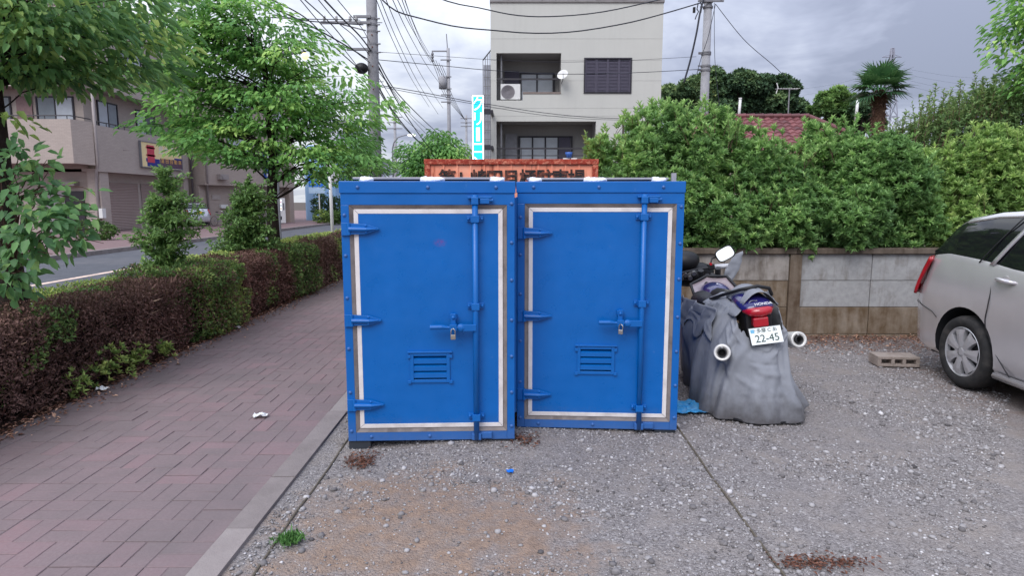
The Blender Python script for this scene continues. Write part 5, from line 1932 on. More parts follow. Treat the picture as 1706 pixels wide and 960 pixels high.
sapling('thin young tree with upright light green sprigs in front of the grey road', 7.7, [(276, 292), (268, 310), (284, 318), (262, 332), (292, 335), (272, 345), (255, 352), (300, 352), (280, 365), (245, 372), (262, 388), (298, 372), (278, 400), (238, 392), (250, 415), (290, 392), (275, 425), (306, 392), (225, 398), (322, 388), (255, 440), (288, 430), (318, 362), (270, 445)], 278, 0, .064, .24, 5, 520)
sapling('dense bushy young tree growing left of the dark street tree trunk', 10.1, [(412, 318), (404, 330), (425, 330), (396, 342), (416, 345), (436, 342), (390, 358), (410, 360), (430, 360), (440, 372), (384, 376), (402, 380), (422, 382), (440, 392), (380, 394), (398, 400), (416, 404), (434, 408), (375, 410), (394, 418), (414, 420), (372, 424), (444, 420)], 412, 0, .066, .16, 11, 480)


# the clipped hedge: brown, half dead stretches and green clumps
def hedge(label, y0, y1, h0, h1, m, dens, tint, L, group, top_m=None, xa=X_PAVE0, xb=-4.45, twig=True, bulge=0.0, green=0.10, name='hedge', wav=.09):
    r = thing(name, label, 'hedge' if name == 'hedge' else 'shrub', ((xa + xb) / 2, (y0 + y1) / 2, 0), (0, 0, 0), group)
    ln = y1 - y0
    nf = int(ln * .9 * dens)
    ntp = int(ln * (xa - xb) * dens * .8)

    def hgt(y):
        return h0 + (h1 - h0) * (y - y0) / ln
    # front face, top and ends, in a layer some 20 cm thick
    y = RNG.uniform(y0, y1, nf)
    z = RNG.uniform(.0, 1, nf) ** .9 * hgt(y)
    dp = RNG.uniform(0, 1, nf) ** 1.6 * .22
    wob = npnoise(np.stack([y * 2.2, z * 2.2, y * 0], 1), 1.0, 5) * wav + npnoise(np.stack([y * 7, z * 7, y * 0], 1), 1.0, 2) * wav * .5
    rnd = np.clip((z - hgt(y) * .8) / (hgt(y) * .2), 0, 1) ** 2 * .14
    low = np.clip((.12 - z) / .12, 0, 1) * .10
    end = np.minimum(y - y0, y1 - y)
    bul = bulge * np.sqrt(np.clip(1 - ((y - (y0 + y1) / 2) / (ln / 2)) ** 2, 0, 1))
    x = xa - dp + wob - rnd - low + bul - np.clip(.10 - end, 0, .1) * 1.2
    Pf = np.stack([x, y, z], 1)
    Nf = np.tile([[1., 0, .15]], (nf, 1))
    y = RNG.uniform(y0, y1, ntp)
    x = RNG.uniform(xb, xa + bulge * .6, ntp)
    z = hgt(y) - RNG.uniform(0, 1, ntp) ** 1.6 * .16 + npnoise(np.stack([x * 3, y * 3, x * 0], 1), 1.0, 6) * .05
    edge = np.clip((x - (xa - .16)) / .16, 0, 1) ** 2 * .08
    Pt = np.stack([x, y, z - edge], 1)
    Nt = np.tile([[0.1, 0, 1.]], (ntp, 1))
    nb_ = int(.5 * nf)
    y = RNG.uniform(y0, y1, nb_)
    z = RNG.uniform(0, 1, nb_) * hgt(y)
    Pb = np.stack([xb + RNG.uniform(0, .15, nb_), y, z], 1)
    Nb = np.tile([[-1., 0, .2]], (nb_, 1))
    P, N = np.concatenate([Pf, Pt, Pb]), np.concatenate([Nf, Nt, Nb])
    n = len(P)
    T = tint + npnoise(P, 3.2, 7) * .28 + RNG.normal(0, .16, n)
    D = N * .6 + rdir(n)
    isg = npnoise(P, 2.1, 15) + .35 * npnoise(P, 6.0, 25) > (.62 - green)
    ist = np.zeros(n, bool)
    if top_m is not None:
        ist = (P[:, 2] > hgt(P[:, 1]) - .13 + .05 * npnoise(P, 6, 3)) & (P[:, 0] < xa - .58 + .3 * npnoise(P, 1.6, 8)) & (RNG.random(n) < .8)
    g_ = ist | (isg & (RNG.random(n) < .8))
    if m is G_AZ:
        g_ = RNG.random(n) < .62 + .5 * npnoise(P, 2.6, 33)
    for mm, msk, nm in ((G_BROWN, ~g_, 'brown_foliage'), (G_AZ, g_, 'green_foliage')):
        if msk.sum() < 5:
            continue
        lv = Leaves()
        q = RNG.uniform(.6, 1.3, msk.sum())
        sc_ = 1.25 if mm is G_AZ else 1.0
        lv.add(P[msk], D[msk] + (np.array([[0, 0, .4]]) if mm is G_AZ else 0), N[msk] + rdir(msk.sum()) * .7, L * q * sc_, L * .5 * q * sc_, T[msk] + (.06 + .26 * ist[msk] if mm is G_AZ else 0))
        lv.build(nm, mm, r, simple=True)
    if twig:
        nt_ = int(ln * 520)
        lv = Leaves()
        y = RNG.uniform(y0, y1, nt_)
        z = RNG.uniform(.03, .95, nt_) * hgt(y)
        x = xa - RNG.uniform(.0, .2, nt_) + npnoise(np.stack([y * 2.2, z * 2.2, y * 0], 1), 1.0, 5) * wav
        D = rdir(nt_) * .6 + np.array([[.45, 0, .7]])
        lv.add(np.stack([x - .05, y, z], 1), D, rdir(nt_), RNG.uniform(.06, .16, nt_), .004, RNG.normal(.5, .2, nt_))
        lv.build('twigs', G_BROWN, r, simple=True, droop=0)
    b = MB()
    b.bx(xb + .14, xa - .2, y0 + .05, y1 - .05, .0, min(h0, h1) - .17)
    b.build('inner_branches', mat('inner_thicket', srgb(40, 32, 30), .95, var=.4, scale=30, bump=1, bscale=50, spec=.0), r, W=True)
    b = MB()
    for k in range(int(ln * 4)):
        yy = random.uniform(y0, y1)
        branch(b, (xa - .25 + random.gauss(0, .05), yy, 0), (xa - .12 + random.gauss(0, .06), yy + random.gauss(0, .12), random.uniform(.3, .6)), .008, .003, 0, 4, .06, 4)
    b.build('stems', M_TWIG, r, W=True)
    return r


HG = 'stretches of clipped hedge along the brick pavement'
hedge('long brown half bare hedge nearest to the viewer with green tips at its foot', 2.7, 7.25, .80, .77, G_BROWN, 6200, .38, .028, HG, True, green=.24)
hedge('bushy green clump in the hedge below the thin young tree', 7.1, 8.5, .84, .84, G_AZ, 5600, .36, .034, HG, None, name='hedge_shrub', bulge=.10, twig=False, wav=.14)
hedge('brown hedge stretch between the two green clumps', 8.45, 10.5, .84, .86, G_BROWN, 5000, .42, .032, HG, True, green=.20)
hedge('dark green clump in the hedge below the street tree trunk', 10.4, 11.7, .86, .86, G_AZ, 4600, .30, .036, HG, None, name='hedge_shrub', bulge=.07, twig=False, wav=.14)
hedge('reddish brown far hedge stretch that ends behind the left locker', 11.65, 19.0, .88, .86, G_BROWN, 2800, .50, .040, HG, True, green=.12)
# fresh green sprigs at the foot of the brown hedge
for (px, py, s, lb) in ((350, 706 - 60, .20, None), (210, 600, .16, None), (130, 636, .22, None), (60, 660, .14, None), (240, 588, .15, None), (300, 560, .14, None), (38, 420, .0, None)):
    pass
for (px, py, s, lb) in ((128, 642, .20, 'largest sprig of fresh green leaves at the foot of the near brown hedge'), (200, 622, .13, 'green sprig growing from the hedge foot above the brick pavement'), (236, 600, .12, 'small green sprig low in the near brown hedge beside the sapling side'), (295, 566, .12, 'green sprig at the hedge foot just before the green clump'), (36, 664, .11, 'low green sprig by the hedge foot at the photo edge')):
    q = gnd(px, py)
    q.x = min(q.x, X_PAVE0 + .08)
    base = (X_PAVE0 - .02, q.y, 0)
    t_ = thing('green_sprig', lb, 'plant', base, (0, 0, 0), 'green sprigs at the hedge foot')
    lv = Leaves()
    n = int(260 * s)
    P = np.array(base) + RNG.normal(0, 1, (n, 3)) * np.array([s * .35, s * .55, s * .4]) + np.array([.03, 0, s * .9])
    P[:, 2] = np.abs(P[:, 2]) + .02
    rosettes(lv, P, rdir(n) * .4 + np.array([[.4, 0, .8]]), 6, .055, .020, RNG.normal(.72, .12, n))
    lv.build('foliage', G_AZ, t_)

# more trees and shrubs further along
ST2 = ST
Y2 = 40
pad_tree('street_tree', 'round green street tree far down the road between the poles', at(725, 345, Y2), [at(725, 384, Y2), at(724, 340, Y2), at(726, 290, Y2), at(728, 240, Y2)], .16, [pe(722, 262, Y2, 50, 38, 1.8), pe(700, 285, Y2, 36, 26, 1.4), pe(755, 270, Y2, 28, 26, 1.4), pe(735, 240, Y2, 30, 24, 1.2)], 120, 70, .26, .14, G_TREE, M_BARKD, ST, .46, (.5, .85), .2, .5)
Y3 = 18.3
pad_tree('street_tree', 'small olive tinted street tree beside the concrete utility pole', at(592, 440, Y3), [at(592, 436, Y3), at(592, 380, Y3), at(593, 320, Y3), at(594, 270, Y3)], .06, [pe(585, 268, Y3, 42, 30, .7), pe(610, 250, Y3, 26, 24, .6), pe(560, 290, Y3, 34, 16, .6), pe(622, 290, Y3, 26, 14, .5), pe(600, 226, Y3, 10, 18, .3)], 60, 70, .12, .06, G_TREE, M_BARKD, ST, .38, (.22, .38), .2, .5)

# dark evergreens behind the house
EV = 'dark evergreen trees behind the red roofed house'


def far_tree(label, Y, ells, n, L, m, tint, group, name='evergreen_tree', basex=None):
    bx_ = basex or float(np.mean([e[0] for e in ells]))
    r = thing(name, label, 'tree', (bx_, Y, 0), (0, 0, 0), group)
    P, N = shell(ells, n, .6, 1.1, .5)
    lv = Leaves()
    nz = npnoise(P, .55, 3)
    rosettes(lv, P, N + np.array([[0, 0, .5]]) + rdir(len(P)) * .6, 5, L, L * .5, tint + nz * .32 + RNG.normal(0, .1, len(P)) + .14 * N[:, 2], (.5, 1.4))  # lighter leaf colour where the crown faces up, painted as sunlit
    lv.build('crown', m, r, simple=True)
    b = MB()
    zt = max(e[2] for e in ells)
    b.tube([(bx_, Y, 0), (bx_ + .1, Y, zt * .5), (bx_, Y, zt)], [.3, .22, .08], 8)
    for e in ells:
        branch(b, (bx_, Y, zt * .5), e[:3], .12, .04, .05, 4, .05, 5)
    b.build('trunk', M_BARKD, r, W=True)


def clump(x, y, Y, rx, ry, n, r_, dep=2.2):
    out = []
    for k in range(n):
        a, q = random.uniform(0, 2 * PI), random.random() ** .5
        rr_ = random.uniform(.7, 1.25) * r_
        e = px_ell(x + rx * q * math.cos(a), y - ry * q * math.sin(a), Y, rr_ * 1.15, rr_ * .8, 1.0)
        out.append((e[0], e[1] + random.uniform(-dep, dep) * .6, e[2], e[3], e[3], e[5]))
    return out


far_tree('broad dark evergreen behind the right utility pole', 46, clump(1135, 168, 46, 32, 30, 16, 16) + clump(1200, 148, 46, 36, 32, 22, 15) + clump(1165, 172, 46, 44, 24, 14, 17), 9000, .34, G_DARK, .52, EV)
far_tree('dark evergreen with layered crown between the pole and the roof aerial', 45, clump(1248, 142, 45, 30, 24, 18, 14) + clump(1270, 160, 45, 38, 28, 18, 14) + clump(1306, 160, 45, 14, 22, 8, 11) + clump(1240, 178, 45, 54, 18, 14, 15), 9000, .32, G_DARK, .36, EV)
far_tree('low dark evergreen behind the roof aerial', 48, clump(1335, 182, 48, 26, 12, 10, 10) + clump(1292, 190, 48, 26, 10, 8, 11), 2200, .34, G_DARK, .32, EV)
far_tree('mid green tree behind the roof ridge left of the palm', 44, clump(1384, 172, 44, 24, 15, 13, 10) + clump(1416, 182, 44, 20, 10, 8, 9) + clump(1420, 204, 44, 50, 12, 12, 12), 3000, .32, G_PITT2, .22, EV, 'broadleaf_tree')
far_tree('dark tree just behind the palm crown', 43, clump(1440, 182, 43, 18, 16, 8, 10), 1400, .32, G_DARK, .38, EV)

# tree at the right edge
Yr = 8.9
pad_tree('garden_tree', 'bright green garden tree whose branches hang in at the upper right corner', at(1800, 420, Yr), [at(1800, 400, Yr), at(1790, 250, Yr), at(1780, 100, Yr), at(1770, -40, Yr)], .10, [pe(1712, 45, Yr, 30, 60, .45), pe(1690, 100, Yr, 26, 30, .35), pe(1760, 80, Yr, 50, 80, .6), pe(1710, 125, Yr, 36, 18, .35), pe(1780, -20, Yr, 90, 80, .7)], 92, 44, .10, .055, G_TREE, M_BARK, None, .62, (.16, .28), .25, .6)

# windmill palm
M_FROND = leaf_mat('palm_frond', [(0, srgb(34, 66, 44)), (.5, srgb(62, 104, 60)), (1, srgb(112, 146, 84))], .2, .45, .4)
M_FIBRE = mat('palm_fibre', srgb(92, 70, 58), .95, var=.4, scale=30, bump=1, bscale=60, spec=.1)
Yp = 13.5
pb = at(1461, 300, Yp)
pm = thing('windmill_palm', 'windmill palm with shaggy trunk in front of the red roof', 'palm tree', (pb.x, pb.y, 0))
pt = at(1466, 150, Yp)
b = MB()
zs = np.linspace(0, pt.z, 24)
b.tube([(pb.x + (pt.x - pb.x) * (z / pt.z), Yp, z) for z in zs], [.075 + .035 * min(1, max(0, (z - 1.6) / 1.2)) + random.uniform(-.012, .012) for z in zs], 12)
b.build('trunk', M_FIBRE, pm, W=True)
lv = Leaves()
n = 900
z = RNG.uniform(1.6, pt.z, n)
th = RNG.uniform(0, 2 * PI, n)
rr = .075 + .03 * RNG.random(n)
lv.add(np.stack([pb.x + (pt.x - pb.x) * z / pt.z + np.cos(th) * rr, Yp + np.sin(th) * rr, z], 1), np.stack([np.cos(th) * .5, np.sin(th) * .5, RNG.normal(-.2, .7, n)], 1), rdir(n), RNG.uniform(.05, .14, n), .02, RNG.uniform(0.2, .9, n))
lv.build('fibre_mat', G_BROWN, pm, simple=True)
for k in range(26):
    a = k * 2.39996
    el = 1.30 - 1.70 * (k / 25) ** 1.0
    d = Vector((math.cos(a) * math.cos(el), math.sin(a) * math.cos(el), math.sin(el)))
    o_ = Vector((pt.x, Yp, pt.z))
    hub = o_ + d * (.26 + .05 * random.random())
    b = MB()
    branch(b, o_ - Vector((0, 0, .06)), hub, .010, .006, .06, 4, .0, 4)
    side = d.cross(Vector((0, 0, 1)))
    side = side.normalized() if side.length > .1 else Vector((1, 0, 0))
    upv = side.cross(d).normalized()
    for j in range(24):
        w = (j / 23 - .5) * 2 * 2.0
        dd = (d * math.cos(w) + side * math.sin(w) * 1.0).normalized()
        L = .42 * (.72 + .28 * math.cos(w * .7)) * random.uniform(.9, 1.1)
        nrm = upv
        q0, q1, q2 = hub, hub + dd * L * .55 + upv * .012, hub + dd * L - Vector((0, 0, L * random.uniform(.04, .26)))
        sv = dd.cross(upv).normalized() * .019
        b.tint = min(1, max(0, random.gauss(.45 if k < 18 else .2, .12)))
        b.add([q0 - sv * .3, q0 + sv * .3, q1 + sv, q1 - sv, q2], [[0, 1, 2, 3], [3, 2, 4]])
    b.build('frond', M_FROND, pm, W=True)

# ------------------------------------------------------------------ white building
def siding_mat(name, base, var=.05, sx=30, streak=.3):
    m = bpy.data.materials.new(name)
    m.use_nodes = True
    t = NT(m.node_tree)
    co = t.n('ShaderNodeTexCoord').outputs['Object']
    col = t.ramp(t.noise(co, .8, 5, .6).outputs[0], [(.3, tuple(c * (1 - var) for c in base)), (.7, tuple(c * (1 + var) for c in base))])
    mp = t.n('ShaderNodeMapping', {0: co, 'Scale': (3, 3, .25)})
    st = t.ramp(t.noise(mp.outputs[0], 1.5, 6, .65).outputs[0], [(.5, (0, 0, 0)), (.75, (streak,) * 3)])
    col = t.mix(st, col, tuple(c * .72 for c in base))
    b = t.n('ShaderNodeBump', {'Height': t.noise(co, sx, 4, .6).outputs[0], 'Strength': .4, 'Distance': .01})
    p = t.n('ShaderNodeBsdfPrincipled', {'Base Color': col, 'Roughness': .85, 'Specular IOR Level': .2, 'Normal': b.outputs[0]})
    t.n('ShaderNodeOutputMaterial', {0: p.outputs[0]})
    return m


M_WALLW = siding_mat('cream_siding', srgb(198, 198, 192), .03, 30, .16)
M_WALLG = siding_mat('balcony_grey', srgb(158, 156, 154))
M_FRAME = mat('dark_window_frame', srgb(48, 46, 54), .5, var=.1)
M_PANE = mat('window_glass', srgb(110, 118, 126), .08, var=.15, scale=1.5, spec=.6)
M_CURT = mat('curtain_glass', srgb(176, 182, 190), .12, var=.12, scale=2, spec=.5)
M_SHUT = mat('shutter', srgb(84, 80, 96), .6, var=.06)
M_RAIL = mat('dark_rail', srgb(58, 56, 60), .5)
M_WHITE = mat('white_enamel', srgb(220, 220, 218), .45, var=.05)
M_GREYC = mat('grey_metal', srgb(128, 128, 132), .5, metal=.2, var=.1)

YB = 28.4
wb_ = thing('white_building', 'cream three storey building with two recessed balconies behind the orange container', 'building', (2.85, YB, 0))


def bp(x, y):
    return at(x, y, YB)


WX0, WX1 = bp(818, 200).x, bp(1103, 100).x
WZ = bp(900, 4).z
# front wall around the openings: list of openings (x0, x1, y0, y1) in photo pixels
ops = [(827, 935, 88, 153), (827, 993, 202, 268), (975, 1051, 98, 153), (1037, 1066, 204, 254)]
O = [(bp(a, c).x, bp(b_, c).x, bp(a, d).z, bp(a, c).z) for a, b_, c, d in ops]
acx = bp(871, 160).x
acz = bp(850, 167).z


def wall_with_openings(b, x0, x1, z0, z1, O, y0, y1):
    xs_ = sorted({x0, x1} | {o[0] for o in O} | {o[1] for o in O})
    zs_ = sorted({z0, z1} | {o[2] for o in O} | {o[3] for o in O})
    for i in range(len(xs_) - 1):
        run = None
        for j in range(len(zs_) - 1):
            cx, cz_ = (xs_[i] + xs_[i + 1]) / 2, (zs_[j] + zs_[j + 1]) / 2
            inside = any(o[0] < cx < o[1] and o[2] < cz_ < o[3] for o in O)
            if not inside:
                b.bx(xs_[i], xs_[i + 1], y0, y1, zs_[j], zs_[j + 1])


OO = O + [(O[0][0], acx, acz, O[0][2] + .0005)]
b = MB()
wall_with_openings(b, WX0, WX1, 0, WZ, OO, YB, YB + .16)
b.build('front_wall', M_WALLW, wb_, W=True)
b = MB()
b.bx(WX0, WX0 + .16, YB + .165, YB + 9, 0, WZ)
b.bx(WX1 - .16, WX1, YB + .165, YB + 9, 0, WZ)
b.bx(WX0 + .165, WX1 - .165, YB + 8.8, YB + 9, 0, WZ)
b.build('side_wall', M_WALLW, wb_, W=True)
MB().bx(WX0 + .165, WX1 - .165, YB + .165, YB + 8.79, WZ - .5, WZ - .3).build('roof', M_WALLG, wb_, W=True)
MB().bx(WX0 - .03, WX1 + .03, YB - .05, YB + .22, WZ + .004, WZ + .10).bx(WX0 - .03, WX0 + .2, YB + .225, YB + 9, WZ + .004, WZ + .1).bx(WX1 - .2, WX1 + .03, YB + .225, YB + 9, WZ + .004, WZ + .1).build('parapet_cap', mat('parapet_grey', srgb(128, 124, 124), .7), wb_, W=True)
for yy in (64, 100, 134, 180, 193):
    z = bp(900, yy).z
    segs = [(WX0, WX1)]
    for o in OO:
        if o[2] < z < o[3]:
            segs = [(a, c) for s_ in segs for (a, c) in (((s_[0], o[0]), (o[1], s_[1])) if s_[0] <= o[0] < s_[1] else (s_,)) if c > a]
    b = MB()
    for a, c in segs:
        b.bx(a, c, YB - .004, YB - .0005, z - .005, z + .005)
    b.build('siding_joint', mat('joint_grey', srgb(172, 171, 168), .8), wb_, W=True)
# balcony recesses
for k, (x0, x1, z0, z1) in enumerate(O[:2]):
    b = MB()
    dz = acz if k == 0 else z0 - .4
    b.bx(x0 - .2, x1 + .2, YB + 1.5, YB + 1.6, dz - .2, z1 + .2)
    b.bx(x0 - .12, x0 - .004, YB + .165, YB + 1.49, dz - .2, z1 + .2)
    b.bx(x1 + .004, x1 + .12, YB + .165, YB + 1.49, dz - .2, z1 + .2)
    b.bx(x0, x1, YB + .165, YB + 1.49, z1 + .004, z1 + .12)
    b.bx(x0, x1, YB + .165, YB + 1.49, dz - .3, dz - .1)
    b.build('balcony_recess', M_WALLG, wb_, W=True)
    # post inside at the left
    MB().bx(x0 + .17, x0 + .24, YB + .3, YB + .37, dz - .1, z1 + .002).build('balcony_post', M_GREYC, wb_, W=True)
    # sliding window
    wx0, wx1, wz1 = ((bp(866, 0).x, bp(929, 0).x, bp(0, 110).z) if k == 0 else (bp(864, 0).x, bp(962, 0).x, bp(0, 221).z))
    wz0 = z0 - .25
    yw = YB + 1.44
    f = MB()
    sub_box_frame(f, wx0, wx1, wz0, wz1, .07, yw - .04, yw + .04)
    fr = f.build('window', M_FRAME, wb_, W=True)
    n = 2 if k == 0 else 4
    for q in range(n):
        a, c = wx0 + .07 + (wx1 - wx0 - .14) * q / n, wx0 + .07 + (wx1 - wx0 - .14) * (q + 1) / n
        MB().bx(a + .035, c - .035, yw - .02 + .01 * (q % 2), yw + .0 + .01 * (q % 2), wz0 + .07, wz1 - .07).build('pane', (M_CURT, M_CURT)[q % 2] if k == 0 else (M_CURT, M_CURT, M_CURT, M_SHUT)[q], fr, W=True)
        if q:
            MB().bx(a - .034, a + .034, yw - .045, yw + .03, wz0 + .07, wz1 - .07).build('mullion', M_FRAME, fr, W=True)
    if k == 0:
        MB().bx(bp(840, 0).x, wx0 - .01, YB + 1.40, YB + 1.49, wz0, wz1 + .06).build('shutter_box', M_SHUT, wb_, W=True)
    else:
        MB().bx(bp(841, 0).x, bp(862, 0).x, YB + 1.38, YB + 1.49, wz0, wz1 + .1).build('shutter_box', mat('pale_shutter_box', srgb(150, 150, 156), .6), wb_, W=True)
    # rail
    zr = bp(0, 131).z if k == 0 else bp(0, 247).z
    b = MB()
    b.bx(x0 + .002, x1 - .002, YB + .05, YB + .10, zr - .035, zr + .035)
    if k:
        b.bx(x0 + .002, x1 - .002, YB + .06, YB + .09, bp(0, 259).z - .02, bp(0, 259).z + .02)
        for q in range(1, 4):
            xx = x0 + (x1 - x0) * q / 4
            b.bx(xx - .015, xx + .015, YB + .062, YB + .088, z0, zr - .036)
    b.build('balcony_rail', M_RAIL, wb_, W=True)
MB().bx(acx, O[0][1], YB - .02, YB + .15, O[0][2] - .08, O[0][2] - .002).build('balcony_sill', mat('brown_sill', srgb(128, 116, 110), .7), wb_, W=True)
MB().bx(acx + .002, acx + .12, YB + .01, YB + .3, acz, O[0][2] - .082).build('downpipe_box', M_GREYC, wb_, W=True)
# louvred shutter window: eight leaves of slats
x0, x1, z0, z1 = O[2]
f = MB()
sub_box_frame(f, x0 - .05, x1 + .05, z0 - .06, z1 + .05, .06, YB - .035, YB + .12)
sw = f.build('shutter_window', M_FRAME, wb_, W=True)
MB().bx(x0, x1, YB + .09, YB + .11, z0, z1).build('window_backing', M_VOID, sw, W=True)
for k in range(4):
    a, c = x0 + .012 + (x1 - x0 - .02) * k / 4, x0 + (x1 - x0 - .012) * (k + 1) / 4
    b = MB()
    b.bx(a, a + .04, YB - .01, YB + .05, z0 + .01, z1 - .01)
    b.bx(c - .04, c, YB - .01, YB + .05, z0 + .01, z1 - .01)
    nsl = 22
    for q in range(nsl):
        z = z0 + .03 + (z1 - z0 - .06) * q / nsl
        b.add([(a + .04, YB + .0, z), (c - .04, YB + .0, z), (c - .04, YB + .045, z + .07), (a + .04, YB + .045, z + .07)], [[0, 1, 2, 3]])
    b.build('shutter_leaf', M_SHUT, sw, W=True)
# grid window by the shrub
x0, x1, z0, z1 = O[3]
f = MB()
sub_box_frame(f, x0, x1, z0, z1, .05, YB - .01, YB + .1)
gw_ = f.build('grid_window', M_FRAME, wb_, W=True)
for i in range(3):
    for j in range(5):
        a, c = x0 + .06 + (x1 - x0 - .1) * i / 3, x0 + .035 + (x1 - x0 - .1) * (i + 1) / 3
        e, d = z0 + .06 + (z1 - z0 - .1) * j / 5, z0 + .03 + (z1 - z0 - .1) * (j + 1) / 5
        MB().bx(a, c, YB + .03, YB + .05, e, d).build('pane', M_CURT, gw_, W=True)
MB().bx(x0 + .03, x1 - .03, YB + .055, YB + .07, z0 + .03, z1 - .03).build('glazing_bars', M_FRAME, gw_, W=True)
# set-back attic above the parapet
at0 = thing('roof_structure', 'pale penthouse with brown panel standing on the roof of the cream building', 'roof room', (2.7, YB + 3, WZ))
za = WZ + 2.6
MB().bx(bp(836, 0).x, bp(1078, 0).x + .3, YB + 3.0, YB + 7, WZ - .28, za).build('walls', siding_mat('attic_white', srgb(214, 210, 212)), at0, W=True)
MB().bx(bp(993, 0).x * 1.1, bp(1046, 0).x * 1.1, YB + 2.94, YB + 2.99, WZ - .2, za - .3).build('panel', mat('brown_panel', srgb(120, 100, 96), .7), at0, W=True)
for a, c in ((846, 905), (925, 960)):
    f = MB()
    sub_box_frame(f, bp(a, 0).x * 1.1, bp(c, 0).x * 1.1, WZ + .2, WZ + 1.6, .06, YB + 2.95, YB + 2.99)
    f.build('window', M_FRAME, at0, W=True)
# air conditioner
p0, p1 = bp(834, 166), bp(867, 139)
ac = thing('air_conditioner', 'white outdoor air conditioner unit in the upper balcony opening', 'air conditioner', ((p0.x + p1.x) / 2, YB + .1, p0.z))
w, h = p1.x - p0.x, p1.z - p0.z
b = MB()
b.bx(-w / 2, w / 2, -.02, .30, .03, h)
b.build('casing', M_WHITE, ac, bevel=.01)
MB().bx(-w / 2 + .08, -w / 2 + .18, -.02, .28, 0, .03).bx(w / 2 - .18, w / 2 - .08, -.02, .28, 0, .03).build('feet', M_GREYC, ac)
M = Matrix.Translation((-w * .13, -.025, h * .5)) @ Matrix.Rotation(PI / 2, 4, 'X')
MB().lathe([(.0005, 0.0), (h * .40, .0), (h * .42, .012), (h * .44, 0)], 28, M).build('fan_grille', mat('grille_grey', srgb(128, 124, 128), .6), ac, smooth=True)
for rr_ in (.12, .22, .32):
    MB().lathe([(h * rr_ - .006, .005), (h * rr_, .018), (h * rr_ + .006, .005)], 24, M).build('grille_ring', M_GREYC, ac)
# satellite dish
pd_ = bp(937, 128)
sd = thing('satellite_dish', 'white satellite dish on the edge of the upper balcony', 'satellite dish', (pd_.x, YB - .35, pd_.z))
M = Matrix.Rotation(math.radians(-25), 4, 'Z') @ Matrix.Rotation(math.radians(62), 4, 'X')
MB().lathe([(.0005, 0), (.10, .012), (.18, .035), (.235, .07), (.23, .075), (.17, .045), (.0005, .01)], 28, M).build('dish', M_WHITE, sd, smooth=True)
MB().tube([(0, -.05, -.18), (-.02, -.28, -.02)], .012, 6).tube([(.0, .03, -.02), (.0, .12, -.18), (-.05, .33, -.28)], .02, 6).build('arm', M_GREYC, sd)
MB().box((-.02, -.30, 0), (.05, .07, .05)).build('receiver', M_WHITE, sd)
# flower pot on the lower balcony
pp = bp(948, 258)
pot = thing('flower_pot', 'small blue and white pot at the lower balcony rail', 'pot', (pp.x, YB + .12, pp.z - .12))
MB().lathe([(.0005, 0), (.10, 0), (.15, .16), (.16, .24), (.13, .24)], 16).build('pot_body', mat('blue_glaze', srgb(70, 110, 190), .4, var=.2, scale=14), pot, smooth=True)
MB().bx(-.25, .35, -.04, .06, -.16, -.002).build('shelf', M_WHITE, pot)
# stair cage to the left
sc = thing('mesh_stair_cage', 'pale mesh stair enclosure at the left side of the cream building', 'stair cage', (bp(810, 0).x, YB + 4, 0))
c0, c1 = at(804, 0, YB + 4).x, WX0 - .05
zt = at(804, 100, YB + 4).z
b = MB()
for k in range(int((zt) / .42)):
    b.bx(c0 + .03, c1, YB + 4.0, YB + 4.015, k * .42, k * .42 + .03)
b.build('mesh_bars', M_GREYC, sc, W=True)
for k in range(5):
    x = c0 + (c1 - c0) * k / 4
    MB().bx(x - .015, x + .015, YB + 3.98, YB + 4.02, 0, zt + .55 * k / 4).build('cage_post', M_GREYC, sc, W=True)
MB().tube([(c0, YB + 4, zt), (c1, YB + 4, zt + .55)], .03, 6).build('top_bar', M_FRAME, sc, W=True)
MB().bx(c0 + .02, c1, YB + 4.1, YB + 8, 0, zt - .2).build('stair_core', siding_mat('stair_grey', srgb(196, 200, 212)), sc, W=True)

# shining cleaning sign
Ys = 27.2
s0, s1 = at(785.5, 158, Ys), at(807, 275, Ys)
sg = thing('cleaning_sign', 'tall lit white and cyan vertical sign at the left of the cream building', 'sign', ((s0.x + s1.x) / 2, Ys, s1.z - 1.0))
sw_, top_, bot_ = (s1.x - s0.x), s0.z, s1.z - 1.05
M_SIGNC = mat('lit_cyan', (.0, .45, .65), .4, var=0, emit=(.03, .60, .80), estr=1.0)
M_SIGNW = mat('lit_white', (.85, .9, .92), .4, var=0, emit=(.86, 1.0, 1.0), estr=1.6)
xm = (s0.x + s1.x) / 2
MB().bx(s0.x, s1.x, Ys, Ys + .28, bot_, top_).build('sign_case', M_GREYC, sg, W=True, bevel=.01)
f = MB()
sub_box_frame(f, s0.x + .02, s1.x - .02, bot_ + .02, top_ - .02, .045, Ys - .014, Ys - .001)
f.build('white_border', M_SIGNW, sg, W=True)
MB().bx(s0.x + .065, s1.x - .065, Ys - .008, Ys - .001, bot_ + .065, top_ - .065).build('sign_face', M_SIGNC, sg, W=True)
hs = (top_ - bot_ - .14) / 6.35
for k, ch in enumerate('クリｰニング'.replace('ｰ', 'ー')):
    zc_ = top_ - .10 - hs * (k + .5)
    if ch == 'ー':
        MB().bx(xm - .075, xm + .075, Ys - .016, Ys - .009, zc_ - hs * .46, zc_ + hs * .46).build('letter', M_SIGNW, sg, W=True)
    else:
        o = text_mesh('letter', ch, hs * 1.08, M_SIGNW, sg, face_M((xm, Ys - .012, zc_)), .003, sx=.86, W=True)
for yy in (185, 245):
    q = at(812, yy, Ys)
    MB().bx(s1.x, WX0 + .02, Ys + .05, Ys + .2, q.z - .1, q.z + .1).build('sign_bracket', M_FRAME, sg, W=True)
    MB().bx(WX0 + .02, WX0 + .12, Ys + .05, YB - .001, q.z - .06, q.z + .06).build('bracket_arm', M_FRAME, sg, W=True)

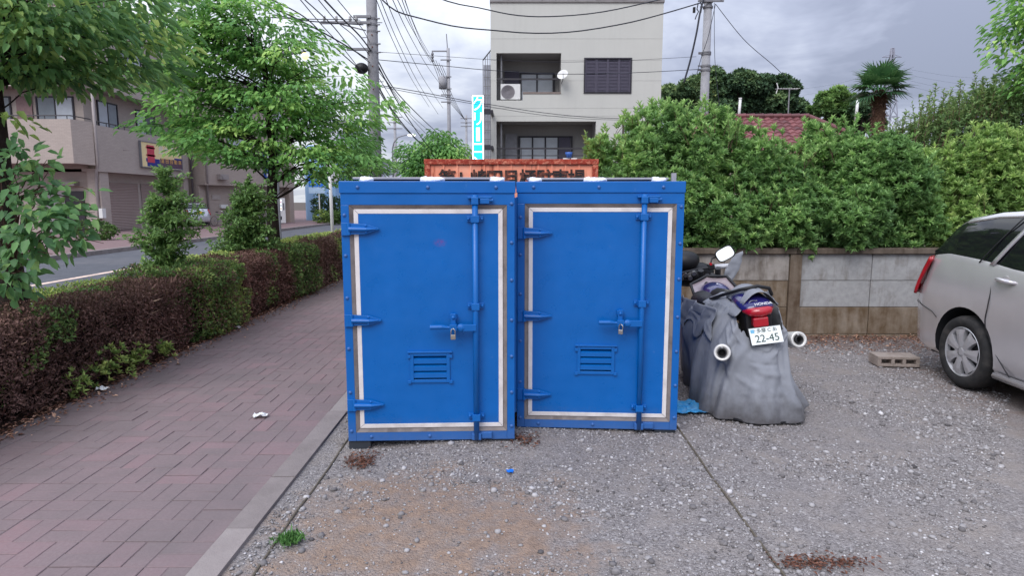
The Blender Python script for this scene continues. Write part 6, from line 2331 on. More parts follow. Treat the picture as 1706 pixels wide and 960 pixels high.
# ------------------------------------------------------------------ house with the red tile roof
M_TILE = tint_mat('red_tile', [(0, srgb(92, 60, 62)), (.5, srgb(118, 72, 74)), (1, srgb(144, 92, 92))], .6, .35)
Yh = 22.0
hx0, hx1 = at(1176, 0, Yh).x, at(1500, 0, Yh).x
zr_ = at(1300, 194, Yh + 2.4).z
ze = zr_ - 1.55
hs_ = thing('tiled_house', 'low house with a dull red tile roof behind the evergreen shrubs', 'house', ((hx0 + hx1) / 2, Yh, 0))
MB().bx(hx0 + .3, hx1 - .2, Yh + .3, Yh + 5.2, 0, ze).build('wall', siding_mat('house_wall', srgb(150, 140, 128)), hs_, W=True)
b = MB()
ncol, nrow = int((hx1 - hx0) / .27), 11
rnd = random.Random(4)
for r_ in range(nrow):
    for c_ in range(ncol):
        b.tint = rnd.gauss(.5, .2)
        xa_, w_ = hx0 + c_ * .27, .27
        t0_, t1_ = r_ / nrow, (r_ + 1) / nrow
        cut = (hx1 - .9 * 1 - xa_ - .2) if False else 1
        ya, yb = Yh + 2.4 * t0_, Yh + 2.4 * t1_
        za_, zb_ = ze + 1.5 * t0_, ze + 1.5 * t1_
        hip = 1.9 * t0_
        if xa_ + w_ > hx1 - hip:
            continue
        prof = [(0, .0), (.07, .045), (.135, .055), (.2, .02), (.27, .0)]
        lo_ = [(xa_ + u_, ya - .02, za_ + v_ + .035) for u_, v_ in prof]
        hi_ = [(xa_ + u_, yb, zb_ + v_ * .8) for u_, v_ in prof]
        b.grid([lo_, hi_])
        b.grid([[(p[0], p[1], p[2] - .05) for p in lo_], lo_])
b.tint = .5
b.build('roof_tiles', M_TILE, hs_, W=True)['kind'] = 'stuff'
b = MB()
b.tint = .3
b.add([(hx1 + .35, Yh - .2, ze - .1), (hx1 - 1.6, Yh + 2.4, ze + 1.48), (hx1 + .35, Yh + 5.0, ze - .1)], [[0, 1, 2]])
b.add([(hx0, Yh + 5, ze), (hx1, Yh + 5, ze), (hx1 - 1.6, Yh + 2.42, ze + 1.48), (hx0, Yh + 2.42, ze + 1.48)], [[0, 1, 2, 3]])
b.build('hip_roof', M_TILE, hs_, W=True)
b = MB()
b.tint = .25
for k in range(int((hx1 - 1.6 - hx0) / .33)):
    b.tint = rnd.gauss(.3, .15)
    b.cyl((hx0 + k * .33, Yh + 2.4, ze + 1.56), (hx0 + k * .33 + .32, Yh + 2.4, ze + 1.57), .085, .095, 8)
b.tube([(hx1 - 1.65, Yh + 2.4, ze + 1.55), (hx1 + .3, Yh - .15, ze + .02)], .085, 8)
b.build('ridge_tiles', M_TILE, hs_, W=True)
for px in (1232, 1428):
    q = at(px, 165, Yh + 2.6)
    t_ = thing('vent_pipe', 'short pale pipe end above the red roof ' + ('near the utility pole' if px < 1300 else 'near the palm'), 'pipe', (q.x, Yh + 2.6, ze + 1.4), (0, 0, 0), 'pale pipes on the red roof')
    h = q.z - (ze + 1.4)
    MB().cyl((0, 0, 0), (.03, 0, h), .05, n=12).build('pipe', M_WHITE, t_, smooth=True)
    MB().cyl((.03, 0, h), (.03, 0, h + .05), .06, n=12).build('pipe_cap', M_WHITE, t_)
# aerial
q = at(1313, 190, Yh + 2.4)
an = thing('roof_aerial', 'television aerial on a thin mast above the red roof ridge', 'aerial', (q.x, Yh + 2.4, ze + 1.5))
qt = at(1313, 146, Yh + 2.4)
hA = qt.z - ze - 1.5
MB().cyl((0, 0, 0), (0, 0, hA), .025, n=8).build('mast', M_GREYC, an)
MB().tube([(-.50, 0, hA - .04), (.34, .1, hA - .04)], .018, 6).build('boom', M_GREYC, an)
for k in range(9):
    x = -.45 + k * .095
    MB().tube([(x, -.16, hA - .04), (x, .16, hA - .02)], .010, 5).build('element', M_WHITE, an)
MB().tube([(-.48, 0, hA - .2), (-.42, 0, hA), (-.48, 0, hA + .18)], .016, 6).build('reflector', M_WHITE, an)

# ------------------------------------------------------------------ far lattice tower
Yl = 320
M_LAT = mat('lattice_steel', srgb(150, 152, 166), .6, var=.05)
q = at(1487, 80, Yl)
lt = thing('lattice_tower', 'distant steel lattice power tower above the palm crown', 'pylon', (q.x, Yl, 0))
Hl = q.z
b = MB()


def lw(z):
    t = z / Hl
    return 7.0 * (1 - t) ** 1.2 + .5


zz = [0, 12, 23, 33, 42, 49, 55, 60, 65, 69, Hl]
for k in range(len(zz) - 1):
    a, c = zz[k], zz[k + 1]
    wa, wc = lw(a), lw(c)
    cr_ = [((-1, -1), (1, -1)), ((1, -1), (1, 1)), ((1, 1), (-1, 1)), ((-1, 1), (-1, -1))]
    for (u0, v0), (u1, v1) in cr_:
        b.tube([(u0 * wa, v0 * wa, a), (u0 * wc, v0 * wc, c)], .30, 4)
        b.tube([(u0 * wa, v0 * wa, a), (u1 * wc, v1 * wc, c)], .18, 4)
        b.tube([(u1 * wa, v1 * wa, a), (u0 * wc, v0 * wc, c)], .18, 4)
        b.tube([(u0 * wc, v0 * wc, c), (u1 * wc, v1 * wc, c)], .18, 4)
b.build('tower_frame', M_LAT, lt)
for z in (Hl - 4, Hl - 10.5, Hl - 17):
    MB().tube([(-4.6, 0, z), (0, 0, z + 1.4), (4.6, 0, z)], .13, 4).tube([(-4.6, 0, z), (0, 0, z - .2), (4.6, 0, z)], .17, 4).build('cross_arm', M_LAT, lt)

# ------------------------------------------------------------------ brown building beyond the road
def tile_wall(name, base):
    m = bpy.data.materials.new(name)
    m.use_nodes = True
    t = NT(m.node_tree)
    co = t.n('ShaderNodeTexCoord').outputs['Object']
    sp = t.n('ShaderNodeSeparateXYZ', {0: co})
    v_ = t.n('ShaderNodeCombineXYZ', {0: t.math('ADD', sp.outputs[0], sp.outputs[1]), 1: sp.outputs[2], 2: 0.0}).outputs[0]
    br = t.n('ShaderNodeTexBrick', {'Vector': v_, 'Color1': tuple(c * .95 for c in base), 'Color2': tuple(c * 1.06 for c in base), 'Mortar': tuple(c * .80 for c in base), 'Scale': 1.0, 'Mortar Size': .006, 'Brick Width': .24, 'Row Height': .075})
    col = t.mix(t.ramp(t.noise(co, .7, 6, .6).outputs[0], [(.4, (0, 0, 0)), (.7, (.35,) * 3)]), br.outputs[0], tuple(c * .82 for c in base))
    p = t.n('ShaderNodeBsdfPrincipled', {'Base Color': col, 'Roughness': .7, 'Specular IOR Level': .3})
    t.n('ShaderNodeOutputMaterial', {0: p.outputs[0]})
    return m


M_BRN = tile_wall('brown_tile', srgb(176, 164, 156))
M_BRN2 = tile_wall('brown_tile_second', srgb(172, 158, 149))
M_PIPE = mat('drain_pipe', srgb(150, 142, 140), .5, var=.08)
M_DOORD = mat('dark_door', srgb(50, 46, 52), .5)
M_SHUTB = siding_mat('shutter_brown', srgb(160, 144, 138))
XA = -21.3
bA = thing('brown_building', 'large brown tiled building with wrap-round balcony across the road', 'building', (XA - 4, 38, 0))
yA0, yA1 = 33.9, 43.4
SOF, PAR, EAV, ROOF = 3.15, 5.5, 7.35, 12.1
# ground floor, recessed
b = MB()
b.bx(XA - 14, XA - .75, yA0 + .55, yA1, 0, SOF)
b.build('ground_floor_wall', M_BRN, bA, W=True)
MB().bx(XA - .75, XA - .1, yA0 + .2, yA0 + .95, 0, SOF - .001).build('corner_pier', M_BRN, bA, W=True)
MB().bx(XA - .75, XA - .1, yA1 - .6, yA1 - .001, 0, SOF - .001).build('corner_pier', M_BRN, bA, W=True)
# roller shutter bays on the road side
for a, c in ((35.0, 38.6), (38.9, 42.6)):
    b = MB()
    for k in range(30):
        z = .02 + k * .088
        b.add([(XA - .73, a, z), (XA - .73, c, z), (XA - .70, c, z + .044), (XA - .70, a, z + .044), (XA - .73, c, z + .088), (XA - .73, a, z + .088)], [[0, 1, 2, 3], [3, 2, 4, 5]])
    b.build('roller_shutter', M_SHUTB, bA, W=True)
# first floor: balcony parapet (front to the viewer left, road side) and wall
b = MB()
b.bx(XA - 14, XA - .5, yA0 - 1.1, yA0 - .95, SOF + .35, PAR + .15)
b.bx(XA - 14, XA - .5, yA0 - .95, yA0 + .6, SOF + .35, SOF + .5)
b.build('balcony_parapet', M_BRN, bA, W=True)
b = MB()
b.add([(XA - .5, yA0 - 1.1, SOF + .35), (XA, yA0 - .2, SOF + .3), (XA, yA0 - .2, PAR + .1), (XA - .5, yA0 - 1.1, PAR + .15), (XA - .65, yA0 - .95, SOF + .35), (XA - .15, yA0 - .1, SOF + .3), (XA - .15, yA0 - .1, PAR + .1), (XA - .65, yA0 - .95, PAR + .15)],
      [[0, 1, 2, 3], [7, 6, 5, 4], [3, 2, 6, 7], [4, 5, 1, 0], [0, 3, 7, 4], [1, 5, 6, 2]])
b.build('balcony_corner', M_BRN, bA, W=True)
b = MB()
b.bx(XA - .15, XA, yA0 + .0, yA1, SOF, PAR)
b.build('road_parapet', M_BRN, bA, W=True)
MB().bx(XA - 1.0, XA - .155, yA0 + .2, yA1 - .01, SOF + .001, SOF + .15).build('soffit', M_BRN, bA, W=True)
b = MB()
b.bx(XA - 14, XA - .9, yA0 + .6, yA1, SOF + .16, EAV)
b.build('upper_wall', M_BRN, bA, W=True)
# upper floor overhang with stepped road side
b = MB()
b.bx(XA - 14, XA - .6, yA0 - .4, yA1, EAV + .001, ROOF)
b.bx(XA - .6, XA + .15, yA0 + .6, yA1 + .3, EAV, ROOF - .01)
b.build('upper_storey', M_BRN, bA, W=True)
MB().bx(XA - 14, XA - .45, yA0 - .55, yA1 + .3, ROOF + .002, ROOF + .25).build('roof_edge', M_CONC, bA, W=True)
# rails
b = MB()
b.tube([(XA - 14, yA0 - 1.02, PAR + .33), (XA - .55, yA0 - 1.02, PAR + .33), (XA - .08, yA0 - .18, PAR + .25)], .03, 6)
b.tube([(XA - .08, yA0, PAR + .2), (XA - .08, yA1, PAR + .2)], .03, 6)
for k in range(12):
    b.cyl((XA - .7 - k * 1.1, yA0 - 1.02, PAR + .14), (XA - .7 - k * 1.1, yA0 - 1.02, PAR + .33), .02, n=6)
    b.cyl((XA - .08, yA0 + .3 + k * .8, PAR - .01), (XA - .08, yA0 + .3 + k * .8, PAR + .2), .02, n=6)
b.build('balcony_rail', M_RAIL, bA, W=True)


def wall_window(parent, axis, a, c, pl, z0, z1, n, pane=M_CURT, name='window', fw=.07):
    """axis 'x': front facing -Y at plane y=pl from x a..c ; axis 'y': facing +X at plane x=pl from y a..c"""
    f = MB()
    if axis == 'x':
        sub_box_frame(f, a, c, z0, z1, fw, pl - .05, pl + .03)
    else:
        g_ = MB()
        sub_box_frame(g_, a, c, z0, z1, fw, -.03, .05)
        f.v = [(pl + p[1], p[0], p[2]) for p in g_.v]
        f.f = [q_[::-1] for q_ in g_.f]
        f.m, f.t = g_.m, g_.t
    fr = f.build(name, M_FRAME, parent, W=True)
    for k in range(n):
        e, d = a + fw + (c - a - 2 * fw) * k / n + .03, a + fw + (c - a - 2 * fw) * (k + 1) / n - .03
        pm_ = pane[k % len(pane)] if isinstance(pane, (list, tuple)) else pane
        if axis == 'x':
            MB().bx(e, d, pl - .02, pl - .005, z0 + fw, z1 - fw).build('pane', pm_, fr, W=True)
        else:
            MB().bx(pl + .005, pl + .02, e, d, z0 + fw, z1 - fw).build('pane', pm_, fr, W=True)
        if k:
            if axis == 'x':
                MB().bx(e - .06, e, pl - .045, pl + .02, z0 + fw, z1 - fw).build('mullion', M_FRAME, fr, W=True)
            else:
                MB().bx(pl - .02, pl + .045, e - .06, e, z0 + fw, z1 - fw).build('mullion', M_FRAME, fr, W=True)
    return fr


yw_ = yA0 + .58
wall_window(bA, 'x', XA - 3.3 - .0, XA - 1.35, yw_, PAR - .4, 7.0, 2, [M_PANE, M_CURT])
wall_window(bA, 'x', XA - 6.6, XA - 4.6, yw_, PAR - .4, 7.0, 2, [M_CURT, M_PANE])
MB().bx(XA - 4.3, XA - 3.5, yw_ - .06, yw_ - .005, SOF + .6, 7.0).build('balcony_door', mat('mauve_door', srgb(134, 108, 108), .6), bA, W=True)
wall_window(bA, 'y', 35.6, 37.4, XA - .88, PAR - .4, 7.0, 2, [M_CURT, M_PANE])
wall_window(bA, 'y', 39.2, 41.2, XA - .88, PAR - .4, 7.0, 2, [M_CURT, M_PANE])
wall_window(bA, 'y', 36.2, 38.2, XA + .18, EAV + 1.2, EAV + 2.9, 2, [M_PANE, M_CURT])
wall_window(bA, 'x', XA - 5, XA - 3, yA0 - .42, EAV + 1.2, EAV + 2.9, 2, [M_PANE, M_CURT])
MB().bx(XA - 2.15, XA - 1.2, yA0 + .48, yA0 + .545, 0.02, 2.15).build('entrance_door', M_DOORD, bA, W=True)
MB().bx(XA - 3.4, XA - 2.2, yA0 + .47, yA0 + .545, 0.02, 2.1).build('side_door', mat('grey_door', srgb(142, 136, 140), .6), bA, W=True)
MB().bx(XA - 2.1, XA - 1.4, yA0 + .1, yA0 + .545, 2.42, 2.65).build('entrance_lamp_box', M_PIPE, bA, W=True)
b = MB()
b.tube([(XA + .06, yA0 - .1, EAV + .5), (XA + .06, yA0 - .1, SOF + .4), (XA - .2, yA0 + .1, SOF - .2), (XA - .25, yA0 + .12, SOF - .7), (XA - .25, yA0 + .12, 0)], .075, 8)
b.build('drain_pipe', M_PIPE, bA, W=True, smooth=True)
b = MB()
b.tube([(XA + .1, yA1 + .12, ROOF), (XA + .1, yA1 + .12, .0)], .07, 8)
b.build('drain_pipe', mat('dark_pipe', srgb(86, 80, 84), .5), bA, W=True, smooth=True)
MB().bx(XA - .16, XA + .02, yA0 + .0, yA0 + .3, .75, 1.25).build('meter_box', M_WHITE, bA, W=True)
MB().bx(XA + .16, XA + .5, yA0 + 2.0, yA0 + 2.06, SOF + 1.2, SOF + 1.25).build('pipe_bracket', M_PIPE, bA, W=True)

# its signboard
ys0, ys1 = 37.75, 42.3
zs0, zs1 = 3.62, 5.02
sb = thing('shop_signboard', 'yellow and blue shop signboard with red block on the brown building', 'signboard', (XA, (ys0 + ys1) / 2, zs0))
M_YEL = mat('sign_cream', srgb(236, 214, 160), .5, var=.05)
M_SBLUE = mat('sign_blue', srgb(30, 40, 130), .5, var=.05)
M_SRED = mat('sign_red', srgb(196, 62, 82), .5, var=.08)
M_SPUR = mat('sign_purple', srgb(92, 66, 84), .5, var=.06)
M_SOR = mat('sign_orange', srgb(232, 180, 96), .5)
MB().bx(XA + .003, XA + .11, ys0, ys1, zs0, zs1).build('board', M_YEL, sb, W=True)
sl = ys1 - ys0
MB().bx(XA + .1125, XA + .116, ys0 + .12 * sl, ys1 - .01, zs0 + .03, zs0 + .30).bx(XA + .1125, XA + .116, ys0 + .10 * sl, ys0 + .42 * sl, zs0 + .301, zs0 + .5).bx(XA + .1125, XA + .116, ys0 + .80 * sl, ys1 - .01, zs0 + .571, zs0 + .68).build('blue_band', M_SBLUE, sb, W=True)
MB().bx(XA + .1185, XA + .121, ys0 + .43 * sl, ys1 - .02, zs0 + .06, zs0 + .57).build('purple_band', M_SPUR, sb, W=True)
MB().bx(XA + .1185, XA + .121, ys0 + .13 * sl, ys0 + .30 * sl, zs0 + .26, zs1 - .14).bx(XA + .1185, XA + .121, ys0 + .11 * sl, ys0 + .32 * sl, zs0 + .62, zs0 + .72).bx(XA + .1185, XA + .121, ys0 + .11 * sl, ys0 + .32 * sl, zs1 - .34, zs1 - .24).build('red_mark', M_SRED, sb, W=True)


def text_on_x(name, body, size, m_, parent, x, y, z, sx=1.0):
    M = Matrix.Translation((x, y, z)) @ Matrix.Rotation(PI / 2, 4, 'Z') @ Matrix.Rotation(PI / 2, 4, 'X')
    return text_mesh(name, body, size, m_, parent, M, .002, sx=sx, W=True)


for k, ch in enumerate('直せる車'):
    text_on_x('letter', ch, .56, M_WHITE, sb, XA + .117, ys0 + (.46 + .145 * k) * sl, zs1 - .36, 1.05)
for k, ch in enumerate('富田自動車'):
    text_on_x('letter', ch, .30, M_SOR, sb, XA + .124, ys0 + (.49 + .112 * k) * sl, zs0 + .42, 1.3)
f = MB()
for (a, c, z0, z1) in ((ys0 - .04, ys1 + .04, zs0 - .05, zs0 - .002), (ys0 - .04, ys1 + .04, zs1 + .002, zs1 + .05), (ys0 - .05, ys0 - .002, zs0, zs1), (ys1 + .002, ys1 + .05, zs0, zs1)):
    f.bx(XA + .003, XA + .14, a, c, z0, z1)
f.build('sign_frame', M_GREYC, sb, W=True)

# second brown building, turned a little towards the viewer
P0, P1 = Vector((-20.4, 43.6, 0)), Vector((-17.0, 51.2, 0))
dB = (P1 - P0).normalized()
angB = math.atan2(dB.y, dB.x)
LB = (P1 - P0).length
bB = thing('second_brown_building', 'further brown building with dark doorway and jutting upper floor', 'building', P0, (0, 0, angB))


def lb(mb_, name, m_, **k):
    return mb_.build(name, m_, bB, **k)


lb(MB().bx(0, LB, .6, 9, 0, 2.7), 'ground_floor_wall', M_BRN2)
lb(MB().bx(0, LB + .05, 0, 9, 2.705, 9.5), 'upper_wall', M_BRN2)
lb(MB().bx(-.2, LB + .2, -.15, 9.2, 9.505, 9.75), 'roof_edge', M_CONC)
lb(MB().bx(LB - .45, LB, .1, .59, 0, 2.7), 'corner_pier', M_BRN2)
for (a, c, z0, z1) in ((2.0, 4.3, 4.5, 6.0), (5.8, 7.4, 4.5, 6.0), (2.0, 4.3, 7.3, 8.8), (5.8, 7.4, 7.3, 8.8)):
    f = MB()
    sub_box_frame(f, a, c, z0, z1, .07, -.05, .02)
    fr = lb(f, 'window', M_FRAME)
    for k in range(2):
        MB().bx(a + .07 + k * (c - a - .14) / 2, a + .07 + (k + 1) * (c - a - .14) / 2 - .05, -.03 + .01 * k, -.005, z0 + .07, z1 - .07).build('pane', M_CURT, fr)
lb(MB().bx(2.7, 4.3, .54, .595, .02, 2.05), 'doorway', M_DOORD)
lb(MB().bx(1.0, 1.7, .55, .595, 1.75, 2.05), 'notice_plate', mat('notice_grey', srgb(170, 160, 154), .6))
lb(MB().bx(1.6, 2.2, .42, .595, 1.15, 1.4), 'mail_box', M_WHITE)
lb(MB().tube([(.15, -.08, 9), (.15, -.08, 2.9), (.6, .5, 2.5), (.6, .5, 0)], .07, 8), 'drain_pipe', M_PIPE, smooth=True)
lb(MB().bx(1.0, 1.7, -.35, -.01, 3.1, 3.45).bx(1.1, 1.2, -.4, -.36, 3.2, 3.35), 'wall_lamps', M_PIPE)
bs = thing('blue_shop_sign', 'blue square sign with white marks on the second brown building', 'sign', P0 + dB * 5.2 + Vector((0, 0, 3.3)), (0, 0, angB))
MB().bx(0, 1.15, -.16, -.03, 0, 2.1).build('board', mat('royal_blue', srgb(44, 74, 150), .5), bs)
MB().bx(.15, 1.0, -.168, -.161, .15, .35).bx(.35, .6, -.168, -.161, .6, 1.1).bx(.62, .9, -.168, -.161, .75, 1.0).bx(.3, .85, -.168, -.161, 1.3, 1.75).build('white_marks', M_WHITE, bs)
# strip of grey wall between the two
gp = thing('grey_wall_strip', 'narrow light grey wall between the two brown buildings', 'wall', (-21.2, 44.6, 0))
MB().bx(-24, -20.9, 44.4, 44.6, 0, 8.5).bx(-24, -21.0, 44.605, 50, 0, 8.4).build('wall_face', siding_mat('grey_render', srgb(186, 186, 194)), gp, W=True)

# white hatchback by the brown building
M_WPAINT = car_paint('white_paint', srgb(214, 214, 218))
M_YPL = mat('yellow_plate', srgb(240, 200, 40), .5)
car('parked_car', 'white car with yellow plate half hidden beside the brown building across the road', 'car', (-20.3, 42.4, 0), (0, 0, math.radians(146)), M_WPAINT, None, M_YPL)
yp = thing('bicycle', 'dark bicycle leaning by the grey wall next to the white car', 'bicycle', (-19.35, 43.2, 0), (0, 0, 1.25), 'bicycles parked by the far buildings')


def bicycle(r):
    for x in (-.52, .52):
        M = Matrix.Translation((x, 0, .33)) @ Matrix.Rotation(PI / 2, 4, 'X')
        b = MB().lathe([(.31, -.015), (.33, 0), (.31, .015), (.305, 0), (.31, -.015)], 24, M)
        for k in range(8):
            a = k * PI / 4
            b.tube([(x, 0, .33), (x + .31 * math.cos(a), 0, .33 + .31 * math.sin(a))], .004, 4)
        b.build('wheel', M_TYRE, r)
    MB().tube([(-.52, 0, .33), (-.1, 0, .3), (.40, 0, .75), (-.22, 0, .8), (-.52, 0, .33)], .017, 6).tube([(-.1, 0, .3), (-.24, 0, .9)], .017, 6).tube([(.52, 0, .33), (.38, 0, .95)], .017, 6).build('frame', M_GREYC, r)
    MB().tube([(.30, -.26, 1.0), (.40, -.1, .96), (.40, .1, .96), (.30, .26, 1.0)], .014, 6).build('handlebar', M_STEEL, r)
    MB().ell((-.25, 0, .93), (.13, .08, .03), 10, 6).build('saddle', M_BLACK, r)
    MB().bx(.46, .75, -.15, .15, .72, .95).build('basket', M_GREYC, r)


bicycle(yp)
dup(yp, (-15.2, 53.2, 0), (0, 0, .3), 'bicycle standing before the pale blue building under the round bushes', 'bicycles parked by the far buildings')

# vending machine
vm = thing('vending_machine', 'white lit vending machine beside the dark street tree trunk', 'vending machine', (-17.0, 47.3, 0), (0, 0, math.radians(40)))
MB().bx(-.6, .6, 0, .75, .05, 1.85).build('cabinet', M_WHITE, vm, bevel=.02)
MB().bx(-.52, .34, -.02, -.003, .95, 1.75).build('display', mat('lit_display', (.8, .85, .9), .3, var=.1, scale=9, emit=(.9, .95, 1.0), estr=.8), vm)
for k in range(3):
    for j in range(7):
        MB().cyl((-.45 + j * .12, -.045, 1.02 + k * .24), (-.45 + j * .12, -.045, 1.16 + k * .24), .03, n=8).build('can', (M_SRED, M_SBLUE, M_SOR, M_GREYC)[(j + k) % 4], vm)
MB().bx(-.4, .3, -.012, -.003, .3, .55).build('take_out_slot', M_BLACK, vm)
MB().bx(.40, .52, -.012, -.003, 1.0, 1.5).build('coin_panel', M_GREYC, vm)
vm2 = dup(vm, (-18.3, 46.0, 0), (0, 0, math.radians(40)), 'white lit vending machine half hidden behind the bushy young tree', 'vending machines by the brown building')
vm['group'] = 'vending machines by the brown building'

# pale blue building and its neighbours
M_PBLUE = siding_mat('pale_blue_render', srgb(150, 186, 222))
pbld = thing('blue_building', 'pale blue building with rounded corner and lit window', 'building', (-15, 60, 0))
b = MB()
Yq = 57.0
qx0, qx1 = at(497, 0, Yq).x, at(548, 0, Yq).x
b.bx(qx0 + 1.0, qx1, Yq, Yq + 9, 0, 5.6)
b.build('wall', M_PBLUE, pbld, W=True)
MB().lathe([(1.15, 0), (1.15, 6.3), (.9, 6.4), (.0005, 6.4)], 24, Matrix.Translation((qx0 + .95, Yq + .5, 0))).build('round_corner', M_PBLUE, pbld, W=True, smooth=True)
for z in (2.9, 3.5):
    MB().bx(qx0 + 1.25, qx0 + 1.4, Yq - .70, Yq - .58, z, z + .2).build('wall_vent', M_GREYC, pbld, W=True)
f = MB()
wx = at(512, 0, Yq).x
sub_box_frame(f, wx, wx + .5, .9, 2.2, .04, Yq - .04, Yq + .01)
fr = f.build('window', M_WHITE, pbld, W=True)
MB().bx(wx + .04, wx + .46, Yq - .025, Yq - .005, .94, 2.16).build('lit_pane', mat('lit_pane', (.8, .7, .4), .4, var=0, emit=(1.0, .9, .5), estr=.9), fr, W=True)
MB().bx(qx0 + 1.0, qx1 + .1, Yq - .1, Yq + 9, 5.605, 5.8).build('roof_edge', M_WHITE, pbld, W=True)
p2 = thing('white_shop', 'low white building with a dark opening beyond the white sign post', 'building', (-13, 62, 0))
Yq2 = 62
MB().bx(at(541, 0, Yq2).x, at(600, 0, Yq2).x, Yq2, Yq2 + 8, 0, 4.3).build('wall', siding_mat('white_render', srgb(200, 200, 204)), p2, W=True)
MB().bx(at(543, 0, Yq2).x, at(557, 0, Yq2).x, Yq2 - .04, Yq2 - .003, .9, 2.9).build('dark_opening', M_DOORD, p2, W=True)
MB().bx(at(540, 0, Yq2).x, at(602, 0, Yq2).x, Yq2 - .3, Yq2 + 8, 4.305, 4.5).build('roof', M_GREYC, p2, W=True)
for (x0, x1, yt, D, c, lbl) in ((540, 578, 206, 95, (206, 208, 218), 'tall pale far building behind the street tree foliage'), (585, 618, 262, 88, (190, 194, 206), 'low pale far building beside the utility pole foot'), (640, 668, 272, 130, (176, 182, 198), 'small bluish far house beyond the street lamp'), (668, 700, 284, 140, (186, 188, 200), 'low grey far house beside the round street tree')):
    a, c_, zt = at(x0, yt, D).x, at(x1, yt, D).x, at(x0, yt, D).z
    h = thing('far_building', lbl, 'building', ((a + c_) / 2, D, 0), (0, 0, 0), 'pale buildings far down the road')
    MB().bx(a, c_, D, D + 10, 0, zt).build('wall', siding_mat('far_wall', srgb(*c)), h, W=True)
    MB().bx(a - .2, c_ + .2, D - .2, D + 10.2, zt + .002, zt + .3).build('roof', M_GREYC, h, W=True)
    for k in range(2):
        MB().bx(a + (c_ - a) * (.15 + .42 * k), a + (c_ - a) * (.42 + .42 * k), D - .06, D - .003, zt - 2.3, zt - 1.0).build('window', M_PANE, h, W=True)


def bush(label, ells, n, L, m_, tint, base, group):
    return shrub('bush', label, 'bush', base, ells, n, 6, L, L * .45, m_, group, 4, tint)


q = gnd(155, 400)
bush('low bush on the far pavement before the brown building entrance', [(q.x, q.y, .38, 1.0, .6, .45), (q.x + .4, q.y + .1, .34, .5, .4, .35)], 420, .12, G_AZ, .30, (q.x, q.y, 0), 'low bushes on the far pavement')
for k, (px, tint) in enumerate(((508, .62), (528, .40), (546, .36), (562, .50))):
    q = gnd(px, 375)
    bush(('yellow green rounded bush left of the post on the far pavement', 'dark round bush on the far pavement behind the thin post', 'dark green bush on the far pavement just left of the white post', 'light bush on the far pavement beside the blue locker edge')[k], [(q.x, q.y + 4, .45, .62, .6, .55)], 260, .14, G_AZ, tint, (q.x, q.y + 4, 0), 'low bushes on the far pavement')
for k, (px, py, r_) in enumerate(((537, 350, 1.0), (560, 352, .8))):
    q = at(px, py, 52)
    rr = thing('small_tree', ('small round tree before the pale blue building', 'small round tree before the white shop')[k], 'tree', (q.x, 52, 0), (0, 0, 0), 'small round trees by the far shops')
    lv = Leaves()
    P, N = shell([(q.x, 52, q.z + .3, r_ * .9, r_ * .8, r_ * 1.1)], 300, .6, 1.05, .4)
    rosettes(lv, P, N + rdir(len(P)) * .4, 5, .2, .1, RNG.normal(.25, .1, len(P)))
    lv.build('crown', G_DARK, rr, simple=True)
    MB().cyl((q.x, 52, 0), (q.x, 52, q.z), .06).build('trunk', M_BARKD, rr, W=True)

# blue road sign on the far side
q = at(516, 330, 50)
rs = thing('blue_road_sign', 'blue road sign reading 24 on a thin white post', 'road sign', (at(519, 0, 50).x, 50, 0))
MB().cyl((0, 0, 0), (0, 0, 3.9), .045, n=10).build('post', M_WHITE, rs)
zz_ = at(516, 301, 50).z
MB().bx(-.75, .35, -.08, -.05, zz_ - .45, zz_ + .5).build('sign_plate', mat('sign_sky_blue', srgb(40, 110, 205), .5), rs)
text_mesh('number', '24', .85, M_WHITE, rs, face_M((-.2, -.084, zz_)), .002)
MB().bx(-.75, .45, -.08, -.05, zz_ - .95, zz_ - .52).build('lower_plate', mat('sign_pale', srgb(170, 195, 220), .5), rs)

# ------------------------------------------------------------------ poles, lamp, sign post, cables
M_POLE = mat('pole_concrete', srgb(158, 158, 162), .85, var=.08, scale=5, bump=.2, bscale=60, dirt=srgb(128, 126, 128), dirt_scale=2.5, dirt_amt=.6)
M_CABLE = mat('cable_black', srgb(44, 46, 56), .6)


def pole(name, label, foot, top_h, r0, r1, group):
    t = thing(name, label, 'utility pole', foot, (0, 0, 0), group)
    MB().tube([(0, 0, -.1), (0, 0, top_h)], [r0, r1], 20).build('pole_shaft', M_POLE, t, smooth=True)
    return t


UG = 'concrete utility poles'
Y1 = 19.9
pf = at(624, 190, Y1)
up = pole('utility_pole', 'thick concrete utility pole rising behind the street tree', (pf.x, Y1, 0), 12.5, .185, .135, UG)


def zl(y):
    return at(620, y, Y1).z


for yy in (32, 42, 53, 74, 88):
    MB().lathe([(.150, -.03), (.166, -.03), (.166, .03), (.150, .03)], 20, Matrix.Translation((0, 0, zl(yy)))).build('steel_band', M_GREYC, up)
    MB().tube([(.14, -.08, zl(yy)), (.25, -.10, zl(yy))], .022, 6).build('band_bolt', M_GREYC, up)
for (yy, x0, x1) in ((40, -1.45, .0), (84, -.72, 0), (30, -.5, 0)):
    MB().bx(x0, x1, -.21, -.14, zl(yy) - .035, zl(yy) + .035).build('cross_arm', M_GREYC, up)
MB().tube([(-.15, -.17, zl(53)), (-.9, -.17, zl(42))], .02, 6).build('arm_brace', M_GREYC, up)
for k, x in enumerate((-1.35, -1.0, -.6, -.42)):
    MB().lathe([(.0005, 0), (.05, .0), (.03, .05), (.055, .06), (.03, .11), (.045, .12), (.02, .18), (.0005, .18)], 10, Matrix.Translation((x, -.175, zl(40) + .036))).build('insulator', M_WHITE, up, smooth=True)
b = MB()
b.ell((-.30, -.22, zl(116)), (.20, .17, .16), 14, 9)
b.build('junction_drum', M_BLACK, up, smooth=True)
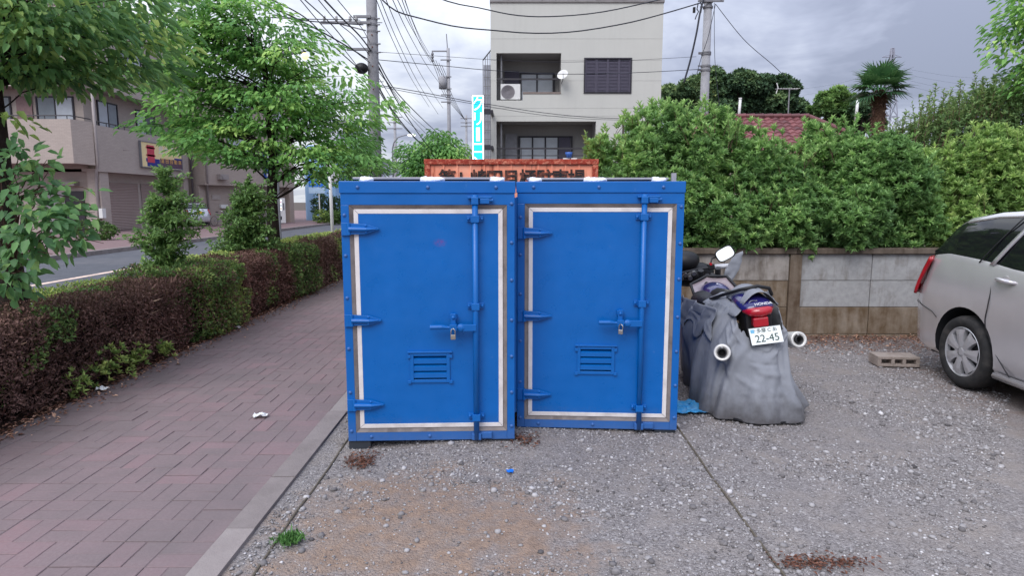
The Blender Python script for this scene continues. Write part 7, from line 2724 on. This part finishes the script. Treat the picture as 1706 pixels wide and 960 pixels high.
for k in range(12):
    s = 1 if k % 2 else -1
    z = 2.2 + k * .42
    MB().tube([(s * .14, 0, z), (s * .30, 0, z)], .012, 6).build('step_bolt', M_GREYC, up)
for (yy) in (60, 80, 112, 150, 200):
    MB().box((0.02, -.172 + .0, zl(yy)), (.03, .03, .03)).build('hole_plug', M_RUST, up)

Y2p = 24.5
pf2 = at(1176, 100, Y2p)
ur = pole('utility_pole', 'concrete utility pole with cable clamps to the right of the cream building', (pf2.x, Y2p, 0), at(1178, -14, Y2p).z, .185, .14, UG)


def zr2(y):
    return at(1176, y, Y2p).z


for yy in (2, 12, 88, 90, 110, 117):
    MB().lathe([(.15, -.035), (.178, -.035), (.178, .035), (.15, .035)], 20, Matrix.Translation((0, 0, zr2(yy)))).build('steel_band', M_GREYC, ur)
    MB().tube([(-.16, -.06, zr2(yy)), (-.30, -.08, zr2(yy))], .025, 6).build('band_bolt', M_GREYC, ur)
MB().bx(-.42, .5, -.24, -.18, zr2(4) - .03, zr2(4) + .03).build('cross_arm', M_GREYC, ur)
for x in (-.35, .40):
    MB().lathe([(.0005, 0), (.05, .0), (.03, .05), (.055, .06), (.02, .14), (.0005, .14)], 10, Matrix.Translation((x, -.21, zr2(4) + .032))).build('insulator', M_WHITE, ur, smooth=True)
MB().tube([(-.38, -.1, zr2(6)), (-.42, -.1, zr2(16)), (-.36, -.1, zr2(20)), (-.44, -.1, zr2(28)), (-.47, -.1, zr2(33))], .02, 6).tube([(-.30, -.1, zr2(4)), (-.25, -.1, zr2(14)), (-.27, -.1, zr2(22))], .016, 6).build('cable_loop', M_CABLE, ur)
MB().bx(-.56, -.48, -.14, -.06, zr2(22), zr2(13)).build('clamp_box', M_BLACK, ur)

Y3p = 54
pf3 = at(748, 200, Y3p)
u3 = pole('utility_pole', 'slender far utility pole with transformer and a mast on top', (pf3.x, Y3p, 0), at(747, 80, Y3p).z, .17, .13, UG)


def z3(y):
    return at(748, y, Y3p).z


MB().tube([(-.05, 0, z3(80)), (-.12, 0, z3(56))], .04, 6).build('top_mast', M_GREYC, u3)
MB().bx(-1.3, .0, -.1, -.04, z3(85) - .06, z3(85) + .04).bx(-1.3, -1.2, -.1, -.04, z3(102), z3(85) - .06).build('cross_arm', M_GREYC, u3)
MB().cyl((-.45, -.1, z3(148)), (-.45, -.1, z3(128)), .32, n=16).build('transformer', M_POLE, u3, smooth=True)
for yy in (100, 128, 148, 158, 170):
    MB().bx(-.6, .25, -.2, -.12, z3(yy) - .05, z3(yy) + .03).build('bracket', M_GREYC, u3)
for yy in (90, 95, 101):
    MB().ell((-1.25, -.1, z3(yy)), (.12, .1, .12), 8, 6).build('insulator', M_GREYC, u3)
u4 = pole('utility_pole', 'thin distant utility pole beside the street lamp', (at(653, 0, 78).x, 78, 0), at(653, 176, 78).z, .19, .15, UG)
for yy in (196, 205, 215):
    MB().bx(-.9, .9, -.2, -.1, at(653, yy, 78).z, at(653, yy, 78).z + .1).build('cross_arm', M_GREYC, u4)
u5 = pole('utility_pole', 'faint distant pole with two cross arms left of the lit vertical sign', (at(775, 0, 95).x, 95, 0), at(773, 192, 95).z, .2, .15, UG)
for yy in (198, 205, 211):
    MB().bx(-.8, 1.0, -.2, -.1, at(773, yy, 95).z, at(773, yy, 95).z + .1).build('cross_arm', M_GREYC, u5)

# street lamps
Yl_ = 68
fx = at(648, 0, Yl_).x
sl_ = thing('street_lamp', 'tall street lamp with curved arm and glowing white head', 'street lamp', (fx, Yl_, 0))
zt_ = at(680, 226, Yl_).z
tx = at(676, 0, Yl_).x - fx
MB().tube([(0, 0, 0), (0, 0, zt_ - 1.3), (.15, 0, zt_ - .7), (.6, 0, zt_ - .15), (1.1, 0, zt_), (tx, 0, zt_ + .12)], [.10, .08, .07, .06, .05, .05], 10).build('lamp_post', M_GREYC, sl_, smooth=True)
MB().ell((tx + .3, 0, zt_ + .06), (.42, .2, .14), 12, 8).build('lamp_head', mat('lamp_glow_white', (.9, .9, .95), .4, var=0, emit=(1, .97, 1.0), estr=2.0), sl_, smooth=True)
q = at(508, 93, 16.5)
s2 = thing('street_lamp', 'warm glowing lamp seen through the top of the leafy street tree', 'street lamp', (q.x, 16.5, 0))
b = MB()
b.tube([(-1.0, .5, 0), (-1.0, .5, q.z - .1), (-.7, .3, q.z + .14), (0, .02, q.z + .10)], .045, 8)
b.build('lamp_post', M_GREYC, s2)
MB().ell((0, 0, q.z), (.085, .085, .085), 12, 8).build('lamp_head', mat('lamp_glow_warm', (1, .85, .5), .4, var=0, emit=(1, .70, .25), estr=1.5), s2, smooth=True)

# white sign post with round signs seen from behind
Yw = 15.2
q = at(550, 300, Yw)
wp = thing('round_sign_post', 'white post with three round signs seen from behind beside the left locker', 'sign post', (q.x, Yw, 0))
zt_ = at(548, 226, Yw).z
MB().tube([(.02, 0, 0), (-.01, 0, zt_)], .038, 12).build('post', M_WHITE, wp, smooth=True)
M_BACK = mat('sign_back', srgb(206, 206, 214), .45, metal=.2, var=.05)
for (px, py, rz) in ((556, 236, .5), (556, 290, -.5), (549, 268, .2)):
    p = at(px, py, Yw)
    M = Matrix.Translation((p.x - q.x, .03 if px == 549 else -.05, p.z)) @ Matrix.Rotation(rz, 4, 'Z') @ Matrix.Rotation(PI / 2, 4, 'X')
    r_ = .19 if px != 549 else .15
    MB().lathe([(.0005, .012), (r_ - .012, .010), (r_, 0.0), (r_ - .006, -.008), (.0005, -.006)], 28, M).build('round_sign', M_BACK, wp, smooth=True)

# overhead cables
ORD = ['first', 'second', 'third', 'fourth', 'fifth', 'sixth', 'seventh', 'eighth', 'ninth']


def cable(pts, r, label, group, n=26):
    c_ = catmull([at(*p) for p in pts], n)
    b = MB().tube(c_, r, 5)
    o = b.build('overhead_cable', M_CABLE, None, smooth=True)
    return tag(o, label, 'cable', group)


CA, CB_, CC, CD, CE = 'cables crossing before the cream building', 'power lines between the left pole and the far pole', 'lines running from the left pole down the road', 'lines coming in from the upper left to the left pole', 'cables at the right pole'
cable([(630, -8, 19.9), (658, 17, 20.0), (700, 30, 20.6), (760, 44, 21.4), (820, 50, 22.2), (890, 55, 22.8), (960, 52, 23.3), (1040, 39, 23.8), (1100, 24, 24.1), (1168, 4, 24.3)], .022, 'thick sagging cable below the parapet of the cream building', CA)
cable([(600, -60, 19.9), (735, -2, 21.0), (800, 13, 21.8), (860, 25, 22.4), (920, 27, 22.9), (1000, 20, 23.5), (1090, 1, 24.1), (1172, -20, 24.4)], .020, 'upper thick sagging cable crossing the top of the cream building', CA)
cable([(628, 99, 19.9), (745, 110, 22), (820, 117, 23), (930, 123, 23.6), (1050, 121, 24), (1168, 115, 24.4)], .011, 'thin cable crossing the louvred shutter window', CA)
cable([(628, 86, 19.9), (745, 94, 22), (820, 99, 23), (930, 103, 23.6), (1050, 100, 24), (1160, 94, 24.4)], .007, 'hair thin line just above the balcony opening', CA)
cable([(628, 141, 19.9), (700, 153, 21), (784, 169, 23), (830, 176, 24), (900, 187, 25.5), (980, 195, 27), (1062, 198, 28.3)], .012, 'lower pair line running to the cream building wall', CA)
cable([(629, 143, 19.9), (700, 157, 21), (784, 172, 23), (830, 180, 24), (900, 191, 25.5), (980, 198, 27), (1062, 200, 28.3)], .009, 'lowest line running to the cream building wall', CA)
tops = [(625, -6, 715, 178), (632, -6, 730, 190), (641, -6, 738, 180), (652, -6, 741, 150), (660, -6, 742, 130), (668, -6, 718, 104), (673, -6, 716, 96), (671, -10, 716, 90)]
for k, (x0, y0, x1, y1) in enumerate(tops):
    cable([(x0, y0, 19.0), (x0 + (x1 - x0) * .33, y0 + (y1 - y0) * .40, 27), (x0 + (x1 - x0) * .68, y0 + (y1 - y0) * .75, 40), (x1, y1, 54)], .013, ORD[k] + ' from left of the fanned lines between left pole and far pole', CB_)
for k in range(5):
    cable([(716 + k * 5, 92 + k * 4, 53.8), (728 + k * 5, 122 + k * 4, 56), (742 + k * 3, 160, 59), (775, 200, 95)], .02, ORD[k] + ' from left of the thin lines beyond the far pole', 'thin lines beyond the far pole')
low = [((622, 94), (664, 172), (700, 226), (728, 262), .022), ((627, 96), (660, 152), (706, 200), (730, 222), .02), ((624, 104), (655, 150), (690, 196), (728, 228), .012), ((624, 110), (650, 145), (680, 190), (722, 236), .012), ((622, 128), (655, 185), (690, 228), (715, 250), .026), ((624, 118), (650, 160), (672, 196), (700, 220), .012), ((626, 142), (648, 178), (668, 206), (700, 240), .018)]
for k, (a, c, d, e, r_) in enumerate(sorted(low, key=lambda q_: -q_[2][0] + q_[2][1])):
    cable([(*a, 19.8), (*c, 25), (*d, 34), (*e, 46)], r_, ORD[k] + ' from top of the dark lines from left pole to round tree', CC)
left = [((405, -4), (480, 24), (560, 66), (612, 98), .02), ((446, -4), (510, 30), (560, 80), (614, 128), .015), ((498, -4), (535, 40), (575, 84), (618, 140), .011), ((528, -4), (562, 36), (590, 60), (616, 92), .011), ((536, -6), (570, 30), (600, 60), (618, 84), .02), ((440, 28), (500, 31), (560, 32), (600, 33), .011), ((455, 24), (510, 34), (560, 38), (605, 41), .014), ((560, -4), (585, 26), (604, 48), (616, 70), .010), ((500, -8), (552, 40), (584, 78), (616, 104), .013)]
for k, (a, c, d, e, r_) in enumerate(sorted(left, key=lambda q_: q_[0][0])):
    cable([(*a, 14.0), (*c, 15.8), (*d, 17.8), (*e, 19.7)], r_, ORD[k] + ' from left of the lines over the street tree to left pole', CD)
cable([(1173, -6, 24.2), (1166, 22, 24.1), (1160, 56, 24.0), (1150, 100, 24), (1139, 138, 24)], .035, 'thick black cable slanting down left from the right pole top', CE)
cable([(1192, 6, 24.4), (1240, 66, 25.5), (1290, 110, 26.5), (1324, 144, 27)], .012, 'thin line falling from the right pole top towards the roof aerial', CE)
cable([(1190, 4, 24.3), (1190, 20, 24.3), (1191, 100, 24.3), (1198, 170, 24.3), (1202, 215, 24.3)], .010, 'thin vertical line just right of the right pole', CE)
cable([(1192, 6, 24.2), (1180, 60, 24.1), (1170, 90, 24.1), (1161, 122, 24.1)], .012, 'thin line slanting from the right pole top down its left side', CE)
for k in range(4):
    cable([(1497, 112 + k * 9, 300), (1600, 128 + k * 11, 330), (1720, 132 + k * 11, 360)], .03, ORD[k] + ' from top of the faint lines right of the lattice tower', 'faint lines of the lattice tower')
for k in range(2):
    cable([(1478, 112 + k * 9, 300), (1400, 138 + k * 9, 330), (1320, 150 + k * 11, 360)], .03, ORD[k] + ' from top of the faint lines left of the lattice tower', 'faint lines of the lattice tower')
